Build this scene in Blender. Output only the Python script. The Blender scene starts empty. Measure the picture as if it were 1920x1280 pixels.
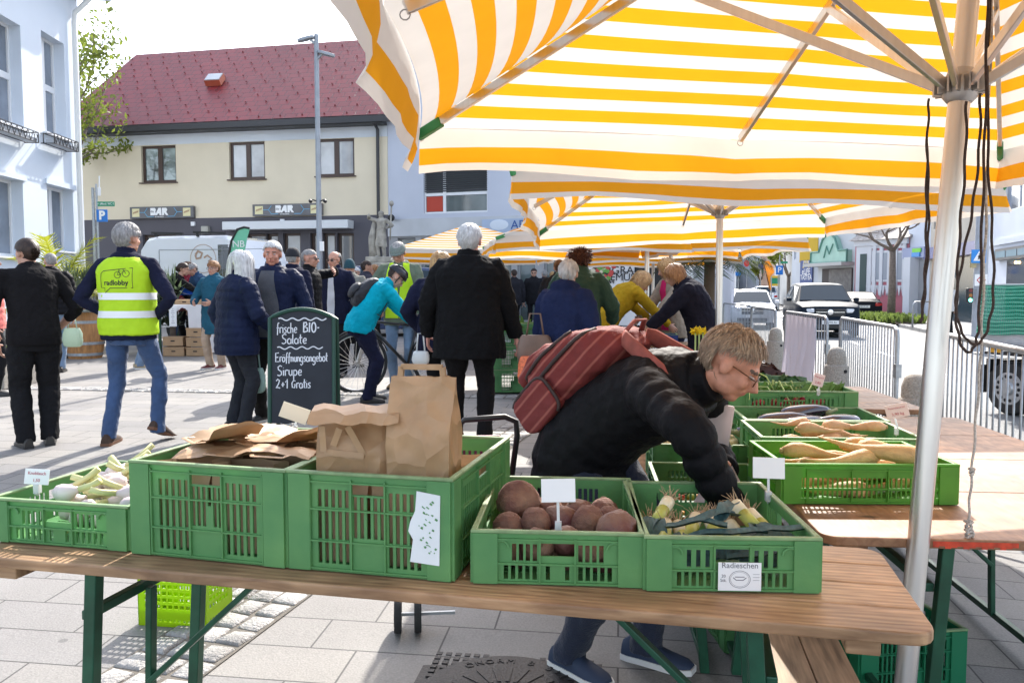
import bpy,bmesh,math,random
from mathutils import Vector,Matrix,noise
from mathutils.bvhtree import BVHTree
from math import radians as R,sin,cos,pi,sqrt,exp,atan2
random.seed(7)
S=bpy.context.scene
# ------------------------------------------------------------------ camera, sky, sun, exposure
FPX,CH,PITCH=1550.0,1.476,R(3.69)
cam_d=bpy.data.cameras.new('camera')
cam_d.sensor_width=36.0
cam_d.lens=36.0*FPX/1920
cam_d.clip_start=0.05
cam_d.clip_end=3000
cam=bpy.data.objects.new('camera',cam_d)
cam.location=(0,0,CH)
cam.rotation_euler=(pi/2-PITCH,0,0)
S.collection.objects.link(cam)
S.camera=cam
SUN_EL,SUN_AZ=R(38.5),R(12)
W=bpy.data.worlds.new('World')
S.world=W
W.use_nodes=True
nt=W.node_tree
sky=nt.nodes.new('ShaderNodeTexSky')
sky.sky_type='NISHITA'
sky.sun_disc=False
sky.sun_elevation=SUN_EL
sky.sun_rotation=SUN_AZ
sky.air_density=1.0
sky.dust_density=2.0
sky.ozone_density=1.0
bg=nt.nodes['Background']
bg.inputs['Strength'].default_value=0.15
hs=nt.nodes.new('ShaderNodeHueSaturation')
hs.inputs['Saturation'].default_value=0.62
hs.inputs['Value'].default_value=1.05
nt.links.new(sky.outputs[0],hs.inputs['Color'])
nt.links.new(hs.outputs[0],bg.inputs['Color'])
sl=bpy.data.lights.new('sun','SUN')
sl.energy=2.6
sl.angle=R(0.53)
sl.color=(1.0,0.95,0.87)
sun=bpy.data.objects.new('sun',sl)
S.collection.objects.link(sun)
sd=Vector((sin(SUN_AZ)*cos(SUN_EL),cos(SUN_AZ)*cos(SUN_EL),sin(SUN_EL)))
sun.rotation_euler=sd.to_track_quat('Z','Y').to_euler()
S.view_settings.view_transform='Standard'
S.view_settings.look='None'
S.view_settings.exposure=1.7
S.view_settings.gamma=1.0
S.cycles.max_bounces=8
S.cycles.transparent_max_bounces=12
S.cycles.use_denoising=True
S.cycles.caustics_reflective=False
S.cycles.caustics_refractive=False
COL=S.collection
V=Vector
# ------------------------------------------------------------------ places from the photograph (1920 x 1280 survey)
def ray(u,v):
 a,b=(u-960)/FPX,(640-v)/FPX
 return V((a,cos(PITCH)+b*sin(PITCH),-sin(PITCH)+b*cos(PITCH)))
def at(u,v,Y):
 r=ray(u,v)
 return V((0,0,CH))+r*(Y/r.y)
def sstep(a,b,t):
 t=max(0.0,min(1.0,(t-a)/(b-a)))
 return t*t*(3-2*t)
def G(x,y):
 """height of the square: it climbs a little away from the road"""
 return 0.30*(1-exp(-max(0.0,y-1.5)/5.0))*(1-sstep(0.2,3.2,x-0.12*y))
def at_g(u,v):
 """where the sight line meets the square"""
 y=1.5
 while y<80:
  p=at(u,v,y)
  if p.z<=G(p.x,p.y):
   return V((p.x,p.y,G(p.x,p.y)))
  y+=0.02
 return at(u,v,80)
def X(u,Y):
 return(u-960)/FPX*Y*cos(PITCH)+0.0 if False else at(u,540,Y).x
# ------------------------------------------------------------------ materials
MATS={}
def mat(name,col,rough=0.6,metal=0.0,var=0.0,vs=8.0,bump=0.0,bs=40.0,spec=0.5,sheen=0.0,coat=0.0,trans=0.0,emit=None,stretch=None,col2=None,vdetail=4.0):
 if name in MATS:
  return MATS[name]
 m=bpy.data.materials.new(name)
 MATS[name]=m
 m.use_nodes=True
 t=m.node_tree
 b=t.nodes['Principled BSDF']
 c=(*col,1)
 b.inputs['Base Color'].default_value=c
 b.inputs['Roughness'].default_value=rough
 b.inputs['Metallic'].default_value=metal
 b.inputs['Specular IOR Level'].default_value=spec
 if sheen:
  b.inputs['Sheen Weight'].default_value=sheen
 if coat:
  b.inputs['Coat Weight'].default_value=coat
  b.inputs['Coat Roughness'].default_value=0.05
 if emit:
  b.inputs['Emission Color'].default_value=(*emit[:3],1)
  b.inputs['Emission Strength'].default_value=emit[3]
 if var or bump:
  tc=t.nodes.new('ShaderNodeTexCoord')
  src=tc.outputs['Object']
  if stretch:
   mp=t.nodes.new('ShaderNodeMapping')
   mp.inputs['Scale'].default_value=stretch
   t.links.new(src,mp.inputs[0])
   src=mp.outputs[0]
 if var:
  n=t.nodes.new('ShaderNodeTexNoise')
  n.inputs['Scale'].default_value=vs
  n.inputs['Detail'].default_value=vdetail
  t.links.new(src,n.inputs['Vector'])
  cr=t.nodes.new('ShaderNodeValToRGB')
  cr.color_ramp.elements[0].position=0.3
  cr.color_ramp.elements[1].position=0.7
  lo=col2 if col2 else tuple(x*(1-var)for x in col)
  hi=tuple(min(1,x*(1+var*0.7))for x in col)if not col2 else col
  cr.color_ramp.elements[0].color=(*lo,1)
  cr.color_ramp.elements[1].color=(*hi,1)
  t.links.new(n.outputs['Fac'],cr.inputs[0])
  t.links.new(cr.outputs[0],b.inputs['Base Color'])
 if bump:
  n2=t.nodes.new('ShaderNodeTexNoise')
  n2.inputs['Scale'].default_value=bs
  n2.inputs['Detail'].default_value=5
  t.links.new(src,n2.inputs['Vector'])
  bp=t.nodes.new('ShaderNodeBump')
  bp.inputs['Strength'].default_value=bump
  bp.inputs['Distance'].default_value=0.02
  t.links.new(n2.outputs['Fac'],bp.inputs['Height'])
  t.links.new(bp.outputs[0],b.inputs['Normal'])
 if trans:
  tl=t.nodes.new('ShaderNodeBsdfTranslucent')
  mx=t.nodes.new('ShaderNodeMixShader')
  mx.inputs[0].default_value=trans
  sock=b.inputs['Base Color']
  if sock.is_linked:
   t.links.new(sock.links[0].from_socket,tl.inputs['Color'])
  else:
   tl.inputs['Color'].default_value=c
  out=t.nodes['Material Output']
  t.links.new(b.outputs[0],mx.inputs[1])
  t.links.new(tl.outputs[0],mx.inputs[2])
  t.links.new(mx.outputs[0],out.inputs['Surface'])
 return m
def glassy(name,tint=(0.03,0.04,0.05),rough=0.04):
 return mat(name,tint,rough=rough,spec=1.0,coat=1.0)
def nodes_of(name):
 m=bpy.data.materials.new(name)
 MATS[name]=m
 m.use_nodes=True
 t=m.node_tree
 return m,t,t.nodes['Principled BSDF'],t.nodes.new,t.links.new
# ------------------------------------------------------------------ mesh builder
class MB:
 def __init__(s,T=None):
  s.v,s.f,s.m,s.uv=[],[],[],None
  s.T=T
 def add(s,vs,fs,mi=0):
  o=len(s.v)
  T=s.T
  for p in vs:
   p=V(p)
   s.v.append(T@p if T is not None else p)
  for f in fs:
   s.f.append(tuple(i+o for i in f))
   s.m.append(mi)
  return s
 def box(s,c,d,rot=None,mi=0):
  c=V(c)
  hx,hy,hz=d[0]/2,d[1]/2,d[2]/2
  vs=[]
  for z in(-hz,hz):
   for x,y in((-hx,-hy),(hx,-hy),(hx,hy),(-hx,hy)):
    p=V((x,y,z))
    if rot is not None:
     p=rot@p
    vs.append(c+p)
  return s.add(vs,[(3,2,1,0),(4,5,6,7),(0,1,5,4),(1,2,6,5),(2,3,7,6),(3,0,4,7)],mi)
 def bar(s,a,b,w,h,up=(0,0,1),mi=0):
  a,b=V(a),V(b)
  d=b-a
  L=d.length
  if L<1e-6:
   return s
  d/=L
  up=V(up)
  x=d.cross(up)
  if x.length<1e-4:
   x=d.cross(V((1,0,0)))
  x.normalize()
  z=x.cross(d)
  M=Matrix((x,d,z)).transposed()
  return s.box((a+b)/2,(w,L,h),M,mi)
 def rings(s,rings,cap0=True,cap1=True,mi=0,closed=True):
  n=len(rings[0])
  vs=[p for r in rings for p in r]
  fs=[]
  for k in range(len(rings)-1):
   for i in range(n if closed else n-1):
    j=(i+1)%n
    fs.append((k*n+i,k*n+j,(k+1)*n+j,(k+1)*n+i))
  if cap0 and closed:
   fs.append(tuple(range(n-1,-1,-1)))
  if cap1 and closed:
   fs.append(tuple((len(rings)-1)*n+i for i in range(n)))
  return s.add(vs,fs,mi)
 def tube(s,pts,r,n=8,mi=0,cap=True,up=None,sq=1.0,closed=False):
  pts=[V(p)for p in pts]
  m=len(pts)
  rs=r if isinstance(r,(list,tuple))else[r]*m
  rings=[]
  px=None
  for i,p in enumerate(pts):
   if closed:
    d=pts[(i+1)%m]-pts[i-1]
   else:
    d=pts[min(i+1,m-1)]-pts[max(i-1,0)]
   if d.length<1e-9:
    d=V((0,0,1))
   d.normalize()
   if px is None:
    ref=V(up)if up else(V((0,0,1))if abs(d.z)<0.9 else V((1,0,0)))
    px=d.cross(ref).normalized()
   else:
    px=(px-d*px.dot(d))
    px=px.normalized()if px.length>1e-6 else d.orthogonal().normalized()
   py=d.cross(px)
   rings.append([p+px*(cos(2*pi*k/n)*rs[i])+py*(sin(2*pi*k/n)*rs[i]*sq)for k in range(n)])
  if closed:
   rings.append(rings[0])
   return s.rings(rings,False,False,mi)
  return s.rings(rings,cap,cap,mi)
 def ell(s,c,r,M=None,nu=12,nv=8,mi=0):
  c=V(c)
  vs=[]
  for j in range(1,nv):
   th=pi*j/nv
   for i in range(nu):
    ph=2*pi*i/nu
    p=V((r[0]*sin(th)*cos(ph),r[1]*sin(th)*sin(ph),r[2]*cos(th)))
    vs.append(c+(M@p if M is not None else p))
  t,b=V((0,0,r[2])),V((0,0,-r[2]))
  vs+=[c+(M@t if M is not None else t),c+(M@b if M is not None else b)]
  fs=[]
  for j in range(nv-2):
   for i in range(nu):
    k=(i+1)%nu
    fs.append((j*nu+i,(j+1)*nu+i,(j+1)*nu+k,j*nu+k))
  T,B=len(vs)-2,len(vs)-1
  for i in range(nu):
   k=(i+1)%nu
   fs.append((T,i,k))
   fs.append((B,(nv-2)*nu+k,(nv-2)*nu+i))
  return s.add(vs,fs,mi)
 def prism(s,poly,o,ax,ay,az,mi=0):
  """poly of (a,b) in the plane o+a*ax+b*ay, thickness along az"""
  o,ax,ay,az=V(o),V(ax),V(ay),V(az)
  n=len(poly)
  v0=[o+ax*a+ay*b for a,b in poly]
  v1=[p+az for p in v0]
  fs=[tuple(range(n)),tuple(range(2*n-1,n-1,-1))]
  for i in range(n):
   j=(i+1)%n
   fs.append((i,n+i,n+j,j))
  return s.add(v0+v1,fs,mi)
 def lathe(s,prof,c=(0,0,0),n=16,mi=0):
  c=V(c)
  return s.rings([[c+V((r*cos(2*pi*k/n),r*sin(2*pi*k/n),z))for k in range(n)]for r,z in prof],True,True,mi)
 def mesh(s,name='m'):
  me=bpy.data.meshes.new(name)
  me.from_pydata([tuple(p)for p in s.v],[],s.f)
  me.polygons.foreach_set('material_index',s.m)
  me.update()
  return me
 def build(s,name,mats,parent=None,smooth=None,bevel=0.0,fix=False):
  me=s.mesh(name)
  if fix:
   bm=bmesh.new()
   bm.from_mesh(me)
   bmesh.ops.recalc_face_normals(bm,faces=bm.faces)
   bm.to_mesh(me)
   bm.free()
  return link(name,me,mats,parent,smooth,bevel)
def link(name,me,mats,parent=None,smooth=None,bevel=0.0):
 if not isinstance(mats,(list,tuple)):
  mats=[mats]
 me.materials.clear()
 for m in mats:
  me.materials.append(m)
 o=bpy.data.objects.new(name,me)
 COL.objects.link(o)
 if parent is not None:
  o.parent=parent
 if smooth is not None:
  me.polygons.foreach_set('use_smooth',[True]*len(me.polygons))
  if smooth>0:
   me.set_sharp_from_angle(angle=R(smooth))
 if bevel:
  bv=o.modifiers.new('Bevel','BEVEL')
  bv.width=bevel
  bv.segments=2
  bv.limit_method='ANGLE'
  bv.angle_limit=R(40)
 return o
def tag(o,label=None,cat=None,group=None,kind=None):
 if label:o['label']=label
 if cat:o['category']=cat
 if group:o['group']=group
 if kind:o['kind']=kind
 return o
def thing(name,label,cat,loc=(0,0,0),rz=0.0,group=None):
 o=bpy.data.objects.new(name,None)
 COL.objects.link(o)
 o.empty_display_size=0.1
 o.location=loc
 o.rotation_euler=(0,0,rz)
 return tag(o,label,cat,group)
def part(o,label=None):
 if label:o['label']=label
 return o
def kids(o):
 return[c for c in COL.objects if c.parent==o]
def dup(o,parent=None,loc=None,rz=None,label=None,group=None):
 c=o.copy()
 COL.objects.link(c)
 if parent is not None:
  c.parent=parent
 if loc is not None:c.location=loc
 if rz is not None:c.rotation_euler=(0,0,rz)
 if label:c['label']=label
 if group:c['group']=group
 for k in kids(o):
  dup(k,c)
 return c
DG=bpy.context.evaluated_depsgraph_get
def evald(o):
 """the mesh of an object with its modifiers"""
 bpy.context.view_layer.update()
 return bpy.data.meshes.new_from_object(o.evaluated_get(DG()))
def remesh(mb,voxel,smooth=3,disp=()):
 me=mb.mesh('tmp')
 o=bpy.data.objects.new('tmp',me)
 COL.objects.link(o)
 r=o.modifiers.new('r','REMESH')
 r.mode='VOXEL'
 r.voxel_size=voxel
 if smooth:
  k=o.modifiers.new('s','SMOOTH')
  k.factor=0.5
  k.iterations=smooth
 for sc,st in disp:
  tn='fold%.3f'%sc
  tx=bpy.data.textures.get(tn)
  if tx is None:
   tx=bpy.data.textures.new(tn,'CLOUDS')
   tx.noise_scale=sc
  d=o.modifiers.new('d','DISPLACE')
  d.texture=tx
  d.strength=st
  d.mid_level=0.5
 out=evald(o)
 bpy.data.objects.remove(o)
 bpy.data.meshes.remove(me)
 return out
def text_mesh(s,size,depth=0.0,align='CENTER',sx=1.0,shear=0.0,bold=0.0):
 c=bpy.data.curves.new('t','FONT')
 c.body=s
 c.size=size
 c.align_x=align
 c.align_y='CENTER'
 c.extrude=depth
 c.shear=shear
 c.offset=bold
 c.resolution_u=3
 o=bpy.data.objects.new('t',c)
 COL.objects.link(o)
 me=evald(o)
 bpy.data.objects.remove(o)
 if sx!=1.0:
  me.transform(Matrix.Diagonal((sx,1,1,1)))
 return me
def put_text(name,s,size,o,ax,ay,m,parent=None,depth=0.002,align='CENTER',sx=1.0,shear=0.0,bold=0.0):
 """lettering in the plane o + a*ax + b*ay, raised along ax x ay"""
 me=text_mesh(s,size,depth,align,sx,shear,bold)
 ax,ay=V(ax).normalized(),V(ay).normalized()
 az=ax.cross(ay)
 M=Matrix((ax,ay,az)).transposed().to_4x4()
 M.translation=V(o)
 me.transform(M)
 return link(name,me,m,parent)
def drape(me,bvh,d,off):
 """press a mesh onto a surface along direction d"""
 d=V(d).normalized()
 for v in me.vertices:
  h=bvh.ray_cast(v.co-d*1.0,d)
  if h[0]is not None:
   v.co=h[0]-d*off
def frame(d,up=(0,0,1)):
 d=V(d).normalized()
 x=d.cross(V(up))
 x=x.normalized()if x.length>1e-5 else V((1,0,0))
 return x,d,x.cross(d)
# ------------------------------------------------------------------ shared materials
def slab_mat():
 m,t,b,N,L=nodes_of('paving slabs')
 tc=N('ShaderNodeTexCoord');mp=N('ShaderNodeMapping')
 mp.inputs['Rotation'].default_value=(0,0,R(7.5))
 L(tc.outputs['Object'],mp.inputs[0])
 br=N('ShaderNodeTexBrick')
 br.inputs['Scale'].default_value=1.0
 br.inputs['Brick Width'].default_value=0.50
 br.inputs['Row Height'].default_value=0.25
 br.inputs['Mortar Size'].default_value=0.004
 br.inputs['Mortar Smooth'].default_value=0.1
 br.offset=0.37
 br.inputs['Color1'].default_value=(0.25,0.235,0.217,1)
 br.inputs['Color2'].default_value=(0.21,0.20,0.195,1)
 br.inputs['Mortar'].default_value=(0.06,0.057,0.055,1)
 L(mp.outputs[0],br.inputs['Vector'])
 n=N('ShaderNodeTexNoise');n.inputs['Scale'].default_value=1.3;n.inputs['Detail'].default_value=8
 L(tc.outputs['Object'],n.inputs['Vector'])
 n2=N('ShaderNodeTexNoise');n2.inputs['Scale'].default_value=130;n2.inputs['Detail'].default_value=2
 L(tc.outputs['Object'],n2.inputs['Vector'])
 ad=N('ShaderNodeMath');ad.operation='ADD'
 L(n.outputs['Fac'],ad.inputs[0]);L(n2.outputs['Fac'],ad.inputs[1])
 mr=N('ShaderNodeMapRange')
 mr.inputs[1].default_value=0.6;mr.inputs[2].default_value=1.4
 mr.inputs[3].default_value=0.66;mr.inputs[4].default_value=1.2
 L(ad.outputs[0],mr.inputs[0])
 mx=N('ShaderNodeVectorMath');mx.operation='MULTIPLY'
 L(br.outputs['Color'],mx.inputs[0]);L(mr.outputs[0],mx.inputs[1])
 vo=N('ShaderNodeTexVoronoi');vo.inputs['Scale'].default_value=1.7
 L(tc.outputs['Object'],vo.inputs['Vector'])
 gt=N('ShaderNodeMath');gt.operation='LESS_THAN';gt.inputs[1].default_value=0.035
 L(vo.outputs['Distance'],gt.inputs[0])
 sp=N('ShaderNodeMix');sp.data_type='RGBA'
 L(gt.outputs[0],sp.inputs['Factor']);L(mx.outputs[0],sp.inputs['A'])
 sp.inputs['B'].default_value=(0.13,0.125,0.12,1)
 L(sp.outputs['Result'],b.inputs['Base Color'])
 bp=N('ShaderNodeBump');bp.inputs['Strength'].default_value=0.35;bp.inputs['Distance'].default_value=0.004
 inv=N('ShaderNodeMath');inv.operation='SUBTRACT';
 L(n2.outputs['Fac'],inv.inputs[0]);L(br.outputs['Fac'],inv.inputs[1])
 L(inv.outputs[0],bp.inputs['Height']);L(bp.outputs[0],b.inputs['Normal'])
 b.inputs['Roughness'].default_value=0.72
 return m
def asphalt_mat():
 return mat('asphalt',(0.21,0.21,0.21),0.8,var=0.25,vs=60,bump=0.3,bs=250,vdetail=8)
def wood_mat(name,lo,hi,axis_scale=(0.9,9,9),rough=0.55):
 m,t,b,N,L=nodes_of(name)
 tc=N('ShaderNodeTexCoord');mp=N('ShaderNodeMapping')
 mp.inputs['Scale'].default_value=axis_scale
 L(tc.outputs['Object'],mp.inputs[0])
 n=N('ShaderNodeTexNoise');n.inputs['Scale'].default_value=3.2;n.inputs['Detail'].default_value=7;n.inputs['Distortion'].default_value=1.2
 L(mp.outputs[0],n.inputs['Vector'])
 w=N('ShaderNodeTexWave');w.wave_type='BANDS';w.bands_direction='Y'
 w.inputs['Scale'].default_value=1.6;w.inputs['Distortion'].default_value=7;w.inputs['Detail'].default_value=3
 L(mp.outputs[0],w.inputs['Vector'])
 mxf=N('ShaderNodeMix');mxf.inputs['Factor'].default_value=0.18
 L(n.outputs['Fac'],mxf.inputs['A']);L(w.outputs['Fac'],mxf.inputs['B'])
 cr=N('ShaderNodeValToRGB')
 cr.color_ramp.elements[0].position=0.25;cr.color_ramp.elements[1].position=0.8
 cr.color_ramp.elements[0].color=(*lo,1);cr.color_ramp.elements[1].color=(*hi,1)
 L(mxf.outputs['Result'],cr.inputs[0])
 n3=N('ShaderNodeTexNoise');n3.inputs['Scale'].default_value=2.3;n3.inputs['Detail'].default_value=9
 L(tc.outputs['Object'],n3.inputs['Vector'])
 mr=N('ShaderNodeMapRange');mr.inputs[1].default_value=0.35;mr.inputs[2].default_value=0.62
 mr.inputs[3].default_value=0.48;mr.inputs[4].default_value=1.08
 L(n3.outputs['Fac'],mr.inputs[0])
 vo=N('ShaderNodeTexVoronoi');vo.inputs['Scale'].default_value=4.5
 mp2=N('ShaderNodeMapping');mp2.inputs['Scale'].default_value=(0.55,1.3,1)
 L(tc.outputs['Object'],mp2.inputs[0]);L(mp2.outputs[0],vo.inputs['Vector'])
 lt=N('ShaderNodeMapRange');lt.inputs[1].default_value=0.035;lt.inputs[2].default_value=0.10
 lt.inputs[3].default_value=0.3;lt.inputs[4].default_value=1.0
 L(vo.outputs['Distance'],lt.inputs[0])
 m1=N('ShaderNodeMath');m1.operation='MULTIPLY'
 L(mr.outputs[0],m1.inputs[0]);L(lt.outputs[0],m1.inputs[1])
 mx=N('ShaderNodeVectorMath');mx.operation='MULTIPLY'
 L(cr.outputs[0],mx.inputs[0]);L(m1.outputs[0],mx.inputs[1])
 L(mx.outputs[0],b.inputs['Base Color'])
 bp=N('ShaderNodeBump');bp.inputs['Strength'].default_value=0.35;bp.inputs['Distance'].default_value=0.004
 L(mxf.outputs['Result'],bp.inputs['Height']);L(bp.outputs[0],b.inputs['Normal'])
 b.inputs['Roughness'].default_value=rough
 return m
def canopy_mat():
 """orange-yellow and off-white stripes that run along each panel's edge; thin cloth that lets the sun through"""
 m,t,b,N,L=nodes_of('striped canopy cloth')
 uv=N('ShaderNodeUVMap');uv.uv_map='stripe'
 sx=N('ShaderNodeSeparateXYZ');L(uv.outputs[0],sx.inputs[0])
 a=N('ShaderNodeMath');a.operation='SUBTRACT';a.inputs[1].default_value=0.0775;L(sx.outputs[0],a.inputs[0])
 d=N('ShaderNodeMath');d.operation='DIVIDE';d.inputs[1].default_value=0.13;L(a.outputs[0],d.inputs[0])
 fr=N('ShaderNodeMath');fr.operation='FRACT';L(d.outputs[0],fr.inputs[0])
 lt=N('ShaderNodeMath');lt.operation='LESS_THAN';lt.inputs[1].default_value=0.5;L(fr.outputs[0],lt.inputs[0])
 mx=N('ShaderNodeMix');mx.data_type='RGBA'
 mx.inputs['A'].default_value=(0.73,0.67,0.60,1)
 mx.inputs['B'].default_value=(0.80,0.335,0.010,1)
 L(lt.outputs[0],mx.inputs['Factor'])
 tc=N('ShaderNodeTexCoord')
 n=N('ShaderNodeTexNoise');n.inputs['Scale'].default_value=7;n.inputs['Detail'].default_value=6
 L(tc.outputs['Object'],n.inputs['Vector'])
 mr=N('ShaderNodeMapRange');mr.inputs[3].default_value=0.9;mr.inputs[4].default_value=1.06
 L(n.outputs['Fac'],mr.inputs[0])
 vm=N('ShaderNodeVectorMath');vm.operation='MULTIPLY'
 L(mx.outputs['Result'],vm.inputs[0]);L(mr.outputs[0],vm.inputs[1])
 L(vm.outputs[0],b.inputs['Base Color'])
 b.inputs['Roughness'].default_value=0.8
 b.inputs['Specular IOR Level'].default_value=0.2
 bp=N('ShaderNodeBump');bp.inputs['Strength'].default_value=0.2;bp.inputs['Distance'].default_value=0.02
 n2=N('ShaderNodeTexNoise');n2.inputs['Scale'].default_value=5;L(tc.outputs['Object'],n2.inputs['Vector'])
 L(n2.outputs['Fac'],bp.inputs['Height']);L(bp.outputs[0],b.inputs['Normal'])
 tl=N('ShaderNodeBsdfTranslucent');L(vm.outputs[0],tl.inputs['Color'])
 ms=N('ShaderNodeMixShader');ms.inputs[0].default_value=0.37
 L(b.outputs[0],ms.inputs[1]);L(tl.outputs[0],ms.inputs[2])
 L(ms.outputs[0],t.nodes['Material Output'].inputs['Surface'])
 return m
M_slab=slab_mat()
M_asph=asphalt_mat()
M_canopy=canopy_mat()
M_tabletop=wood_mat('beer table wood',(0.25,0.125,0.058),(0.68,0.42,0.225),(1.6,9,9))
M_tabletop2=wood_mat('reddish beer table wood',(0.26,0.115,0.05),(0.60,0.33,0.17),(9,1.6,9))
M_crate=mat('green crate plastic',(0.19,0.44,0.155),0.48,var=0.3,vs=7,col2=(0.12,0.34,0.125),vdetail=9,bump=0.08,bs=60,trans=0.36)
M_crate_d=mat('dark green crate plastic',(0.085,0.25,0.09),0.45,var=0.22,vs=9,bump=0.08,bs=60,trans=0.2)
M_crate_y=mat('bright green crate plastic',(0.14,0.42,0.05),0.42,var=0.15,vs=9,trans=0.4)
M_greenmetal=mat('green table frame paint',(0.012,0.075,0.04),0.4,metal=0.2,var=0.3,vs=15)
M_alu=mat('brushed aluminium',(0.66,0.64,0.62),0.32,metal=0.9,var=0.06,vs=3,stretch=(20,20,0.6))
M_alu_d=mat('dull aluminium',(0.50,0.48,0.46),0.45,metal=0.75,var=0.1,vs=8)
M_galv=mat('galvanised steel',(0.36,0.38,0.40),0.45,metal=0.75,var=0.15,vs=30)
M_paper=mat('brown kraft paper',(0.50,0.31,0.165),0.5,var=0.14,vs=12,bump=0.12,bs=50,trans=0.16)
def creased(m,sc,st):
 t=m.node_tree;N,L=t.nodes.new,t.links.new;b=t.nodes['Principled BSDF'];tc=N('ShaderNodeTexCoord');n=N('ShaderNodeTexNoise');n.inputs['Scale'].default_value=5
 mx=N('ShaderNodeMix');mx.data_type='VECTOR';mx.inputs['Factor'].default_value=.12;L(tc.outputs['Object'],n.inputs['Vector']);L(tc.outputs['Object'],mx.inputs['A']);L(n.outputs['Color'],mx.inputs['B'])
 v=N('ShaderNodeTexVoronoi');v.inputs['Scale'].default_value=sc;L(mx.outputs['Result'],v.inputs['Vector']);bp=N('ShaderNodeBump');bp.inputs['Strength'].default_value=st;bp.inputs['Distance'].default_value=.03;L(v.outputs['Distance'],bp.inputs['Height']);L(bp.outputs[0],b.inputs['Normal'])
creased(M_paper,13,.75)
M_paper_d=mat('dull kraft paper',(0.40,0.26,0.15),0.75,var=0.14,vs=12,trans=0.12)
M_white=mat('white paper',(0.80,0.80,0.80),0.6,var=0.04)
M_black=mat('black plastic',(0.015,0.015,0.016),0.45)
M_ink=mat('black ink',(0.02,0.02,0.022),0.7)
M_rubber=mat('tyre rubber',(0.018,0.018,0.019),0.75,bump=0.15,bs=90)
M_concrete=mat('washed concrete',(0.36,0.33,0.29),0.85,var=0.35,vs=70,bump=0.5,bs=90,vdetail=8)
M_granite=mat('granite setts',(0.30,0.29,0.28),0.75,var=0.35,vs=45,bump=0.6,bs=60)
M_pane=glassy('window glass')
M_pane_l=mat('pale window glass',(0.36,0.38,0.40),0.06,spec=0.9,coat=0.6,var=0.35,vs=0.9)
M_cardboard=mat('cardboard',(0.42,0.27,0.15),0.8,var=0.1,vs=6)
M_iron=mat('cast iron',(0.045,0.035,0.033),0.5,metal=0.6,var=0.3,vs=20,bump=0.2,bs=80)
M_clear=mat('clear plastic',(0.75,0.77,0.78),0.1,spec=0.8,trans=0.4)
# ------------------------------------------------------------------ ground, road, kerbs
def kx(y):return 2.1+0.20*y
def rx(y):return 7.0+0.26*y
ZR=-0.11
def sheet(name,xa,xb,ys,nx,zf,m,kind='structure'):
 mb=MB()
 vs,fs=[],[]
 for y in ys:
  for i in range(nx+1):
   x=xa(y)+(xb(y)-xa(y))*i/nx
   vs.append((x,y,zf(x,y)))
 for j in range(len(ys)-1):
  for i in range(nx):
   a=j*(nx+1)+i
   fs.append((a,a+1,a+nx+2,a+nx+1))
 mb.add(vs,fs)
 return tag(mb.build(name,m,smooth=0),kind=kind)
YS=[-6+0.5*i for i in range(60)]+[25+4*i for i in range(14)]
sheet('square',lambda y:-70+0*y,lambda y:kx(y)-0.15,YS,120,G,M_slab)
YR=[-6,0,6,12,20,30,45,60,80,110,150,200]
sheet('road',kx,rx,YR,4,lambda x,y:ZR+0.004,M_asph)
M_pave2=mat('grey pavement',(0.36,0.35,0.34),0.8,var=0.2,vs=20,bump=0.15,bs=80)
sheet('pavement',lambda y:rx(y)+0.15,lambda y:rx(y)+60,YR,4,lambda x,y:0.02,M_pave2)
tag(MB().add([(-900,-60,-0.3),(900,-60,-0.3),(900,2500,-0.3),(-900,2500,-0.3)],[(0,1,2,3)]).build('ground',mat('far ground',(0.3,0.29,0.27),0.9,var=0.2,vs=0.5)),kind='structure')
for nm,fx in(('kerb',kx),('kerb',rx)):
 mb=MB()
 s=-1 if fx is kx else 1
 y=-4.0
 while y<110:
  L=1.0 if y<50 else 4.0
  a,b=V((fx(y),y+0.006,0)),V((fx(y+L),y+L-0.006,0))
  z0=G(a.x-0.2,y)if fx is kx else 0.02
  z1=G(b.x-0.2,y+L)if fx is kx else 0.02
  w=V((s*0.155,0,0))
  mb.rings([[a+V((0,0,ZR-0.1)),a+w+V((0,0,ZR-0.1)),a+w+V((0,0,z0+.005)),a+V((0,0,z0+.005))],[b+V((0,0,ZR-0.1)),b+w+V((0,0,ZR-0.1)),b+w+V((0,0,z1+.005)),b+V((0,0,z1+.005))]])
  y+=L
 tag(mb.build(nm,M_granite,bevel=0.008,fix=True),kind='structure')
mb=MB()
M_line=mat('road paint',(0.78,0.78,0.77),0.6,var=0.12,vs=30)
for k in range(24):
 y=3+k*4.0
 xm=lambda q:(kx(q)*0.52+rx(q)*0.48)
 w=0.07
 mb.add([(xm(y)-w,y,ZR+.009),(xm(y)+w,y,ZR+.009),(xm(y+1.6)+w,y+1.6,ZR+.009),(xm(y+1.6)-w,y+1.6,ZR+.009)],[(0,1,2,3)])
tag(mb.build('road_markings',M_line),kind='structure')
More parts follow.
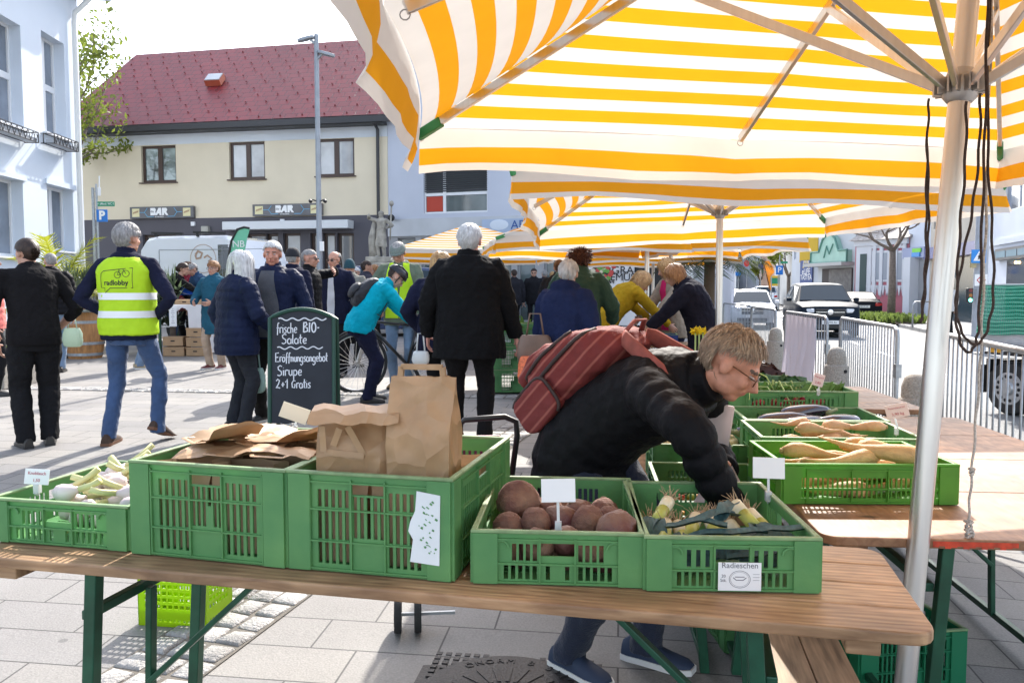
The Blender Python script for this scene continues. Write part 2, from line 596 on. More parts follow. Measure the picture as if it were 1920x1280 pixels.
# setts: a double row that runs away from us and one across the square
mb=MB()
rs=random.Random(3)
def sett(p,ang,w,l):
 M=Matrix.Rotation(ang,3,'Z')
 r2=rs.uniform(-.06,.06)
 M=M@Matrix.Rotation(r2,3,'Z')
 hw,hl=w/2,l/2
 z=G(p.x,p.y)
 lo=[(-hw,-hl),(hw,-hl),(hw,hl),(-hw,hl)]
 c=[rs.uniform(0.78,0.9)for _ in lo]
 jit=[(rs.uniform(-.008,.008),rs.uniform(-.008,.008))for _ in lo]
 rings=[]
 for f,dz in((1.0,-0.02),(1.0,0.005),(0.82,0.014)):
  rings.append([p*1.0+M@V(((a+jit[i][0])*f,(b+jit[i][1])*f,0))+V((0,0,z-p.z+dz+(rs.uniform(-.003,.003)if dz>0.01 else 0)))for i,(a,b)in enumerate(lo)])
 mb.rings(rings)
d1=V((0.29,0.957,0)).normalized();n1=V((d1.y,-d1.x,0))
o1=V((-1.40,2.6,0));bedq=[]
t=0
while t<7.2:
 for k in(-1,0,1):
  l=rs.uniform(0.10,0.15)
  sett(o1+d1*t+n1*(k*0.118),atan2(d1.y,d1.x)-pi/2,0.105,0.12)
 t+=0.132
d2=V((0.99,-0.13,0)).normalized();n2=V((d2.y,-d2.x,0));o2=V((-7.2,10.35,0))
t=0
while t<10.5:
 for k in(0,1):
  sett(o2+d2*t+n2*(k*0.12),atan2(d2.y,d2.x),0.12,0.105)
 t+=0.132
M_sett=mat('sett stone',(0.36,0.345,0.33),0.7,var=0.4,vs=6,bump=0.7,bs=70)
tag(mb.build('cobble_strip',M_sett,smooth=50),kind='structure')
mb=MB()
M_bed=mat('sand between setts',(0.14,0.125,0.105),0.95,var=0.3,vs=90)
def ribbon(o,d,n,w0,w1,L):
 k=24
 vs,fs=[],[]
 for i in range(k+1):
  for w in(w0,w1):
   p=o+d*(L*i/k)+n*w
   vs.append((p.x,p.y,G(p.x,p.y)+0.0045))
 for i in range(k):
  fs.append((2*i,2*i+1,2*i+3,2*i+2))
 mb.add(vs,fs)
ribbon(o1-d1*.1,d1,n1,-0.185,0.185,7.3)
ribbon(o2-d2*.1,d2,n2,-0.07,0.19,10.6)
tag(mb.build('sett_bed',M_bed),kind='structure')
# ------------------------------------------------------------------ generic panel with holes
def panel(mb,o,ax,ay,th,w,h,holes,mi=0):
 """solid sheet w x h in the plane o + a*ax + b*ay, thickness vector th, rectangular openings (a0,b0,a1,b1)"""
 o,ax,ay,th=V(o),V(ax),V(ay),V(th)
 E=1e-5
 hs=[(max(0,a),max(0,b),min(w,c),min(h,d))for a,b,c,d in holes if c>E and d>E and a<w-E and b<h-E]
 def uniq(l):
  out=[]
  for q in sorted(l):
   if not out or q-out[-1]>E:
    out.append(q)
  return out
 xs=uniq([0,w]+[q for r in hs for q in(r[0],r[2])])
 ys=uniq([0,h]+[q for r in hs for q in(r[1],r[3])])
 nx,ny=len(xs)-1,len(ys)-1
 sol=[[True]*ny for _ in range(nx)]
 for i in range(nx):
  cx=(xs[i]+xs[i+1])/2
  for j in range(ny):
   cy=(ys[j]+ys[j+1])/2
   for a,b,c,d in hs:
    if a<cx<c and b<cy<d:
     sol[i][j]=False
     break
 P=lambda i,j,k:o+ax*xs[i]+ay*ys[j]+(th if k else V((0,0,0)))
 idx,vs,fs={},[],[]
 def q(i,j,k):
  key=(i,j,k)
  if key not in idx:
   idx[key]=len(vs)
   vs.append(P(i,j,k))
  return idx[key]
 for i in range(nx):
  for j in range(ny):
   if not sol[i][j]:
    continue
   fs.append((q(i,j,0),q(i+1,j,0),q(i+1,j+1,0),q(i,j+1,0)))
   fs.append((q(i,j,1),q(i,j+1,1),q(i+1,j+1,1),q(i+1,j,1)))
   if i==0 or not sol[i-1][j]:fs.append((q(i,j,0),q(i,j+1,0),q(i,j+1,1),q(i,j,1)))
   if i==nx-1 or not sol[i+1][j]:fs.append((q(i+1,j,0),q(i+1,j,1),q(i+1,j+1,1),q(i+1,j+1,0)))
   if j==0 or not sol[i][j-1]:fs.append((q(i,j,0),q(i,j,1),q(i+1,j,1),q(i+1,j,0)))
   if j==ny-1 or not sol[i][j+1]:fs.append((q(i,j+1,0),q(i+1,j+1,0),q(i+1,j+1,1),q(i,j+1,1)))
 return mb.add(vs,fs,mi)
# ------------------------------------------------------------------ umbrellas
M_greenend=mat('green rib end',(0.02,0.20,0.05),0.45)
def canopy_panel(parent,A,B,P,mid,seed,flap_dir,flap=0.19,curl=0.05,sag=0.05,name='canopy_panel',wave=1.0):
 """cloth between corner A, corner B and the peak P; mid = rib end between A and B"""
 A,B,P,mid=V(A),V(B),V(P),V(mid)
 nt_,ns=14,24
 slant=((A+B)/2-P).length
 nrm=(B-A).cross(P-A).normalized()
 if nrm.z<0:nrm=-nrm
 r=random.Random(seed)
 ph=[r.uniform(0,6.28)for _ in range(4)]
 def edge(s):
  if s<0.5:
   p=A.lerp(mid,s*2);q=s*2
  else:
   p=mid.lerp(B,s*2-1);q=s*2-1
  inw=(P-(A+B)/2).normalized()
  return p+inw*(0.035*4*q*(1-q)),q
 vs,uvs=[],[]
 for j in range(nt_+1):
  t=j/nt_
  for i in range(ns+1):
   s=i/ns
   e,q=edge(s)
   p=e.lerp(P,t)
   w=4*q*(1-q)*(1-t)*(0.25+0.75*min(1,t*3+.2))
   p=p-nrm*(sag*w)+nrm*(0.006*wave*(1-t)*sin(9*s+5*t+ph[0]))
   vs.append(p)
   uvs.append(max(0.02,t*slant))
 fs,fu=[],[]
 W1=ns+1
 for j in range(nt_):
  for i in range(ns):
   f=(j*W1+i,j*W1+i+1,(j+1)*W1+i+1,(j+1)*W1+i)
   fs.append(f)
   fu.append([uvs[k]for k in f])
 me=bpy.data.meshes.new(name)
 me.from_pydata([tuple(p)for p in vs],[],fs)
 uvl=me.uv_layers.new(name='stripe')
 flat=[c for f in fu for q in f for c in(q,0.0)]
 uvl.data.foreach_set('uv',flat)
 po=link(name,me,M_canopy,parent,smooth=0)
 rows=[0,0.03,0.085,0.12,0.155,flap]
 fd=V(flap_dir).normalized()
 vs,fs,fl=[],[],[]
 for j,d in enumerate(rows):
  for i in range(ns+1):
   s=i/ns
   e,q=edge(s)
   k=d/flap
   wv=wave*(0.022*sin(17*s+ph[1])+0.016*sin(31*s+ph[2])+0.01*sin(55*s+ph[3]))
   dz=d*(1+0.07*sin(13*s+ph[2])*k)
   p=e+V((0,0,-dz))+fd*(curl*k*k+wv*k)+(B-A).normalized()*(0.012*k*sin(40*s+ph[0]))
   vs.append(p)
 vals=[0.045,0.045,0.11,0.11,0.045]
 for j in range(len(rows)-1):
  for i in range(ns):
   fs.append((j*W1+i,j*W1+i+1,(j+1)*W1+i+1,(j+1)*W1+i))
   fl.append(vals[j])
 me=bpy.data.meshes.new('valance')
 me.from_pydata([tuple(p)for p in vs],[],fs)
 uvl=me.uv_layers.new(name='stripe')
 uvl.data.foreach_set('uv',[c for q in fl for _ in range(4)for c in(q,0.0)])
 link('valance',me,M_canopy,parent,smooth=0)
 return po
def umbrella(label,base,top,corners,hub_z,seed=1,pole_r=0.029,curls=(0.05,)*4,group='striped market umbrellas',simple=False,flap=0.19,wave=1.0):
 """corners: far-left, far-right, near-right, near-left in world space"""
 base,top=V(base),V(top)
 root=thing('market_umbrella',label,'umbrella',base,0,group)
 C=[V(c)-base for c in corners]
 P=top-base
 mids=[(C[i]+C[(i+1)%4])/2 for i in range(4)]
 ctr=sum(C,V())/4
 mb=MB()
 mb.tube([(0,0,0),P*0.55,P*1.01],[pole_r,pole_r,pole_r*0.9],24)
 mb.build('pole',M_alu,root,smooth=40)
 h=P*((hub_z-base.z)/P.z)
 ax=P.normalized()
 if not simple:
  mb=MB()
  mb.tube([(0,0,0),P*0.02],[pole_r*2.2,pole_r*1.3],20)
  mb.box((0,0,0.012),(0.32,0.32,0.02))
  mb.build('foot_plate',M_galv,root,smooth=40)
 mb=MB()
 hr=pole_r*1.55
 mb.tube([h-ax*0.045,h-ax*0.03,h+ax*0.01,h+ax*0.045],[pole_r*1.12,hr,hr,pole_r*1.15],20)
 for k in range(8):
  a=2*pi*k/8
  d=V((cos(a),sin(a),0))
  for sft in(-0.011,0.011):
   mb.box(h+d*(hr+0.008)+V((-d.y,d.x,0))*sft,(0.03,0.005,0.045),Matrix.Rotation(a,3,'Z'))
 mb.build('runner',M_alu_d,root,smooth=40)
 mb=MB()
 mb.tube([P-ax*0.06,P-ax*0.02,P+ax*0.015],[pole_r*1.7,pole_r*1.9,pole_r*1.2],16)
 mb.build('crown_cap',M_alu_d,root,smooth=40)
 for i in range(4):
  for q,end in((0,C[i]),(1,mids[i])):
   d=(end-P)
   a=P+d*0.03-V((0,0,0.03))
   b=P+d*(0.985 if q==0 else 0.97)-V((0,0,0.026))
   mb=MB();mb.bar(a,b,0.018,0.032)
   mb.build('rib',M_alu,root,bevel=0.002)
   m=a.lerp(b,0.48 if q==0 else 0.52)
   out=V((d.x,d.y,0)).normalized()
   mb=MB();mb.bar(h+out*(hr+0.006),m,0.016,0.028)
   mb.build('strut',M_alu,root,bevel=0.002)
   if q==0:
    mb=MB();mb.bar(P+d*0.945-V((0,0,.03)),P+d*1.004-V((0,0,.028)),0.026,0.04)
    mb.build('rib_end',M_greenend,root,bevel=0.004)
   elif not simple:
    mb=MB()
    e=b
    mb.tube([e+V((0.012*cos(t),0,-0.016+0.012*sin(t)))for t in[2*pi*k/10 for k in range(10)]],0.0018,5,closed=True)
    mb.build('tie_ring',M_galv,root)
 for i in range(4):
  A,B=C[i],C[(i+1)%4]
  out=(mids[i]-ctr);out.z=0
  canopy_panel(root,A,B,P+ax*0.012,mids[i],seed*10+i,out,flap,curls[i],wave=wave)
 return root
# nearest umbrella
Ua=[at(787,240,3.36),at(1876,283,4.0),V((2.78,1.15,2.13)),V((-0.22,0.52,2.13))]
umbrella('nearest yellow and white striped umbrella, its pole at the right end of the front table',(1.085,2.26,0.0),(1.30,2.34,2.92),Ua,2.03,1,curls=(-0.02,-0.03,0.06,0.05),wave=.55)
Ub=[V((0.26,7.98,2.02)),V((3.0,7.98,2.14)),V((3.07,5.2,2.13)),V((0.0,5.2,2.22))]
umbrella('second striped umbrella, standing behind the bent man with the red backpack',(1.66,6.6,0.06),(1.64,6.6,2.95),Ub,2.07,2,pole_r=0.027,curls=(0.05,0.04,0.05,0.03),wave=.8)
def sq(cx,cy,s,z,rot=0.0,dz=(0,0,0,0)):
 out=[]
 for(a,b),q in zip(((-1,1),(1,1),(1,-1),(-1,-1)),dz):
  x,y=a*s/2,b*s/2
  out.append(V((cx+x*cos(rot)-y*sin(rot),cy+x*sin(rot)+y*cos(rot),z+q)))
 return out
umbrella('striped umbrella third in the row over the vegetable stalls',(2.2,11.5,0.12),(2.2,11.5,2.86),sq(2.2,11.5,2.75,2.12,0.03),2.0,3,simple=True)
umbrella('striped umbrella fourth in the row, by the produce van',(2.62,15.4,0.15),(2.62,15.4,2.85),sq(2.55,15.4,2.75,2.08,-0.05),2.0,4,simple=True)
umbrella('striped umbrella under which the blonde women serve',(1.66,10.2,0.2),(1.66,10.2,2.75),sq(0.85,10.9,2.3,2.08,0.1),2.0,6,simple=True)
umbrella('striped umbrella seen from outside, its top blazing white, beside the statue',(-0.75,15.0,0.28),(-0.75,15.0,2.62),sq(-0.72,15.0,2.75,2.12,0.12),2.0,5,simple=True)
# ------------------------------------------------------------------ beer tables
def beer_table(label,loc,rz,L,D,H,m,lab_group='folding beer tables',red=None,lens=True):
 """top runs along local x from 0 to L, front edge at y=0"""
 root=thing('folding_table',label,'table',loc,rz,lab_group)
 mb=MB()
 th,rc=0.028,0.055
 nb=4
 bw=D/nb
 for k in range(nb):
  y0,y1=k*bw+0.0017,(k+1)*bw-0.0017
  poly=[]
  def arc(cx,cy,a0):
   return[(cx+rc*cos(a0+i*pi/10),cy+rc*sin(a0+i*pi/10))for i in range(6)]
  if k==0:
   poly=arc(rc,y0+rc,pi)+arc(L-rc,y0+rc,1.5*pi)+[(L,y1),(0,y1)]
  elif k==nb-1:
   poly=[(0,y0),(L,y0)]+arc(L-rc,y1-rc,0)+arc(rc,y1-rc,pi/2)
  else:
   poly=[(0,y0),(L,y0),(L,y1),(0,y1)]
  mb.prism(poly,(0,0,H),(1,0,0),(0,1,0),(0,0,-th))
 mb.build('tabletop',m,root,bevel=0.005,fix=True)
 for x in(0.10,L-0.14):
  mb=MB();mb.box((x,D/2,H-th-0.02),(0.07,D-0.06,0.038))
  mb.build('batten',m,root,bevel=0.004)
 for sx,x in((1,0.36),(-1,L-0.36)):
  for y in(0.05,D-0.05):
   mb=MB()
   mb.bar((x,y,H-th),(x-sx*0.05,y,0.0),0.034,0.034)
   mb.build('leg',M_greenmetal,root,bevel=0.003)
  for z in(0.12,H-0.16):
   mb=MB();mb.bar((x-sx*0.04,0.06,z),(x-sx*0.04,D-0.06,z),0.026,0.026)
   mb.build('crossbar',M_greenmetal,root,bevel=0.003)
  mb=MB()
  mb.bar((x-sx*0.02,D/2,0.33),(x+sx*0.42,D/2,H-th-0.01),0.034,0.016)
  mb.bar((x-sx*0.028,D/2,0.12),(x-sx*0.01,D/2,H-0.16),0.03,0.02)
  mb.build('brace',M_greenmetal,root,bevel=0.003)
 if red:
  mb=MB()
  a,b=red
  n=14
  for i in range(n):
   x0,x1=a+(b-a)*i/n,a+(b-a)*(i+1)/n
   zz=0.006+0.004*sin(i*2.1)
   mb.add([(x0,-0.0012,H-th+zz),(x1,-0.0012,H-th+zz),(x1,-0.0012,H-0.005),(x0,-0.0012,H-0.005)],[(0,1,2,3)])
  mb.build('red_paint_mark',mat('red orange spray',(0.55,0.05,0.015),0.6,var=0.5,vs=25),root)
 return root
def at_z(u,v,z):
 r=ray(u,v)
 return V((0,0,CH))+r*((z-CH)/r.z)
ZT=0.772
fa,fb=at_z(-70,1040,ZT),at_z(1764,1192,ZT)
dd=fb-fa
TR=atan2(dd.y,dd.x)
beer_table('long weathered wooden table across the foreground, carrying five green crates',(fa.x,fa.y,0.0),TR,dd.length,0.58,ZT,M_tabletop)
# second table, behind the pole at the right, running away from us
ga=at_z(1540,1012,ZT)
root2=beer_table('reddish wooden table at the right running away along the barriers',(0.885,2.31,0.0),R(-5),1.35,2.3,ZT,M_tabletop2,red=(0.30,0.53))
for y0,nm in((4.66,'wooden table behind the row of crates, under the second umbrella'),):
 beer_table(nm,(1.12,y0,0.03),R(-5),1.2,1.1,ZT,M_tabletop2)
# low bench under the front table with a red paint smear
bt=thing('bench','low worn wooden bench under the front table, smeared with red paint','bench',(0.62,2.02,0.0),R(-10))
mb=MB()
for k in range(2):
 mb.box((0.11+k*0.115,0.62,0.42),(0.112,1.15,0.028))
mb.build('seat',mat('grey worn bench wood',(0.36,0.25,0.16),0.7,var=0.45,vs=5,stretch=(14,1,14)),bt,bevel=0.004)
for x in(0.075,0.205):
 for y in(0.2,1.0):
  mb=MB();mb.bar((x,y,0.405),(x,y,0),0.03,0.03);mb.build('leg',M_greenmetal,bt,bevel=0.003)
mb=MB()
mb.box((0.165,0.03,0.42),(0.20,0.028,0.03));mb.build('end_batten',MATS['grey worn bench wood'],bt)
mb=MB();mb.add([(0.09,0.014,0.412),(0.25,0.014,0.412),(0.25,0.014,0.428),(0.09,0.014,0.43)],[(0,1,2,3)])
mb.build('red_paint_mark',mat('red orange spray',(0.55,0.05,0.015)),bt)
# ------------------------------------------------------------------ crates
def slots(x0,x1,z0,z1,pitch=0.0185,w=0.0105):
 n=max(1,int(round((x1-x0)/pitch)))
 p=(x1-x0)/n
 return[(x0+k*p+(p-w)/2,z0,x0+k*p+(p+w)/2,z1)for k in range(n)]
def crate_holes(W,H,dense=False):
 hs=[]
 if dense:
  for z0,z1 in((0.02,0.045),(0.052,min(0.086,H-0.02))):
   hs+=slots(0.05,W-0.05,z0,z1,0.0155,0.011)
  return hs
 a0,a1,b0,b1=W*0.17,W*0.385,W*0.615,W*0.83
 if H<0.16:
  for x0,x1 in((a0,a1),(b0,b1)):
   hs+=slots(x0,x1,0.012,H*0.36)
   hs+=slots(x0+0.02 if x0==a0 else x0,x1 if x0==a0 else x1-0.02,H*0.45,H*0.78)
  hs.append((W*0.40,H*0.55,W*0.60,H*0.80))
  hs+=[(W*0.43,0.012,W*0.455,H*0.36),(W*0.545,0.012,W*0.57,H*0.36)]
 else:
  for x0,x1 in((a0,a1),(b0,b1)):
   for z0,z1 in((0.02,H*.30),(H*.33,H*.62),(H*.66,H*.84)):
    hs+=slots(x0,x1,z0,z1)
  hs.append((W*0.395,H*0.80,W*0.605,H*0.92))
  hs+=slots(W*0.395,W*0.605,H*0.36,H*0.78,0.0165,0.010)[:3]+slots(W*0.395,W*0.605,H*0.36,H*0.78,0.0165,0.010)[-2:]
  hs+=slots(W*0.395,W*0.605,H*0.58,H*0.78,0.0165,0.010)
 return hs
def crate(label,loc,rz,W=0.4,D=0.6,H=0.125,m=None,group='green plastic vegetable crates',dense=False,dip=False,cat='crate',dipback=False):
 """front at local y=0, width along x centred on 0"""
 m=m or M_crate
 root=thing('vegetable_crate',label,cat,loc,rz,group)
 t=0.006
 mb=MB()
 panel(mb,(-W/2+.004,0.004,0.004),(1,0,0),(0,1,0),(0,0,0.005),W-.008,D-.008,[(x,y,x+0.03,y+0.008)for x in[0.05+k*0.045 for k in range(int((W-.1)/.045))]for y in[0.05+q*0.03 for q in range(int((D-.1)/.03))]])
 mb.build('base',m,root)
 for side,(o,ax,th,w)in enumerate((((-W/2,0,0),(1,0,0),(0,t,0),W),((W/2,D,0),(-1,0,0),(0,-t,0),W),((W/2,0,0),(0,1,0),(-t,0,0),D),((-W/2,D,0),(0,-1,0),(t,0,0),D))):
  mb=MB()
  hh=H
  hs=crate_holes(w,H,dense and side<2)
  if dip and side<2 and(side==0 or dipback):
   hs.append((w*.24,H*.80,w*.76,H+1))
   hs=[q for q in hs if q[3]<H*.7 or q[3]>H]
  panel(mb,o,ax,(0,0,1),th,w,hh,hs)
  ax_,n=V(ax),-V(th).normalized()
  r=0.007
  O=V(o)
  for f in(0.135,0.395,0.605,0.865):
   c=O+ax_*(w*f)+n*(r/2)+V((0,0,H/2))
   mb.bar(c-V((0,0,H/2-0.004)),c+V((0,0,H/2-0.012-(H*.2 if dip else 0))),r,0.004,up=ax_)
  zs=(0.006,H*.405,H-0.016)if H<0.16 else(0.008,H*.315,H*.64,H-0.02)
  for z in zs:
   if dip and z>H*.8:continue
   c=O+n*(r/2)+V((0,0,z))
   mb.bar(c+ax_*(w*.135),c+ax_*(w*.865),0.004,r,up=n)
  for f in(0.028,w-0.028):
   c=O+ax_*f+n*0.0042+V((0,0,H/2))
   mb.bar(c-V((0,0,H/2-.002)),c+V((0,0,H/2-.002)),0.058,0.0088,up=n)
  mb.build('end_panel' if side<2 else 'side_panel',m,root)
 mb=MB()
 rw=0.011
 z=H+0.002
 for a,b in(((-W/2,0),(W/2,0)),((-W/2,D),(W/2,D)),((-W/2,0),(-W/2,D)),((W/2,0),(W/2,D))):
  horiz=a[1]==b[1]
  if dip and horiz and(a[1]==0 or dipback):
   y=a[1]
   zd=H*.80
   pts=[(-W/2,z),(-W*.30,z),(-W*.25,zd),(W*.25,zd),(W*.30,z),(W/2,z)]
   for p,q in zip(pts,pts[1:]):
    mb.bar((p[0],y,p[1]),(q[0],y,q[1]),rw,0.007)
  else:
   e=rw/2+0.002
   if horiz:mb.bar((a[0]-e,a[1],z),(b[0]+e,b[1],z),rw+0.004,0.008)
   else:mb.bar((a[0],a[1]+e,z),(b[0],b[1]-e,z),rw+0.004,0.008)
 mb.build('rim',mat('dusty crate rim',(0.20,0.30,0.14),0.6,var=0.3,vs=20)if m is not M_crate_y else m,root,bevel=0.0025)
 if not dense and H<0.16:
  for sx in(-1,1):
   mb=MB();cx=sx*W*0.335
   mb.tube([V((cx+0.017*cos(a),-0.004,H*.70+0.017*sin(a)))for a in[pi*k/8 for k in range(9)]],0.003,6)
   mb.build('moulded_hook',m,root)
 return root
def place2(p,q):
 """front edge from its two ends"""
 p,q=V(p),V(q)
 d=q-p
 return(p+q)/2,atan2(d.y,d.x),d.length
CR={}
def front_crate(key,label,pl,pr,z,D,H,**kw):
 c,a,w=place2(at_z(*pl,z),at_z(*pr,z))
 CR[key]=crate(label,(c.x,c.y,z),a,w,D,H,**kw)
 CR[key]['w']=w
 return CR[key]
zt=ZT+0.002
front_crate('garlic','shallow green crate of fresh garlic at the left end of the front table',(-12,1013),(241,1033),zt,0.50,0.118)
front_crate('flat','deep green crate heaped with folded kraft bags, right of the garlic crate',(252,1036),(536,1064),zt,0.56,0.245)
front_crate('tall','deep green crate with a torn white sticker, two full paper bags standing in it',(546,1064),(846,1090),zt,0.56,0.245)
front_crate('beet','dusty shallow green crate of beetroots on the front table',(889,1092),(1204,1101),zt,0.56,0.125)
front_crate('leek','shallow green crate of leeks with a Radieschen slip on its front',(1212,1106),(1533,1111),zt,0.54,0.125)
# row on the second table, each one standing behind the one before
ROW=[]
def row_crate(key,label,ul,ur,v,z,D=0.40,H=0.13,**kw):
 c,a,w=place2(at_z(ul,v,z),at_z(ur,v+2,z))
 CR[key]=crate(label,(c.x,c.y,z),a,w,D,H,**kw)
 CR[key]['w']=w
row_crate('parsnip','sunlit bright green crate of parsnips at the front of the right table',1468,1792,944,zt,0.40,0.128,dense=True,m=M_crate_y,dip=False)
def row_world(key,label,cx,cy,z,W,D,H,rz=R(-5),**kw):
 CR[key]=crate(label,(cx,cy,z),rz,W,D,H,**kw)
 CR[key]['w']=W
row_world('root','green crate of root parsley right behind the parsnip crate',1.26,3.12,zt,0.60,0.40,0.128)
row_world('egg','green crate of aubergines in the middle of the right row',1.32,3.55,zt,0.60,0.40,0.128,m=M_crate)
row_world('radish','taller green crate of radishes with long leaf stems behind the aubergines',1.36,3.98,zt,0.60,0.40,0.20,m=M_crate)
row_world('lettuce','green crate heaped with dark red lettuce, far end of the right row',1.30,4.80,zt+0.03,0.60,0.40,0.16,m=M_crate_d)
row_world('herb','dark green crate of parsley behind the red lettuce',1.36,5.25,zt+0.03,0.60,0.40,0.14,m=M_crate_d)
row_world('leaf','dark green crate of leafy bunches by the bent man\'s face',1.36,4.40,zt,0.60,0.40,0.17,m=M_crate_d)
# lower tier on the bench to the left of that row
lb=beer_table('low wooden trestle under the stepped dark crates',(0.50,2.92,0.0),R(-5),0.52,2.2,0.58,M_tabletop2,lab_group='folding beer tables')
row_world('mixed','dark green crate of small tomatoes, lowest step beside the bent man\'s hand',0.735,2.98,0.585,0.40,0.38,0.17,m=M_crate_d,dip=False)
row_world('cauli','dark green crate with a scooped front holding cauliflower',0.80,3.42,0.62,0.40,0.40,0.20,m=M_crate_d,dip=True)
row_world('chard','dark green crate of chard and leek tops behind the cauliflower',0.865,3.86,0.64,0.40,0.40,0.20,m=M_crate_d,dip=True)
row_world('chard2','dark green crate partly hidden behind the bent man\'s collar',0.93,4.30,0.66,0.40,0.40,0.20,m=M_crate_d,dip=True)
# empty crates on the ground
crate('empty green crate standing on the slabs behind the right table legs',(1.42,2.85,G(1.42,2.85)+.004),R(8),0.4,0.55,0.2,m=mat('bluish green crate plastic',(0.015,0.20,0.09),0.4,trans=0.2))
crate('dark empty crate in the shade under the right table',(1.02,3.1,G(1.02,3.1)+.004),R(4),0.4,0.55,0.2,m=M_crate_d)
# lime basket under the left end
lm=mat('lime green plastic',(0.40,0.62,0.0),0.35,trans=0.45)
bk=thing('basket','lime green plastic basket on the slabs under the left end of the front table','basket',(at_g(300,1180).x+0.05,at_g(300,1180).y,at_g(300,1180).z+.002),R(-9))
W_,D_,H_=0.30,0.22,0.225
mb=MB()
for o,ax,th,w in(((-W_/2,0,0),(1,0,0),(0,.004,0),W_),((W_/2,D_,0),(-1,0,0),(0,-.004,0),W_),((W_/2,0,0),(0,1,0),(-.004,0,0),D_),((-W_/2,D_,0),(0,-1,0),(.004,0,0),D_)):
 hs=[(0.03+k*0.021,0.02,0.03+k*0.021+0.012,0.03)for k in range(int((w-.06)/.021))]
 for r_ in range(5):
  hs+=[(0.03+k*0.026,0.075+r_*0.028,0.03+k*0.026+0.018,0.075+r_*0.028+0.016)for k in range(int((w-.05)/.026))]
 panel(mb,o,ax,(0,0,1),th,w,H_,hs)
mb.build('wall',lm,bk)
mb=MB();mb.box((0,D_/2,0.006),(W_-.01,D_-.01,0.008));mb.build('base',lm,bk)
mb=MB()
mb.tube([(-W_/2,0,H_),(W_/2,0,H_),(W_/2,D_,H_),(-W_/2,D_,H_)],0.008,6,closed=True);mb.build('rim',lm,bk)
# ------------------------------------------------------------------ people
M_skin=mat('skin',(0.50,0.27,0.19),0.5,var=0.14,vs=30,bump=0.05,bs=120)
M_skin2=mat('ruddy skin',(0.55,0.27,0.185),0.5,var=0.16,vs=30,bump=0.05,bs=120)
M_lip=mat('lips',(0.42,0.15,0.12),0.45)
M_eye=mat('eye white',(0.38,0.35,0.33),0.3)
M_iris=mat('iris',(0.03,0.025,0.02),0.15)
M_brow=mat('eyebrow hair',(0.13,0.09,0.07),0.8)
def cloth(name,col,rough=0.9,var=0.2,bump=0.25,bs=55,sheen=0.0,vs=5):
 return mat(name,col,rough,var=var,vs=vs,bump=bump,bs=bs,sheen=sheen,spec=0.12)
def puffy(name,col):
 return mat(name,col,0.62,var=0.25,vs=6,bump=0.35,bs=28,spec=0.1)
def denim(name,col):
 return mat(name,col,0.85,var=0.32,vs=4,bump=0.3,bs=160,sheen=0.15,col2=tuple(c*0.55 for c in col))
def ik(a,b,l1,l2,hint):
 a,b=V(a),V(b)
 d=b-a
 L=min(d.length,(l1+l2)*0.999)
 dn=d.normalized()
 x=(l1*l1-l2*l2+L*L)/(2*L)
 h=sqrt(max(0,l1*l1-x*x))
 hint=V(hint)
 hn=hint-dn*hint.dot(dn)
 hn=hn.normalized()if hn.length>1e-5 else dn.orthogonal().normalized()
 return a+dn*x+hn*h,a+dn*L
def finger_chain(mb,p,d,n,L,r,curl,seg=3,mi=0):
 """a finger that starts at p, points along d and curls towards n"""
 pts,rs=[p-d*0.012],[r]
 q=V(p)
 ax=d.cross(n).normalized()
 dd=V(d)
 for k,f in enumerate((0.45,0.32,0.23)):
  pts.append(q.copy());rs.append(r*(1.0-0.1*k))
  dd=Matrix.Rotation(curl*(0.6 if k==0 else 1.0),3,ax)@dd
  q=q+dd*(L*f)
 pts.append(q);rs.append(r*0.72)
 pts.append(q+dd*r*0.55);rs.append(r*0.3)
 mb.tube(pts,rs,7,mi)
def hand(mb,w,d,n,side,s,curl=0.35,spread=0.05,mi=0):
 """w wrist, d pointing direction, n palm normal, side +1/-1 gives the thumb side"""
 d=V(d).normalized()
 n=V(n);n=(n-d*n.dot(d)).normalized()
 t=d.cross(n)*side
 P=0.092*s
 rings=[]
 for f,wd,th in((-0.25,0.024,0.019),(0.05,0.027,0.017),(0.35,0.036,0.016),(0.7,0.040,0.014),(1.0,0.038,0.011),(1.06,0.03,0.007)):
  c=w+d*(P*f)
  rings.append([c+t*(wd*s*cos(a))+n*(th*s*sin(a))for a in[2*pi*k/12 for k in range(12)]])
 mb.rings(rings,mi=mi)
 for k,(off,L)in enumerate(((0.029,0.070),(0.010,0.080),(-0.010,0.075),(-0.028,0.058))):
  a=(1.5-k)*spread
  dd=(d+t*a).normalized()
  finger_chain(mb,w+d*(P*(0.97-0.05*abs(k-1)))+t*(off*s),dd,n,L*s,0.0088*s,curl*(1+0.12*k),mi=mi)
 td=(d*0.62+t*0.7+n*0.32).normalized()
 finger_chain(mb,w+d*(P*0.28)+t*(0.026*s),td,(n-t*.5).normalized(),0.072*s,0.0105*s,curl*0.7,mi=mi)
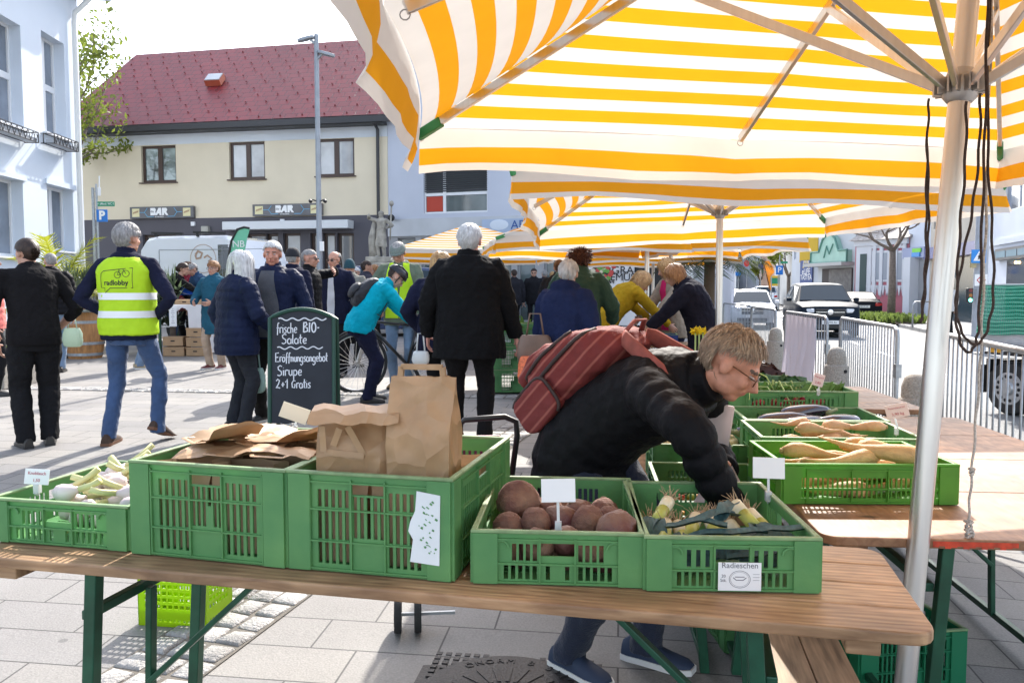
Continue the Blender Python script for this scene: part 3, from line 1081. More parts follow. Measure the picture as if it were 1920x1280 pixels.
def strand_hair(parent,name,hc,HM,H,m,style,n,rng,cover=None):
 """hair as one mesh: a cap on the skull plus many tapered locks. hc centre of the skull, HM head axes"""
 sc=H/0.235
 rx_,ry_,rz_=0.079*sc,0.100*sc,0.091*sc
 mb=MB()
 L0=style.get('len',0.035)*sc
 front=style.get('front',0.030)
 back=style.get('back',-0.075)
 bald=style.get('bald',0.0)
 wdt=style.get('w',0.0034)*sc
 lift=style.get('lift',0.35)
 def inside(p):
  yy=p.y/ry_
  lim=back*sc+(front-back)*sc*sstep(-0.35,0.75,yy)
  if abs(p.x)>0.055*sc and yy>0.1:
   lim=max(lim,(front-0.03)*sc)
  if p.z<lim:return False
  if style.get('flow')in('short','back')and abs(p.x)>0.052*sc and p.y>-0.048*sc and p.z<0.022*sc:return False
  if bald and(V((p.x,p.y-0.01,0)).length<bald*sc and p.z>0.03*sc):return False
  if bald and yy>0.15 and p.z>0.0:return False
  return True
 nu,nv=32,20
 vs,fs,ok=[],[],[]
 for j in range(nv+1):
  th=pi*j/nv
  for i in range(nu):
   ph=2*pi*i/nu
   p=V((sin(th)*cos(ph),sin(th)*sin(ph),cos(th)))
   q=V((p.x*rx_,p.y*ry_,p.z*rz_))
   bump=1.0+style.get('vol',0.05)*(0.6+0.8*noise.noise(p*3.1+V((rng.random()*0,3.3,style.get('seed',0)))))
   ok.append(inside(q))
   vs.append(hc+HM@(q*bump))
 for j in range(nv):
  for i in range(nu):
   k=(i+1)%nu
   f=(j*nu+i,(j+1)*nu+i,(j+1)*nu+k,j*nu+k)
   if sum(ok[a]for a in f)>=3:
    fs.append(f)
 mb.add(vs,fs)
 cnt=0
 tries=0
 part_x=style.get('part',0.01)
 while cnt<n and tries<n*12:
  tries+=1
  z=rng.uniform(-0.9,1.0);a=rng.uniform(0,2*pi)
  s_=sqrt(max(0,1-z*z))
  u=V((s_*cos(a),s_*sin(a),z))
  p=V((u.x*rx_,u.y*ry_,u.z*rz_))*1.02
  if not inside(p):continue
  cnt+=1
  nr=V((u.x/rx_,u.y/ry_,u.z/rz_)).normalized()
  sty=style.get('flow','short')
  if sty=='short':
   fl=V((0.25*(1 if p.x>part_x else-1),0.75 if p.z>0.04*sc and p.y>-0.02 else-0.15,-0.5-0.6*max(0,-p.y/ry_)))
  elif sty=='bob':
   fl=V((0.9*(1 if p.x>part_x else-1),-0.2,-0.8))
  elif sty=='back':
   fl=V((-p.x*2.0,-1.0,-0.25))
  elif sty=='curly':
   fl=V((rng.uniform(-1,1),rng.uniform(-1,1),rng.uniform(-1,1)))
  else:
   fl=V((rng.uniform(-.4,.4),0.5,0.2))
  jt=0.4 if sty=='bob' else 1.0
  fl+=V((rng.uniform(-.3,.3),rng.uniform(-.3,.3),rng.uniform(-.2,.2)))*jt
  L=L0*rng.uniform(0.6,1.15)
  seg=style.get('seg',3)
  pts=[p]
  q=p.copy()
  lf_=lift*rng.uniform(.4,1.7)
  dirv=(fl-nr*fl.dot(nr)).normalized()*(1-lf_)+nr*lf_
  for k in range(seg):
   dirv=dirv.normalized()
   q=q+dirv*(L/seg)
   e=V((q.x/rx_,q.y/ry_,q.z/rz_))
   if q.z>-rz_*0.95:
    if e.length<1.03:
     q=V((e.x*rx_,e.y*ry_,e.z*rz_))*(1.05/max(e.length,.2))
   elif sty=='bob':
    r2=sqrt((q.x/(rx_*1.05))**2+(q.y/(ry_*1.0))**2)
    if r2<0.95 and q.y<0.03:
     q.x/=max(r2,.2);q.y/=max(r2,.2)
   e=V((q.x/rx_**2,q.y/ry_**2,q.z/rz_**2)).normalized()
   if sty=='curly':
    dirv=dirv+V((rng.uniform(-1,1),rng.uniform(-1,1),rng.uniform(-1,1)))*0.9
   else:
    t2=fl-e*fl.dot(e)
    dirv=t2.normalized()*0.8+V((0,0,-0.35))+e*lift*(0.5 if k==0 else-0.1)
    if sty=='bob' and q.z<0.1*rz_:
     dirv=V((q.x*1.5,-abs(q.y)*0.2,-1))
   pts.append(q.copy())
  W_=[hc+HM@q for q in pts]
  sd_=(W_[-1]-W_[0]).cross(HM@nr)
  if sd_.length<1e-6:continue
  sd_.normalize()
  vs,fs=[],[]
  for k,q in enumerate(W_):
   w=wdt*(1-(k/seg)**1.6*0.85)
   up_=(HM@nr)*(w*.5)
   vs+=[q-sd_*w,q+up_,q+sd_*w]
  for k in range(seg):
   o=k*3
   fs+=[(o,o+1,o+4,o+3),(o+1,o+2,o+5,o+4)]
  mb.add(vs,fs)
 return mb.build(name,m,parent,smooth=0)
def hair_mat(name,c,c2):
 return mat(name,c,0.5,var=0.3,vs=60,col2=c2,spec=0.35,stretch=(1,1,0.35))
H_white=hair_mat('white hair',(0.72,0.71,0.70),(0.46,0.45,0.45))
H_grey=hair_mat('grey hair',(0.42,0.40,0.39),(0.20,0.19,0.19))
H_dark=hair_mat('dark brown hair',(0.055,0.03,0.02),(0.02,0.012,0.01))
H_brown=hair_mat('brown hair',(0.16,0.08,0.045),(0.07,0.035,0.02))
H_blond=hair_mat('blond hair',(0.58,0.37,0.17),(0.30,0.16,0.065))
H_ginger=hair_mat('light brown hair',(0.45,0.23,0.10),(0.22,0.10,0.04))
H_greyblond=hair_mat('greying blond hair',(0.40,0.30,0.21),(0.15,0.10,0.07))
H_curl=hair_mat('reddish curly hair',(0.13,0.045,0.025),(0.05,0.018,0.012))
STY=dict(short=dict(len=0.035,flow='short',vol=0.05),shortfull=dict(len=0.05,flow='short',vol=0.09,lift=0.3,back=-0.08),fringe=dict(len=0.03,flow='short',bald=0.075,vol=0.03,front=0.05),buzz=dict(len=0.012,flow='short',vol=0.02,lift=0.3),bob=dict(len=0.34,flow='bob',seg=9,vol=0.12,back=-0.09,lift=0.2,w=0.006,front=0.04),mid=dict(len=0.14,flow='bob',seg=5,vol=0.12,back=-0.09,lift=0.25,w=0.006,front=0.04),tied=dict(len=0.10,flow='back',seg=4,vol=0.04,back=-0.085,lift=0.05,w=0.006,front=0.035),curly=dict(len=0.07,flow='curly',seg=5,vol=0.22,back=-0.09,lift=0.6,w=0.007),)
def person(label,pos,yaw,h=1.72,top=None,trousers=None,shoe=None,hair=None,style='short',skin=None,w=1.0,lean=0.0,curl=0.0,head=(0,0,0),hands=None,feet=None,drop=0.0,back=0.0,hem=0.10,thick=0.018,quilt=0.0,topname='jacket',collar=True,lod=1,sleeve=1.0,face=True,glasses=None,group=None,nh=None,flare=0.0,hood=False,hcurl=(0.35,0.35),palm=None,inner=None,stance=0.09,coat_open=None,legw=1.0,vest=None,shoew=1.0,elbow=None,sidelean=0.0,headscale=1.0,seed=1,name='person',cat='person',eyes=True):
 """one continuous body with garments and hair as its parts. Local axes: x to the person's right, y ahead, z up"""
 rng=random.Random(hash(label)%1000 if False else sum(map(ord,label))+seed)
 skin=skin or M_skin
 root=thing(name,label,cat,pos,yaw,group)
 vox={0:0.007,1:0.010,2:0.015,3:0.02}[lod]
 hip_z=0.515*h-drop
 Pv=V((sidelean*-0.0,-back,hip_z))
 Lt=0.315*h
 def spine(t):
  n=12
  p=Pv.copy()
  if t<=0:
   a=R(lean)*(0.35 if lean<45 else 0.06)
   return p+V((0,sin(a),cos(a)))*t,a
  st=t/n
  for k in range(n):
   a=R(lean)+R(curl)*((k+.5)*st/Lt)
   p=p+V((sin(R(sidelean)),sin(a),cos(a)))*st
  return p,R(lean)+R(curl)*(t/Lt)
 def ring(t,hw,hd,fo=0.0,n=20,e=2.4):
  c,a=spine(t)
  f=V((0,cos(a),-sin(a)))
  x=V((1,0,0))
  out=[]
  for k in range(n):
   th=2*pi*k/n
   cx,cy=cos(th),sin(th)
   q=(abs(cx)**e+abs(cy)**e)**(-1/e)
   out.append(c+x*(hw*q*cx)+f*(hd*q*cy+fo))
  return out
 sh_w=0.112*h*(0.9+0.1*w)
 shc,sa=spine(0.270*h)
 SH={s:shc+V((s*sh_w,0,0))-V((0,cos(sa),-sin(sa)))*0.008 for s in(-1,1)}
 HP={s:Pv+V((s*0.052*h,0,-0.01))for s in(-1,1)}
 la,lf=0.172*h,0.150*h
 lt,ls=0.245*h,0.232*h
 hands=hands or{}
 HD,EL,WD={},{},{}
 for i,s in((0,-1),(1,1)):
  tg=hands.get(s)
  if tg is None:
   tg=SH[s]+V((s*0.065,0.05,-(la+lf)*0.975))
  else:
   tg=V(tg)
  hint=(elbow or{}).get(s,(s*0.7,-0.8,-0.2))
  EL[s],HD[s]=ik(SH[s],tg,la,lf,hint)
  WD[s]=(HD[s]-EL[s]).normalized()
 feet=feet or{}
 FT,KN,FY={},{},{}
 for s in(-1,1):
  f=feet.get(s,(s*stance,0.02*s,-s*8,0.0))
  FT[s]=V((f[0],f[1],0.05*h*0.92+(f[3]if len(f)>3 else 0)))
  FY[s]=R(f[2])if len(f)>2 else 0
  KN[s],FT[s]=ik(HP[s],FT[s],lt,ls,(s*0.15,1,0))
 nb,na=spine(0.325*h)
 Hh=0.132*h*headscale
 hy,hp,hr=R(head[0]),R(head[1]),R(head[2])
 HM=Matrix.Rotation(-hy,3,'Z')@Matrix.Rotation(-hp,3,'X')@Matrix.Rotation(hr,3,'Y')
 updir=(V((0,sin(na),cos(na)))*0.6+HM@V((0,0,1))*0.4).normalized()
 hc=nb+updir*(0.034*h)+HM@V((0,0.02,0.055*Hh/.235))
 k=Hh/0.235
 def HP_(x,y,z):return hc+HM@(V((x,y,z))*k)
 mb=MB()
 w0=w
 mb.rings([ring(t*h,a*h*w0*.90,b*h*w0*.88,0)for t,a,b in((-.07,.07,.05),(-.03,.098,.072),(0.02,.098,.072),(.10,.082,.062),(.2,.098,.066),(.265,.092,.056),(.295,.06,.045),(.33,.034,.034))])
 nk0=spine(0.30*h)[0]
 mb.tube([nk0,nb,HP_(0,-0.02,-0.06),HP_(0,-0.01,0.0)],[0.058*k,0.054*k,0.055*k,0.05*k],14)
 mb.ell(HP_(0,-0.012,0.028),(0.074*k,0.094*k,0.087*k),HM,18,14)
 mb.ell(HP_(0,0.022,-0.028),(0.061*k,0.068*k,0.078*k),HM,16,12)
 mb.ell(HP_(0,0.055,-0.090),(0.030*k,0.028*k,0.021*k),HM,10,8)
 for s in(-1,1):
  mb.ell(HP_(s*0.034,0.018,-0.068),(0.026*k,0.045*k,0.03*k),HM,10,8)
  mb.ell(HP_(s*0.034,0.060,-0.030),(0.024*k,0.024*k,0.024*k),HM,10,8)
  mb.ell(HP_(s*0.076,-0.008,-0.008),(0.011*k,0.022*k,0.034*k),HM@Matrix.Rotation(s*R(-18),3,'Z'),10,8)
 mb.ell(HP_(0,0.074,0.022),(0.050*k,0.018*k,0.014*k),HM,12,8)
 mb.tube([HP_(0,0.082,0.012),HP_(0,0.098,-0.012),HP_(0,0.112,-0.034),HP_(0,0.098,-0.040)],[0.009*k,0.0115*k,0.0155*k,0.011*k],10)
 mb.ell(HP_(0,0.078,-0.060),(0.026*k,0.017*k,0.016*k),HM,10,8)
 for s in(-1,1):
  mb.tube([SH[s]*1.0,EL[s],EL[s]+WD[s]*lf*.35,HD[s]+WD[s]*0.01],[0.045*w,0.037*w,0.040*w,0.026],12)
  mb.tube([HP[s]+V((0,0,.02)),HP[s].lerp(KN[s],.45),KN[s],KN[s].lerp(FT[s],.3),FT[s]-V((0,0,.02))],[0.075*w,0.066*w,0.050,0.050,0.036],12)
 bm_=remesh(mb,vox,2)
 hb=MB()
 pl=palm or{}
 for i,s in((0,-1),(1,1)):
  n_=pl.get(s,(-s,0.15,0))
  dn=WD[s]
  hd_=(pl.get('d',{})or{}).get(s)
  hand(hb,HD[s]+WD[s]*0.012,hd_ if hd_ else dn,n_,(1 if V(dn).cross(V(n_)).dot(V((0,1,0.3)))>0 else-1),h/1.78,hcurl[i])
 b0=bmesh.new()
 b0.from_mesh(bm_)
 hm=hb.mesh('h')
 b0.from_mesh(hm)
 b0.to_mesh(bm_)
 b0.free()
 bpy.data.meshes.remove(hm)
 body=link('body',bm_,[skin,M_lip,M_brow],root,smooth=0)
 if lod<=1 and face:
  lc=HP_(0,0.094,-0.0605)
  HI=HM.transposed()
  for p in bm_.polygons:
   q=HI@(p.center-lc)/k
   if abs(q.x)<0.021 and abs(q.z)<0.0055 and q.y>-0.014:
    p.material_index=1
   q2=HI@(p.center-hc)/k
   if q2.y>0.06 and 0.016<q2.z<0.027 and 0.012<abs(q2.x)<0.05:
    p.material_index=2
 if face and eyes and lod<=2:
  for s in(-1,1):
   mb=MB()
   mb.ell(HP_(s*0.031,0.0765,0.0005),(0.0125*k,0.0122*k,0.0062*k),HM,10,8)
   mb.ell(HP_(s*0.031,0.0845,-0.0005),(0.0060*k,0.0055*k,0.0056*k),HM,8,6,1)
   mb.build('eye',[M_eye,M_iris],root,smooth=0)
 if trousers:
  mb=MB()
  tr=MB()
  mb.rings([ring(t*h,a*h*w,b*h*w,0)for t,a,b in((-.075,.085,.06),(-.03,.105,.080),(0.03,.104,.078),(.065,.098,.074))])
  for s in(-1,1):
   a,b,c=HP[s]+V((0,0,0.01)),KN[s],FT[s]
   lg=legw
   pts=[a,a.lerp(b,.35),a.lerp(b,.75),b,b.lerp(c,.3),b.lerp(c,.7),b.lerp(c,1.0),c+V((0,0,-0.035))]
   rs_=[0.090*w,0.086*w*lg,0.071*lg,0.066*lg,0.065*lg,0.060*lg,0.059*lg,0.061*lg]
   mb.tube(pts,rs_,16)
  tm=remesh(mb,vox*1.1,3,((0.11,0.022),(0.04,0.010))if lod<2 else((0.09,0.02),))
  link('trousers',tm,trousers,root,smooth=0)
 if shoe:
  for s in(-1,1):
   f=FT[s]
   cy,sy=cos(FY[s]),sin(FY[s])
   yd,xd=V((-sy,cy,0)),V((cy,sy,0))
   lft=f.z-0.05*h*0.92
   o=V((f.x,f.y,max(0.0,lft)))
   pit=R(28)if lft>0.02 else 0.0
   q=h/1.75
   def sp(x,y,z):
    yy,zz=y*cos(pit)+z*sin(pit),-y*sin(pit)+z*cos(pit)
    return o+xd*(x*q)+yd*(yy*q)+V((0,0,max(0.0,zz*q+(0.045 if pit else 0))))
   mb=MB();so=MB()
   prof=[(-0.085,0.030,0.07),(-0.06,0.036,0.088),(-0.01,0.036,0.095),(0.05,0.040,0.072),(0.11,0.046,0.056),(0.16,0.040,0.046),(0.185,0.022,0.034)]
   rings=[]
   for y,hw,ht in prof:
    hw*=shoew
    rings.append([sp(x*hw,y,0.014+z*(ht-0.014))for x,z in((-1,0),(-1,.4),(-.8,.75),(-.35,1),(.35,1),(.8,.75),(1,.4),(1,0))])
   mb.rings(rings)
   sm=mb.build('shoe',shoe if not isinstance(shoe,(tuple,list))else shoe[0],root,smooth=40,fix=True)
   rings=[]
   for y,hw,ht in prof:
    hw=hw*shoew+0.004
    yy=y*1.03
    rings.append([sp(-hw,yy,0.0),sp(hw,yy,0.0),sp(hw,yy,0.022),sp(-hw,yy,0.022)])
   so.rings(rings)
   so.build('sole',shoe[1]if isinstance(shoe,(tuple,list))else M_black,sm,fix=True)
 if top:
  th=thick
  mb=MB()
  def quilted(t):
   return quilt*(abs(sin(pi*t/0.075))**0.6-0.6)if quilt else 0.0
  base=[(-hem,.106+flare,.078+flare*.7),(-hem*.5,.107+flare*.6,.080+flare*.5),(0,.106,.080),(.05,.101,.077),(.10,.096,.074),(.15,.098,.074),(.20,.106,.077),(.245,.110,.074),(.27,.100,.068),(.29,.080,.058),(.308,.056,.048),(.325,.044,.042)]
  def lerpb(t):
   for(t0,a0,b0),(t1,a1,b1)in zip(base,base[1:]):
    if t<=t1:
     q=(t-t0)/(t1-t0)
     return a0+(a1-a0)*q,b0+(b1-b0)*q
   return base[-1][1:]
  nn=44 if quilt else 16
  rr=[]
  for i in range(nn+1):
   t=-hem+(0.325+hem)*i/nn
   a,b=lerpb(t)
   g=quilted(t*h)
   rr.append(ring(t*h,a*h*w+th+g,b*h*w+th+g))
  mb.rings(rr)
  for s in(-1,1):
   A,B,C=SH[s],EL[s],HD[s]
   if sleeve<1.0:
    C=B.lerp(C,max(0.05,sleeve*2-1))if sleeve>.5 else B
   inn=spine(0.27*h)[0].lerp(A,0.45)
   pts=[inn,A]
   rs_=[0.045*h,0.048*(.6+.4*w)*h/1.72+th*.8+0.008]
   n1=14 if quilt else 5
   for i in range(1,n1+1):
    q=i/n1
    pts.append(A.lerp(B,q));rs_.append((0.056-0.012*q)*w+th*.85+quilted(q*la))
   for i in range(1,n1+1):
    q=i/n1
    pts.append(B.lerp(C,q));rs_.append((0.044-0.013*q)*(0.5+.5*w)+th*.8+quilted(la+q*lf))
   pts.append(C+(C-B).normalized()*0.012);rs_.append(rs_[-1]*0.9)
   mb.tube(pts,rs_,16)
   wq=.6+.4*w;mb.ell(A-V((s*.006,0,.012)),(0.053*wq+th*.8,0.052*wq+th,0.050*wq+th*.7),None,14,10)
  if collar:
   c0,a0=spine(0.305*h)
   c1,a1=spine(0.352*h)
   c1=c1+(HM@V((0,0,1)))*0.0
   mb.tube([c0,c0.lerp(c1,.6),c1],[0.062*k+th,0.060*k+th*.8,0.058*k+th*.6],16)
  if hood:
   c0,a0=spine(0.315*h)
   bk=V((0,-cos(a0),sin(a0)))
   mb.ell(c0+bk*0.075+V((0,0,-0.005)),(0.11,0.055,0.06),None,14,10)
   for s in(-1,1):
    mb.tube([c0+bk*0.07+V((s*.07,0,.01)),c0+V((s*.085,0.01,.012)),c0-bk*0.05+V((s*.05,0,-.02))],[0.035,0.03,0.02],10)
  dd_=((0.13,0.024),(0.045,0.013))if lod<2 else((0.1,0.024),)
  if quilt:dd_=((0.06,0.008),(0.025,0.005))
  tm=remesh(mb,vox*(0.9 if quilt else 1.05),1 if quilt else 3,dd_)
  tops=link(topname,tm,top if not isinstance(top,(list,tuple))else list(top),root,smooth=0)
 else:
  tops=None
 st=STY[style]if isinstance(style,str)and style in STY else(style if isinstance(style,dict)else None)
 if hair and st:
  n=nh or{0:4200,1:1500,2:420,3:160}[lod]
  st=dict(st)
  if lod>=2:st['w']=st.get('w',.0042)*1.8
  strand_hair(root,'hair',HP_(0,-0.012,0.028),HM,Hh,hair,st,n,rng)
 if glasses:
  mb=MB()
  dark=glasses=='sun'
  for s in(-1,1):
   c=HP_(s*0.032,0.098,-0.004)
   ex,ez=HM@V((1,0,0)),HM@V((0,0,1))
   mb.tube([c+ex*(0.023*k*cos(a))+ez*(0.016*k*sin(a))for a in[2*pi*q/14 for q in range(14)]],0.002*k,6,closed=True)
   mb.tube([HP_(s*0.055,0.096,0.002),HP_(s*0.074,0.075,0.004),HP_(s*0.079,0.0,0.004),HP_(s*0.078,-0.018,-0.012)],0.0022*k,6)
  mb.tube([HP_(-0.01,0.099,0.0),HP_(0,0.104,0.003),HP_(0.01,0.099,0.0)],0.0018*k,6)
  gl=mb.build('glasses',MATS.get('tortoiseshell')if glasses=='tort' else M_black,root,smooth=40)
  if dark:
   for s in(-1,1):
    lb_=MB()
    c=HP_(s*0.032,0.0975,-0.004)
    ex,ez=HM@V((1,0,0)),HM@V((0,0,1))
    lb_.prism([(0.023*k*cos(a),0.016*k*sin(a))for a in[2*pi*q/14 for q in range(14)]],c,ex,ez,HM@V((0,0.002,0)))
    lb_.build('lens',M_iris,gl)
 root_info=dict(pos=V(pos),yaw=yaw,root=root,body=body,top=tops,spine=spine,ring=ring,SH=SH,EL=EL,HD=HD,WD=WD,HP=HP,KN=KN,FT=FT,hc=hc,HM=HM,k=k,HPf=HP_,h=h,w=w,nb=nb,na=na)
 return root_info
MATS['tortoiseshell']=mat('tortoise shell',(0.13,0.05,0.02),0.3,var=0.6,vs=80)
S_black=(mat('black shoe leather',(0.02,0.018,0.017),0.45,var=0.2),M_black)
S_brown=(mat('dark brown suede',(0.055,0.03,0.02),0.85),mat('brown sole',(0.14,0.06,0.03),0.7))
S_white=mat('white rubber sole',(0.72,0.71,0.69),0.6)
C_black=cloth('black knit',(0.010,0.009,0.010))
C_blackj=cloth('black wool',(0.008,0.008,0.009),bump=0.35,bs=120)
C_navy=cloth('navy cloth',(0.012,0.014,0.035))
C_navyp=puffy('navy quilted nylon',(0.012,0.018,0.05))
C_blackp=puffy('black quilted nylon',(0.008,0.008,0.010))
C_jeans=denim('blue denim',(0.045,0.095,0.22))
C_jeans_l=denim('light denim',(0.20,0.30,0.45))
C_dtrous=cloth('dark trousers',(0.012,0.012,0.014))
C_dnavy=cloth('dark navy trousers',(0.012,0.014,0.035))
C_beige=cloth('beige cotton',(0.42,0.32,0.24))
C_grey=cloth('grey cotton',(0.11,0.115,0.13))
def stand(u,vt,h,d0=3.0):
 d=d0
 while d<70:
  q=at(u,vt,d)
  if q.z-G(q.x,q.y)>=h:break
  d+=0.05
 q=at(u,vt,d)
 return V((q.x,q.y,G(q.x,q.y)))
def onfloor(x,y):return V((x,y,G(x,y)))
def to_local(pos,yaw,p):
 return Matrix.Rotation(-yaw,3,'Z')@(V(p)-V(pos))
def head_shell(I,name,m,sc=1.0,zmin=0.0,up=0.0,back=0.0,fr=0.0,smooth=0,noise_=0.0):
 """a cap that sits on the skull"""
 k,HM=I['k'],I['HM']
 mb=MB()
 nu,nv=28,9
 rings=[]
 for j in range(nv+1):
  f=j/nv
  z=zmin+(0.098*sc+up-zmin)*sin(f*pi/2)
  q=max(0.03,cos(f*pi/2)**0.75)
  rings.append([I['HPf'](0.083*sc*q*cos(a),-0.012+back+(0.104*sc*q+fr*q)*sin(a),z+0.02)for a in[2*pi*i/nu for i in range(nu)]])
 mb.rings(rings,True,True)
 return mb.build(name,m,I['root'],smooth=60)
# ---------------------------------------------------------------- left foreground
p=at_g(72,836)
person('man in black with a dark ponytail, sleeves pushed up and hand in pocket',p,R(38),1.76,top=C_black,trousers=C_dtrous,shoe=S_black,hair=H_dark,style='tied',w=1.0,lean=3,curl=22,head=(-22,4,0),hem=0.045,thick=0.012,topname='sweater',collar=False,sleeve=0.72,lod=0,legw=1.22,hands={-1:(-0.25,0.10,0.86),1:(0.20,0.17,0.94)})
I2=None
mb=MB()
p=at_g(248,832)
I=person('man in a yellow high-visibility vest reading radlobby, blue jeans',p,R(-4),1.86,top=C_navy,trousers=C_jeans,shoe=S_brown,hair=H_grey,style='shortfull',w=1.0,skin=M_skin2,head=(14,-2,0),hem=0.05,thick=0.012,topname='sweater',lod=0,hands={-1:(-0.17,0.06,1.05),1:(0.19,0.08,1.05)},elbow={-1:(-1,-.55,0),1:(1,-.55,0)},feet={-1:(-0.17,-0.05,10),1:(0.17,0.10,-18,0.03)})
M_hiv=mat('high visibility yellow',(0.62,0.95,0.02),0.7,var=0.08,vs=6,bump=0.15,bs=30,trans=0.3)
M_refl=mat('reflective tape',(0.80,0.81,0.82),0.35,metal=0.0)
def vest(I,front=False,bands=True,lo=-0.03,name='safety_vest'):
 h,w,ring=I['h'],I['w'],I['ring']
 mb=MB()
 rows=[(lo,.112,.088),(0,.113,.090),(.05,.110,.087),(.10,.107,.085),(.15,.108,.084),(.20,.112,.087),(.245,.117,.085),(.268,.108,.080),(.29,.088,.070),(.306,.062,.058)]
 mb.rings([ring(t*h,a*h*w+.020,b*h*w+.018,0,32)for t,a,b in rows])
 me=remesh(mb,0.010,3,((0.12,0.02),(0.045,0.007)))
 o=link(name,me,M_hiv,I['root'],smooth=0)
 return o,BVHTree.FromPolygons([v.co for v in me.vertices],[p.vertices for p in me.polygons])
def band(I,o,bvh,z,hh,n=40,slope=0.0,lab='reflective_strip'):
 mb=MB()
 vs,fs=[],[]
 for i in range(n+1):
  a=2*pi*i/n
  for k in range(4):
   zz=z+hh*(k/3-.5)+slope*sin(a*1.0)
   d=V((cos(a),sin(a),0))
   c=V((0,I['spine'](z-I['spine'](0)[0].z)[0].y if False else 0,zz))
   hit=bvh.ray_cast(c+d*1.0,-d)
   r=hit[0]if hit[0]is not None else c+d*.2
   vs.append(r+d*0.003)
 for i in range(n):
  for k in range(3):
   q=i*4+k
   fs.append((q,q+4,q+5,q+1))
 mb.add(vs,fs)
 return mb.build(lab,M_refl,o,smooth=0)
vo,bvh=vest(I)
band(I,vo,bvh,1.215,0.055)
band(I,vo,bvh,1.07,0.055)
def on_back(nm,me,cx,cz,bvh,par,m,off=0.003,yd=1):
 """flat art (x,y) pressed on the back of a garment"""
 M=Matrix(((1,0,0,cx),(0,0,0,-0.6),(0,1,0,cz),(0,0,0,1)))
 me.transform(M)
 bm=bmesh.new();bm.from_mesh(me)
 bmesh.ops.subdivide_edges(bm,edges=[e for e in bm.edges if e.calc_length()>0.02],cuts=2)
 bm.to_mesh(me);bm.free()
 drape(me,bvh,(0,1,0),off)
 return link(nm,me,m,par)
def stroke2(mb,pts,w,closed=False):
 """flat line of width w through 2D points, in x,y"""
 P=[V((a,b,0))for a,b in pts]
 n=len(P)
 L,Rr=[],[]
 for i in range(n):
  a=P[i-1]if(i or closed)else P[i]
  b=P[(i+1)%n]if(i<n-1 or closed)else P[i]
  d=(b-a)
  d=d.normalized()if d.length>1e-7 else V((1,0,0))
  nn=V((-d.y,d.x,0))*(w/2)
  L.append(P[i]+nn);Rr.append(P[i]-nn)
 vs=[q for pr in zip(L,Rr)for q in pr]
 m=n if closed else n-1
 mb.add(vs,[(2*i,2*i+1,2*((i+1)%n)+1,2*((i+1)%n))for i in range(m)])
def circ(cx,cy,r,n=24):return[(cx+r*cos(2*pi*i/n),cy+r*sin(2*pi*i/n))for i in range(n)]
on_back('lettering',text_mesh('radlobby',0.056,bold=0.0012),0.002,1.322,bvh,vo,M_ink)
mb=MB()
stroke2(mb,[(-.165,-.05),(-.165,.09),(-.13,.115),(.165,.145),(.165,-.055),(-.06,-.055),(-.125,-.105),(-.12,-.055)],0.007,True)
for cx,cy in((.022,.075),(.108,.088)):stroke2(mb,circ(cx,cy,.032),0.005,True)
stroke2(mb,[(.022,.075),(.05,.075),(.085,.115),(.037,.108),(.05,.075)],0.005)
stroke2(mb,[(.108,.088),(.082,.125),(.072,.128)],0.005);stroke2(mb,[(.022,.075),(.037,.12),(.028,.122),(.046,.122)],0.005)
me=mb.mesh('e');me.transform(Matrix.Diagonal((.78,.80,1,1)))
on_back('emblem',me,0.0,1.325,bvh,vo,M_ink)
# jeans pockets
tb=[c for c in kids(I['root'])if c.name.startswith('trousers')][0]
bt_=BVHTree.FromPolygons([v.co for v in tb.data.vertices],[q.vertices for q in tb.data.polygons])
for s in(-1,1):
 mb=MB()
 stroke2(mb,[(-.07,.07),(.07,.07),(.07,-.05),(0,-.08),(-.07,-.05)],0.006,True)
 on_back('pocket_seam',mb.mesh('s'),s*0.095,0.925,bt_,I['root'],mat('denim seam',(0.02,0.04,0.10),0.9),0.002)
p=at_g(12,742);p.x-=.15
person('person at the left edge in a salmon pink quilted jacket',p,R(-60),1.70,top=puffy('salmon nylon',(0.75,0.22,0.19)),trousers=C_dtrous,shoe=S_black,hair=H_white,style='short',lod=1,quilt=0.008,hem=0.06)
p=stand(94,468,1.76)
person('balding man in a black quilted jacket behind the man in black',p,R(25),1.76,top=C_blackp,trousers=C_jeans_l,shoe=S_black,hair=H_grey,style='buzz',lod=1,quilt=0.010,thick=0.03,hood=True,head=(-15,0,0),hem=0.04)
# ---------------------------------------------------------------- group by the chalk board
p=onfloor(X(442,7.35),7.35)
I=person('white-haired woman in a navy quilted jacket and sunglasses, seen from behind',p,R(-48),1.645,top=C_navyp,trousers=cloth('dark grey jeans',(0.03,0.032,0.04)),shoe=S_black,hair=H_white,style='bob',w=1.12,lod=0,nh=2200,quilt=0.009,thick=0.026,hem=0.10,flare=0.004,head=(-16,3,0),glasses='sun',hands={-1:(-0.24,0.02,0.82),1:(0.20,0.27,0.90)},skin=M_skin2,curl=8,stance=0.07)
p=onfloor(X(513,7.75),7.75)
I9=person('elderly man facing us in a dark open jacket over a grey T-shirt, white hair',p,R(180-8),1.745,top=C_navyp,trousers=cloth('charcoal trousers',(0.022,0.02,0.02)),shoe=(mat('black trainer',(0.03,0.03,0.03),0.6),S_white),hair=H_white,style=dict(STY['short'],front=0.055),w=1.08,lod=0,skin=mat('sunburnt skin',(0.50,0.22,0.15),0.5,var=0.15,vs=30),head=(-14,4,0),hem=0.06,thick=0.022,quilt=0.004,hands={-1:(-0.22,0.12,0.9)},feet={-1:(-0.12,0.05,25),1:(0.14,0.0,-18)})
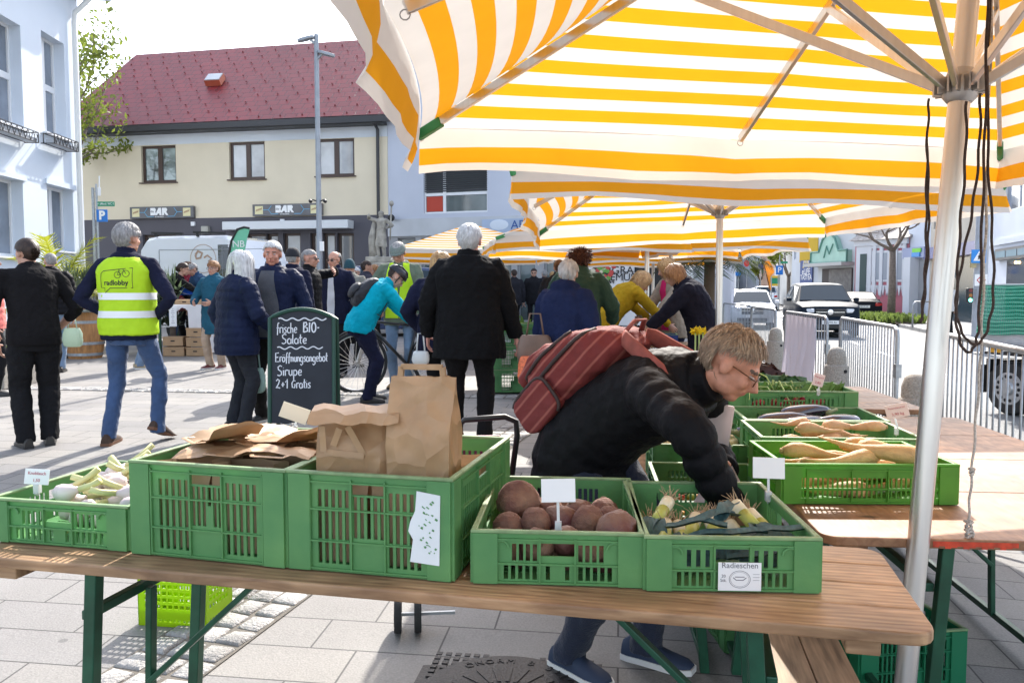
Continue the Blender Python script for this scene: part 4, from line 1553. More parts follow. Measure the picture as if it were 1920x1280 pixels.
def shirt_front(I,m,name='shirt',t0=-0.05,t1=0.30,hw=0.066,taper=0.55):
 """the strip of shirt that shows between open jacket fronts"""
 h,w=I['h'],I['w']
 tp=I['top'].data
 bvh=BVHTree.FromPolygons([v.co for v in tp.vertices],[q.vertices for q in tp.polygons])
 vs,fs=[],[]
 ny,nx=18,8
 z0,z1=I['spine'](t0*h)[0].z,I['spine'](t1*h)[0].z
 for j in range(ny+1):
  f=j/ny
  ww=hw*h*(1-(1-taper)*max(0,f-.45)/.55)
  for i in range(nx+1):
   x=-ww+2*ww*i/nx
   z=z0+(z1-z0)*f
   hit=bvh.ray_cast(V((x,1.0,z)),V((0,-1,0)))
   y=hit[0].y if hit[0]is not None else 0.1
   vs.append(V((x,y+0.006,z)))
 for j in range(ny):
  for i in range(nx):
   a=j*(nx+1)+i
   fs.append((a,a+1,a+nx+2,a+nx+1))
 mb=MB();mb.add(vs,fs)
 return mb.build(name,m,I['root'],smooth=0)
shirt_front(I9,C_grey)
p=stand(548,457,1.76)
I=person('man in a navy jacket and black knitted cap, his back to us',p,R(-30),1.75,top=C_navy,trousers=C_dtrous,shoe=S_black,hair=H_grey,style='buzz',lod=1,w=1.08,head=(-20,0,0),thick=0.028)
head_shell(I,'knitted_cap',mat('black knit cap',(0.015,0.015,0.02),0.9,bump=.3,bs=90),1.06,0.0,0.012)
p=stand(578,460,1.76)
I=person('balding man with glasses and a dark jacket beside the lamp post',p,R(-95),1.76,top=C_blackp,trousers=C_dtrous,shoe=S_black,hair=H_grey,style='buzz',lod=1,glasses='sun',quilt=.006,skin=M_skin2,hands={-1:(-0.16,.28,1.45)})
p=stand(628,464,1.77)
I=person('bald man in sunglasses, dark waistcoat over a pale shirt, by the lamp post',p,R(168),1.77,top=C_navy,trousers=C_dtrous,shoe=S_black,hair=H_grey,style='fringe',lod=1,glasses='sun',skin=M_skin2,head=(12,3,0))
shirt_front(I,cloth('pale shirt',(0.55,0.55,0.58)),hw=0.03)
p=stand(655,479,1.70)
I=person('person in an olive grey hooded coat and dark teal beanie, back turned',p,R(-12),1.68,top=cloth('olive grey coat',(0.21,0.205,0.18)),trousers=C_dtrous,shoe=S_black,hair=None,lod=1,w=1.12,thick=0.04,hem=0.18,flare=0.012,hood=True,head=(-10,0,0))
head_shell(I,'beanie',mat('dark teal knit',(0.012,0.055,0.075),0.9,bump=.4,bs=90),1.12,-0.035,0.014)
# ---------------------------------------------------------------- around the bicycle
p=onfloor(X(752,10.2),10.2)
I14=person('man in a flat cap, olive sweater and yellow vest, looking down',p,R(178),1.86,top=cloth('olive sweater',(0.14,0.17,0.125)),trousers=C_jeans_l,shoe=(mat('tan suede',(0.30,0.19,0.08),.8),M_black),hair=H_grey,style='buzz',lod=0,glasses='clear',head=(8,26,0),curl=14,hands={1:(0.36,.26,1.02),-1:(-0.25,.12,.86)},thick=0.016,collar=False,skin=M_skin2)
def open_vest(I):
 """two front flaps and a back of a safety vest worn open in a V"""
 h,w=I['h'],I['w']
 tp=I['top'].data
 bvh=BVHTree.FromPolygons([v.co for v in tp.vertices],[q.vertices for q in tp.polygons])
 for s in(-1,1):
  vs,fs=[],[]
  ny,nx=20,8
  for j in range(ny+1):
   f=j/ny
   z=I['spine'](-0.05*h)[0].z+(I['spine'](.312*h)[0].z-I['spine'](-.05*h)[0].z)*f
   xi=0.005+0.052*sstep(.35,1.0,f)
   xo=0.175-0.05*sstep(.55,1,f)
   for i in range(nx+1):
    x=s*(xi+(xo-xi)*i/nx)
    hit=bvh.ray_cast(V((x,1.0,z)),V((0,-1,0)))
    y=hit[0].y if hit[0]is not None else 0.05
    vs.append(V((x,y+0.012,z)))
  for j in range(ny):
   for i in range(nx):
    a=j*(nx+1)+i
    fs.append((a,a+1,a+nx+2,a+nx+1))
  mb=MB();mb.add(vs,fs)
  mb.build('safety_vest',M_hiv,I['root'],smooth=0)
open_vest(I14)
mb=MB()
cs=I14
rings=[]
for j in range(8):
 f=j/7
 z=0.028+0.075*sin(f*pi/2)
 q=cos(f*pi/2)**.6 if f<1 else 0.02
 rings.append([cs['HPf'](0.094*q*cos(a),0.004+0.122*q*sin(a),z-0.022*(q*sin(a))*(1 if sin(a)>0 else .3))for a in[2*pi*i/28 for i in range(28)]])
mb.rings(rings)
mb.build('flat_cap',mat('grey green tweed',(0.17,0.20,0.18),0.9,var=.35,vs=80,bump=.3,bs=120),I14['root'],smooth=60)
mb=MB()
mb.rings([[cs['HPf'](0.066*cos(a)*q,0.09+0.055*q*abs(sin(a)),z)for a in[pi*i/12 for i in range(13)]]for q,z in((1,.030),(1.02,.018),(.9,.014),(.9,.026))],True,True)
mb.build('cap_peak',MATS['grey green tweed'],I14['root'],smooth=40)
# cyclist
C_turq=cloth('turquoise softshell',(0.0,0.36,0.48),rough=.75)
pc=onfloor(X(694,9.0),9.0)
yc=R(-68)
I15=person('cyclist in a turquoise jacket and black helmet, bending over a bicycle',pc,yc,1.70,top=C_turq,trousers=C_dnavy,shoe=S_black,hair=H_dark,style='buzz',w=1.06,lean=25,curl=20,back=0.12,head=(0,42,0),lod=0,hands={-1:(-0.05,0.56,0.78),1:(0.20,0.60,0.72)},hem=0.05,thick=0.014,collar=True,feet={-1:(-0.14,0.02,10),1:(0.10,-0.06,-5)},glasses='clear',stance=.1,legw=1.1,drop=0.03)
mb=MB()
k=I15['k']
for j in range(7):
 pass
rings=[]
for j in range(9):
 f=j/8
 z=0.035+0.085*sin(f*pi/2)
 q=cos(f*pi/2)**.55 if f<1 else 0.02
 rings.append([I15['HPf'](0.092*q*cos(a),-0.01+0.128*q*sin(a),z+0.012*(sin(3*a)*.4)*q)for a in[2*pi*i/32 for i in range(32)]])
mb.rings(rings)
hb_=mb.build('helmet',mat('black helmet shell',(0.012,0.013,0.017),0.3),I15['root'],smooth=50)
for x in(-.045,0,.045):
 mb=MB()
 mb.tube([I15['HPf'](x,-0.10,.09),I15['HPf'](x,-.03,.130),I15['HPf'](x*.9,.06,.118),I15['HPf'](x*.8,.10,.075)],0.010,6)
 mb.build('helmet_rib',MATS['black helmet shell'],hb_,smooth=0)
for s in(-1,1):
 mb=MB();mb.tube([I15['HPf'](s*.085,.02,.03),I15['HPf'](s*.075,.015,-.04),I15['HPf'](s*.02,.04,-.11)],0.006,6);mb.build('chin_strap',M_black,hb_)
mb=MB()
tp_=I15['top'].data
def pack(I,label,m,U0,U1,hw,B0,B1,details):
 pass
# her small black rucksack
def back_frame(I,t):
 c,a=I['spine'](t)
 return c,V((0,sin(a),cos(a))),V((0,-cos(a),sin(a)))
pk=thing('rucksack','small black rucksack on the back of the turquoise cyclist','rucksack',pc,yc)
c,U,B=back_frame(I15,0.20*1.7)
mb=MB()
rings=[]
for f,wd,dp in((-.22,.06,.03),(-.20,.11,.08),(-.10,.135,.13),(.02,.135,.12),(.12,.12,.09),(.17,.08,.05),(.18,.03,.02)):
 o=c+U*f+B*(.11+dp*.5-.02)
 rings.append([o+V((1,0,0))*(wd*(abs(cos(a))**.6)*(1 if cos(a)>0 else-1))+B*(dp*.6*(abs(sin(a))**.6)*(1 if sin(a)>0 else-1))for a in[2*pi*i/20 for i in range(20)]])
mb.rings(rings)
M_bp=mat('black ripstop',(0.012,0.013,0.018),0.55,bump=.3,bs=30)
link('bag_body',remesh(mb,.010,3,((.06,.02),)),M_bp,pk,smooth=0)
mb=MB()
mb.ell(c+U*(-.07)+B*.235,(.10,.05,.10),Matrix((V((1,0,0)),B,U)).transposed(),14,10);mb.build('front_pocket',M_bp,pk,smooth=0)
for s in(-1,1):
 mb=MB()
 sh=I15['SH'][s]
 mb.tube([c+U*.12+B*.12+V((s*.07,0,0)),sh+B*.085+V((-s*.04,0,0)),sh-B*.09+V((-s*.035,0,0)),c-B*.13+U*-.14+V((s*.16,0,0)),c+U*-.18+B*.08+V((s*.14,0,0))],0.014,8,sq=.4)
 mb.build('shoulder_strap',M_bp,pk,smooth=0)
# her lighter sleeve panels are part of the jacket; the cuff is dark
# ---------------------------------------------------------------- the big man in black
p=onfloor(X(880,6.75),6.75)
I16=person('big white-haired man in a black coat, seen from behind',p,R(-4),1.835,top=C_blackj,trousers=C_black,shoe=S_black,hair=H_white,style='shortfull',w=1.27,lod=0,thick=0.036,hem=0.125,flare=0.008,skin=mat('pink skin',(0.55,0.25,0.20),.5,var=.12,vs=30),hands={-1:(-0.36,0.10,0.90),1:(0.37,0.10,0.88)},legw=1.12,head=(2,2,0),stance=.12,headscale=1.08,nh=3600)
p=onfloor(X(826,7.7),7.7)
person('fair-haired woman in navy mostly hidden behind the big man in black',p,R(-15),1.64,top=C_navy,trousers=C_dtrous,shoe=S_black,hair=H_blond,style='mid',lod=1,hands={-1:(-0.22,0.08,0.87)},w=1.1,thick=.03)
# ---------------------------------------------------------------- customers right of him
p=stand(1046,480,1.66)
person('woman with a brown bun and dark jacket with a red strap',p,R(-28),1.66,top=cloth('charcoal jacket',(0.014,0.016,0.022)),trousers=C_dtrous,shoe=S_black,hair=H_brown,style='tied',lod=1,thick=.025,head=(-20,8,0),curl=8)
p=onfloor(X(1082,8.0),8.0)
person('person with reddish curly hair in a dark green jacket',p,R(-25),1.70,top=cloth('dark green jacket',(0.028,0.055,0.038)),trousers=C_dtrous,shoe=S_black,hair=H_curl,style='curly',lod=1,thick=.034,w=1.15,head=(-10,6,0),curl=14,hands={1:(.25,.35,.95),-1:(-.25,.3,.95)},hood=True)
p=onfloor(X(1058,6.35),6.35)
person('woman with short white hair and a navy jacket with raised hood collar',p,R(-38),1.555,top=cloth('deep navy jacket',(0.013,0.02,0.06)),trousers=C_dtrous,shoe=S_black,hair=H_white,style='shortfull',lod=1,thick=.03,w=1.05,head=(-28,8,0),curl=10,hood=True)
p=onfloor(X(1150,9.3),9.3)
person('blonde woman in a mustard sweater bending over a stall',p,R(-72),1.68,top=cloth('mustard wool',(0.42,0.26,0.015)),trousers=C_dnavy,shoe=S_black,hair=H_blond,style='mid',lod=1,lean=34,curl=22,back=.12,head=(0,40,0),hands={-1:(-.15,.58,.82),1:(.2,.6,.82)},collar=False)
p=stand(1155,514,1.6)
person('distant person with dark brown hair behind the mustard sweater',p,R(-20),1.6,top=cloth('grey jacket',(.12,.12,.13)),trousers=C_dtrous,shoe=S_black,hair=H_brown,style='shortfull',lod=2,face=False)
p=onfloor(X(1268,9.6),9.6)
I22=person('long-haired blonde woman in a beige coat and pink top behind the stall',p,R(112),1.66,top=cloth('beige coat',(0.36,0.31,0.25)),trousers=C_dnavy,shoe=S_black,hair=H_blond,style='bob',lod=1,curl=16,head=(15,22,0),hands={-1:(-.12,.42,.88),1:(.14,.40,.92)},thick=.02)
shirt_front(I22,cloth('pink jersey',(0.62,0.03,0.16)),hw=.05)
p=onfloor(X(1322,8.6),8.6)
person('woman with a fair bob and dark coat leaning over the stall',p,R(80),1.66,top=cloth('dark blue coat',(0.012,0.012,0.022)),trousers=C_dtrous,shoe=S_black,hair=H_ginger,style='mid',lod=1,lean=14,curl=26,head=(0,22,0),hands={-1:(-.12,.58,.86),1:(.12,.58,.84)},thick=.034,hood=True,hem=.16,w=1.1)
# ---------------------------------------------------------------- far crowd
far=[(986,511,1.72,5,'grey-haired man in a pale grey jacket walking away',(.42,.40,.36),H_grey,'buzz',None),(964,502,1.72,12,'dark-haired man in a black jacket next to the umbrella edge',(.02,.02,.025),H_dark,'short',None),(1001,500,1.76,178,'distant man in sunglasses facing us',(.015,.015,.018),H_dark,'short','sun'),(1021,503,1.74,8,'distant man in a grey cap and dark jacket',(.03,.025,.03),H_grey,'short',None),(801,505,1.66,20,'distant person in a maroon jacket by the dark van',(.16,.018,.02),H_dark,'short',None),(686,484,1.74,-60,'distant man with dark hair facing right between the beanie and the flat cap',(.05,.05,.07),H_dark,'short',None),(702,492,1.68,150,'distant woman with light brown hair near the statue foot',(.16,.05,.05),H_ginger,'mid',None),(668,497,1.66,170,'distant white-haired person with sunglasses behind the beanie',(.3,.3,.32),H_white,'short','sun'),(945,505,1.68,30,'distant woman in a blue coat under the white umbrella',(.03,.05,.12),H_brown,'mid',None),(1036,506,1.7,-20,'distant man with fair hair by the produce van',(.10,.10,.12),H_blond,'short',None),]
for u,vt,h,yw,lab,c,hr,sty,gl in far:
 p=stand(u,vt,h)
 person(lab,p,R(yw),h,top=cloth('cloth %.2f %.2f %.2f'%c,c),trousers=C_dtrous,shoe=None,hair=hr,style=sty,lod=2,glasses=gl,thick=.02)
# ---------------------------------------------------------------- by the bread table
p=onfloor(X(318,15.4),15.4)
I=person('dark-haired woman with glasses and a blue apron serving at the bread table',p,R(-72),1.78,top=C_black,trousers=C_jeans,shoe=S_black,hair=H_dark,style='tied',lod=1,lean=16,curl=18,back=.05,head=(-4,10,0),glasses='clear',hands={-1:(-.18,.42,.88),1:(.12,.62,1.06)},sleeve=.8,collar=False)
shirt_front(I,cloth('blue apron',(0.02,0.10,0.52)),'apron',t0=-.15,t1=.24,hw=.085,taper=.5)
p=onfloor(X(353,16.6),16.6)
person('woman in a maroon patterned scarf and jacket behind the apron',p,R(150),1.76,top=cloth('maroon scarf',(.20,.02,.035),var=.6,vs=30),trousers=C_dtrous,shoe=S_black,hair=H_brown,style='mid',lod=1)
p=onfloor(X(377,16.0),16.0)
person('grey-haired man in a steel blue jacket bowed over the table',p,R(140),1.74,top=cloth('steel blue jacket',(.03,.07,.14)),trousers=C_dtrous,shoe=S_black,hair=H_grey,style='short',lod=1,curl=20,head=(0,30,0))
p=onfloor(X(402,12.4),12.4)
person('woman with short light brown hair in a petrol coat and lime scarf, facing us',p,R(165),1.66,top=cloth('petrol coat',(0.02,0.09,0.14)),trousers=C_beige,shoe=(mat('wine red leather',(.12,.012,.015),.4),S_white),hair=H_ginger,style='shortfull',lod=1,glasses='clear',hem=.2,thick=.025,hands={-1:(-.16,.28,1.0),1:(.16,.28,1.0)})
p=onfloor(X(258,12.4),12.4)
person('person in light jeans hidden behind the radlobby vest',p,R(-70),1.62,top=cloth('pinkish grey jacket',(.34,.25,.23)),trousers=C_jeans_l,shoe=(mat('sand shoe',(.35,.28,.18),.7),S_white),hair=H_grey,style='short',lod=1,lean=8)
# pedestrian across the road
q=at(1782,545,27.0)
person('pedestrian in a white top with a black bag crossing the far pavement',(q.x,q.y,0.02),R(10),1.68,top=cloth('white jersey',(.6,.6,.6)),trousers=C_dtrous,shoe=S_black,hair=H_dark,style='short',lod=2)
# ------------------------------------------------------------------ buildings
M_frame_d=mat('dark brown window frame',(0.055,0.03,0.022),0.45)
M_frame_w=mat('white window frame',(0.72,0.73,0.75),0.45)
M_dark=mat('painted hole shade',(0.012,0.012,0.014),0.8)  # near-black colour that stands for the shade inside holes
class Facade:
 """an upright wall between two ground points; features are found on it along sight lines"""
 def __init__(s,A,B,z0,z1,label,cat='building',name='building'):
  s.A,s.B=V((A[0],A[1],0)),V((B[0],B[1],0))
  s.z0,s.z1=z0,z1
  d=s.B-s.A
  s.L=d.length
  s.ax=d/s.L
  s.n=V((s.ax.y,-s.ax.x,0))
  s.root=thing(name,label,cat,s.A+V((0,0,z0)))
  s.T=Matrix.Translation(-(s.A+V((0,0,z0))))
  s.holes=[]
 def sz(s,u,v):
  r=ray(u,v)
  C=V((0,0,CH))
  t=(s.A-C).dot(s.n)/r.dot(s.n)
  p=C+r*t
  return(p-s.A).dot(s.ax),p.z
 def rect(s,u0,v0,u1,v1):
  a,zt=s.sz(u0,v0)
  b,zt2=s.sz(u1,v0)
  c,zb=s.sz((u0+u1)/2,v1)
  return(a,zb,b,(zt+zt2)/2)
 def P(s,a,z,out=0.0):
  return s.A+s.ax*a+V((0,0,z))+s.n*out
 def mb(s):return MB(s.T)
 def wall(s,m,holes=(),z0=None,z1=None,a0=0,a1=None,th=0.3,out=0.0,name='wall'):
  z0=s.z0 if z0 is None else z0
  z1=s.z1 if z1 is None else z1
  a1=s.L if a1 is None else a1
  b=s.mb()
  panel(b,s.P(a0,z0,out),s.ax,(0,0,1),-s.n*th,a1-a0,z1-z0,[(h[0]-a0,h[1]-z0,h[2]-a0,h[3]-z0)for h in holes])
  return b.build(name,m,s.root)
 def box(s,a0,z0,a1,z1,out0,out1,m,name,parent=None,bevel=0.0):
  b=s.mb()
  c=s.P((a0+a1)/2,(z0+z1)/2,(out0+out1)/2)
  M=Matrix((s.ax,s.n,V((0,0,1)))).transposed()
  b.box(c,(abs(a1-a0),abs(out1-out0),abs(z1-z0)),M)
  return b.build(name,m,parent or s.root,bevel=bevel)
 def window(s,r,mf,mp,depth=0.14,nx=2,fw=0.07,splits=(),sill=None):
  a0,z0,a1,z1=r
  b=s.mb()
  hs=[]
  xs=[a0+(a1-a0)*i/nx for i in range(nx+1)]
  zs=[z0]+[z0+(z1-z0)*q for q in splits]+[z1]
  for i in range(nx):
   for j in range(len(zs)-1):
    hs.append((xs[i]-a0+fw,zs[j]-z0+fw,xs[i+1]-a0-fw,zs[j+1]-z0-fw))
  panel(b,s.P(a0+.003,z0+.003,-depth),s.ax,(0,0,1),-s.n*0.06,a1-a0-.006,z1-z0-.006,hs)
  f=b.build('window',mf,s.root)
  b=s.mb()
  p=[s.P(a0+.02,z0+.02,-depth-.04),s.P(a1-.02,z0+.02,-depth-.04),s.P(a1-.02,z1-.02,-depth-.04),s.P(a0+.02,z1-.02,-depth-.04)]
  b.add(p,[(0,1,2,3)])
  b.build('pane',mp,f)
  if sill:
   b=s.mb()
   M=Matrix((s.ax,s.n,V((0,0,1)))).transposed()
   b.box(s.P((a0+a1)/2,z0-.025,.03),(a1-a0+.12,.12,.04),M)
   b.build('sill',sill,f)
  return f
 def back(s,m,depth,z1=None,side=None):
  """side walls and back so that the house is a volume"""
  z1=z1 or s.z1
  for nm,a in(('side_wall',0.0),('side_wall',s.L)):
   b=s.mb()
   o=s.P(a,s.z0,-0.3)
   q=0.15 if a==0 else-0.15
   M=Matrix((s.ax,s.n,V((0,0,1)))).transposed()
   b.box(o-s.n*(depth/2)+s.ax*q+V((0,0,(z1-s.z0)/2)),(0.296,depth,z1-s.z0),M)
   b.build(nm,side or m,s.root)
  b=s.mb()
  M=Matrix((s.ax,s.n,V((0,0,1)))).transposed()
  b.box(s.P(s.L/2,(z1+s.z0)/2,-depth-.45),(s.L-.01,.3,z1-s.z0-.01),M)
  b.build('rear_wall',m,s.root)
def xy(u,d):
 p=at(u,540,d);return(p.x,p.y)
def plaster(name,col,v=0.06):
 return mat(name,col,0.85,var=v,vs=0.8,bump=0.12,bs=60,vdetail=8)
# ---- cream house with the red roof
F=Facade(xy(150,30.3),xy(729,28.0),0.0,7.2,'cream and grey house with a dark red tiled roof and a bar')
zc=F.sz(430,408)[1];zw=F.sz(430,267)[1];ze=F.sz(450,232)[1]
W1,W2,W3=F.rect(264,273,329,342),F.rect(429,266,496,336),F.rect(593,260,664,330)
M_cream=plaster('cream plaster',(0.68,0.60,0.455));M_pw=plaster('pale blue white plaster',(0.56,0.60,0.65));M_gp=plaster('slate grey plaster',(0.095,0.09,0.105))
F.wall(M_cream,[W1,W2,W3],zc,zw)
F.wall(M_pw,(),zw,ze+.25,out=0.012,name='eaves_band')
G1=[F.rect(462,438,499,520),F.rect(500,438,522,520),F.rect(531,437,564,520),F.rect(582,437,603,520),F.rect(606,437,629,520),F.rect(632,437,664,520),F.rect(268,440,330,540)]
G1=[(a,max(0.6,b),c,d)for a,b,c,d in G1]
F.wall(M_gp,G1,0.0,zc,out=0.02)
for w,mp in((W1,mat('glass with painted tree reflection',(0.22,0.27,0.27),0.06,spec=.9,coat=.8,var=.8,vs=1.4,vdetail=9)),(W2,M_pane_l),(W3,M_pane_l)):  # first pane: mottled base colour stands for reflected trees
 F.window(w,M_frame_d,mp,0.10,2,0.085,sill=M_frame_d)
for i,w in enumerate(G1):
 F.window(w,M_frame_d,M_pane_l if i in(1,2,4)else M_pane,0.12,1,0.09)
F.back(M_cream,9.0,ze)
a0,za=F.sz(432,432);a1,zb=F.sz(664,422)
F.box(a0,za-.02,a1,za+.26,0.02,0.55,mat('awning housing',(0.62,0.64,0.66),.5),'awning_box',bevel=.02)
# roof
mb=F.mb()
eL,eR=F.P(-0.6,ze,.55),F.P(F.L+.3,ze,.55)
rL,rR=at(255,103,34.4),at(735,71,32.6)
hipb=F.P(-0.6,ze,-9.6);eRb=F.P(F.L+.3,ze,-9.6)
vs=[eL,eR,rR,rL,hipb,eRb]
me=bpy.data.meshes.new('roof')
vl=[F.T@q for q in vs]
me.from_pydata([tuple(q)for q in vl],[],[(0,1,2,3),(4,0,3),(5,4,3,2),(1,5,2)])
uv=me.uv_layers.new(name='tiles')
for p in me.polygons:
 nrm=p.normal
 ax_=V((0,0,1)).cross(nrm).normalized();ay_=nrm.cross(ax_)
 for li in p.loop_indices:
  c=me.vertices[me.loops[li].vertex_index].co
  uv.data[li].uv=(c.dot(ax_),c.dot(ay_))
m,t,b,N,L=nodes_of('red roof tiles')
um=N('ShaderNodeUVMap');um.uv_map='tiles'
br=N('ShaderNodeTexBrick');br.inputs['Scale'].default_value=1.0;br.inputs['Brick Width'].default_value=0.42;br.inputs['Row Height'].default_value=0.36;br.offset=.5
br.inputs['Mortar Size'].default_value=0.016;br.inputs['Mortar Smooth'].default_value=.25
br.inputs['Color1'].default_value=(0.225,0.022,0.025,1);br.inputs['Color2'].default_value=(0.19,0.018,0.022,1);br.inputs['Mortar'].default_value=(0.10,0.012,0.018,1)
L(um.outputs[0],br.inputs['Vector']);
nz=N('ShaderNodeTexNoise');nz.inputs['Scale'].default_value=.35;L(um.outputs[0],nz.inputs['Vector'])
mr=N('ShaderNodeMapRange');mr.inputs[3].default_value=.75;mr.inputs[4].default_value=1.25;L(nz.outputs['Fac'],mr.inputs[0])
vm=N('ShaderNodeVectorMath');vm.operation='MULTIPLY';L(br.outputs['Color'],vm.inputs[0]);L(mr.outputs[0],vm.inputs[1]);L(vm.outputs[0],b.inputs['Base Color'])
bp=N('ShaderNodeBump');bp.inputs['Strength'].default_value=.8;bp.inputs['Distance'].default_value=.03;bp.invert=True;L(br.outputs['Fac'],bp.inputs['Height']);L(bp.outputs[0],b.inputs['Normal'])
b.inputs['Roughness'].default_value=.5
ro=link('roof',me,m,F.root)
# snow guards, gutter, roof window
up=(rL-eL);slope=(rR+rL)/2-(eL+eR)/2
mb=F.mb()
rn=(eR-eL).cross(slope).normalized()
for r_ in range(11):
 for c_ in range(16):
  f=0.03+r_*0.09
  lo=eL.lerp(rL,f);hi=eR.lerp(rR,f)
  q=lo.lerp(hi,(c_+(.5 if r_%2 else .1))/16)
  mb.box(q+rn*.02,(.05,.03,.035))
mb.build('snow_guards',mat('snow guard red',(0.16,.018,.022),.5),ro)
mb=F.mb()
mb.bar(eL+V((0,0,-.14)),eR+V((0,0,-.14)),.16,.20);
mb.bar(F.P(-.5,ze-.22,.28),F.P(F.L,ze-.22,.28),.5,.10)
mb.build('gutter',mat('dark gutter',(0.03,0.03,0.034),.5),F.root)
q=at(405,156,0.1);r_=ray(405,156);tt=(eL-V((0,0,CH))).dot(rn)/r_.dot(rn);q=V((0,0,CH))+r_*tt
sx,sy=(eR-eL).normalized(),slope.normalized()
M3=Matrix((sx,sy,rn)).transposed()
mb=F.mb();mb.box(q+rn*.12,(.62,.55,.22),M3);f=mb.build('roof_window',mat('red sheet metal',(.30,.06,.03),.5),ro)
mb=F.mb();mb.box(q+rn*.245,(.58,.50,.03),M3);mb.build('pane',M_pane_l,f)
mb=F.mb();mb.tube([F.P(F.L-.35,ze-.15,.45),F.P(F.L-.3,ze-.4,.12),F.P(F.L-.3,0.2,.12)],.055,10);mb.build('downpipe',mat('dark gutter',(0.03,.03,.034)),F.root)
# wall lamp, cable
a,z=F.sz(389,432);F.box(a-.14,z-.14,a+.14,z+.14,.02,.2,mat('wall lamp glass',(.35,.34,.30),.3),'wall_lamp',bevel=.03)
for u in(364,531):
 a,z=F.sz(u,415+(u<400)*5);F.box(a-.07,z-.07,a+.07,z+.07,.02,.1,M_frame_w,'junction_box')
# bar signs
def bar_sign(u0,v0,u1,v1,label):
 a,z0,b_,z1=F.rect(u0,v0,u1,v1)
 rt=thing('bar_sign',label,'sign',F.P(a,z0,.03),0,'bar signs on the cream house')
 T=Matrix.Translation(-F.P(a,z0,.03))
 W_,H_=b_-a,z1-z0
 M=Matrix((F.ax,F.n,V((0,0,1)))).transposed()
 mb=MB(T);mb.box(F.P((a+b_)/2,(z0+z1)/2,.09),(W_,.12,H_),M);mb.build('sign_box',mat('sign grey',(.10,.10,.11),.3,var=.3,vs=2),rt,bevel=.01)
 def Q(x,y,o=.155):return F.ax*x+V((0,0,y))+F.n*(o-.03)
 def txt(nm,s_,size,x,y,m_,sx=1.0,bold=0.0,o=.156):put_text(nm,s_,size,Q(x,y,o),F.ax,(0,0,1),m_,rt,.003,sx=sx,bold=bold)
 mw=mat('white sign letters',(.80,.80,.80),.5)
 def flat(nm,poly,o,m_):
  mb=MB();mb.prism(poly,Q(0,0,o),F.ax,V((0,0,1)),F.n*.004);mb.build(nm,m_,rt,fix=True)
 cx,cy=W_*.47,H_*.52
 x0=cx-H_*.85
 h_=H_*.62;y0=cy-h_*.42
 flat('letter',[(x0,y0),(x0+h_*.62,y0),(x0+h_*.84,y0+h_*.2),(x0+h_*.76,y0+h_*.5),(x0+h_*.86,y0+h_*.8),(x0+h_*.7,y0+h_),(x0,y0+h_)],.156,mw)
 x1=x0+h_*.72
 flat('letter',[(x1,y0),(x1+h_*.55,y0+h_),(x1+h_*.93,y0+h_),(x1+h_*1.0,y0),(x1+h_*.70,y0),(x1+h_*.68,y0+h_*.22),(x1+h_*.44,y0+h_*.22),(x1+h_*.3,y0)],.162,mw)
 x2=x1+h_*1.06
 flat('letter',[(x2,y0),(x2,y0+h_),(x2+h_*.66,y0+h_),(x2+h_*.82,y0+h_*.78),(x2+h_*.66,y0+h_*.42),(x2+h_*.98,y0),(x2+h_*.62,y0),(x2+h_*.36,y0+h_*.36),(x2+h_*.3,y0)],.156,mw)
 txt('lettering','die',h_*.46,x0+h_*.3,y0+h_*.52,mat('sign grey',(.10,.10,.11)),o=.163)
 txt('lettering','IN NEUSIEDL',H_*.15,cx,H_*.13,mw)
 mb=MB()
 lb=mat('light blue line',(.10,.42,.70),.4)
 def seg(x,y,x_,y_):mb.bar(Q(x,y,.157),Q(x_,y_,.157),H_*.035,.004,up=F.n)
 hx0,hx1=W_*.235,W_*.745
 for p_,q_ in(((hx0,cy),(hx0+H_*.28,cy+H_*.36)),((hx0,cy),(hx0+H_*.28,cy-H_*.36)),((hx0-W_*.08,cy),(hx0,cy)),((hx1,cy),(hx1-H_*.28,cy+H_*.36)),((hx1,cy),(hx1-H_*.28,cy-H_*.36)),((hx1,cy),(hx1+W_*.08,cy)),((hx0+H_*.28,cy-H_*.36),(hx0+H_*.9,cy-H_*.36)),((hx1-H_*.9,cy-H_*.36),(hx1-H_*.28,cy-H_*.36))):
  seg(*p_,*q_)
 mb.build('blue_outline',lb,rt)
 for x in(W_*.04,W_*.84):
  flat('yellow_square',[(x,H_*.15),(x+W_*.115,H_*.15),(x+W_*.115,H_*.85),(x,H_*.85)],.155,mat('pale yellow square',(.68,.62,.36),.5))
  mb=MB()
  for i in range(5):
   mb.bar(Q(x+W_*(.015+.018*i),H_*(.40+.03*i),.161),Q(x+W_*(.025+.018*i),H_*(.55+.04*i),.161),.02,.004,up=F.n)
  mb.build('script',mat('red brown ink',(.25,.08,.04),.6),rt)
 return rt
bar_sign(248,388,367,410,'grey bar sign further from the lamp post, nearer the white van')
bar_sign(477,383,607,405,'grey bar sign reading die BAR, crossed by the lamp post')
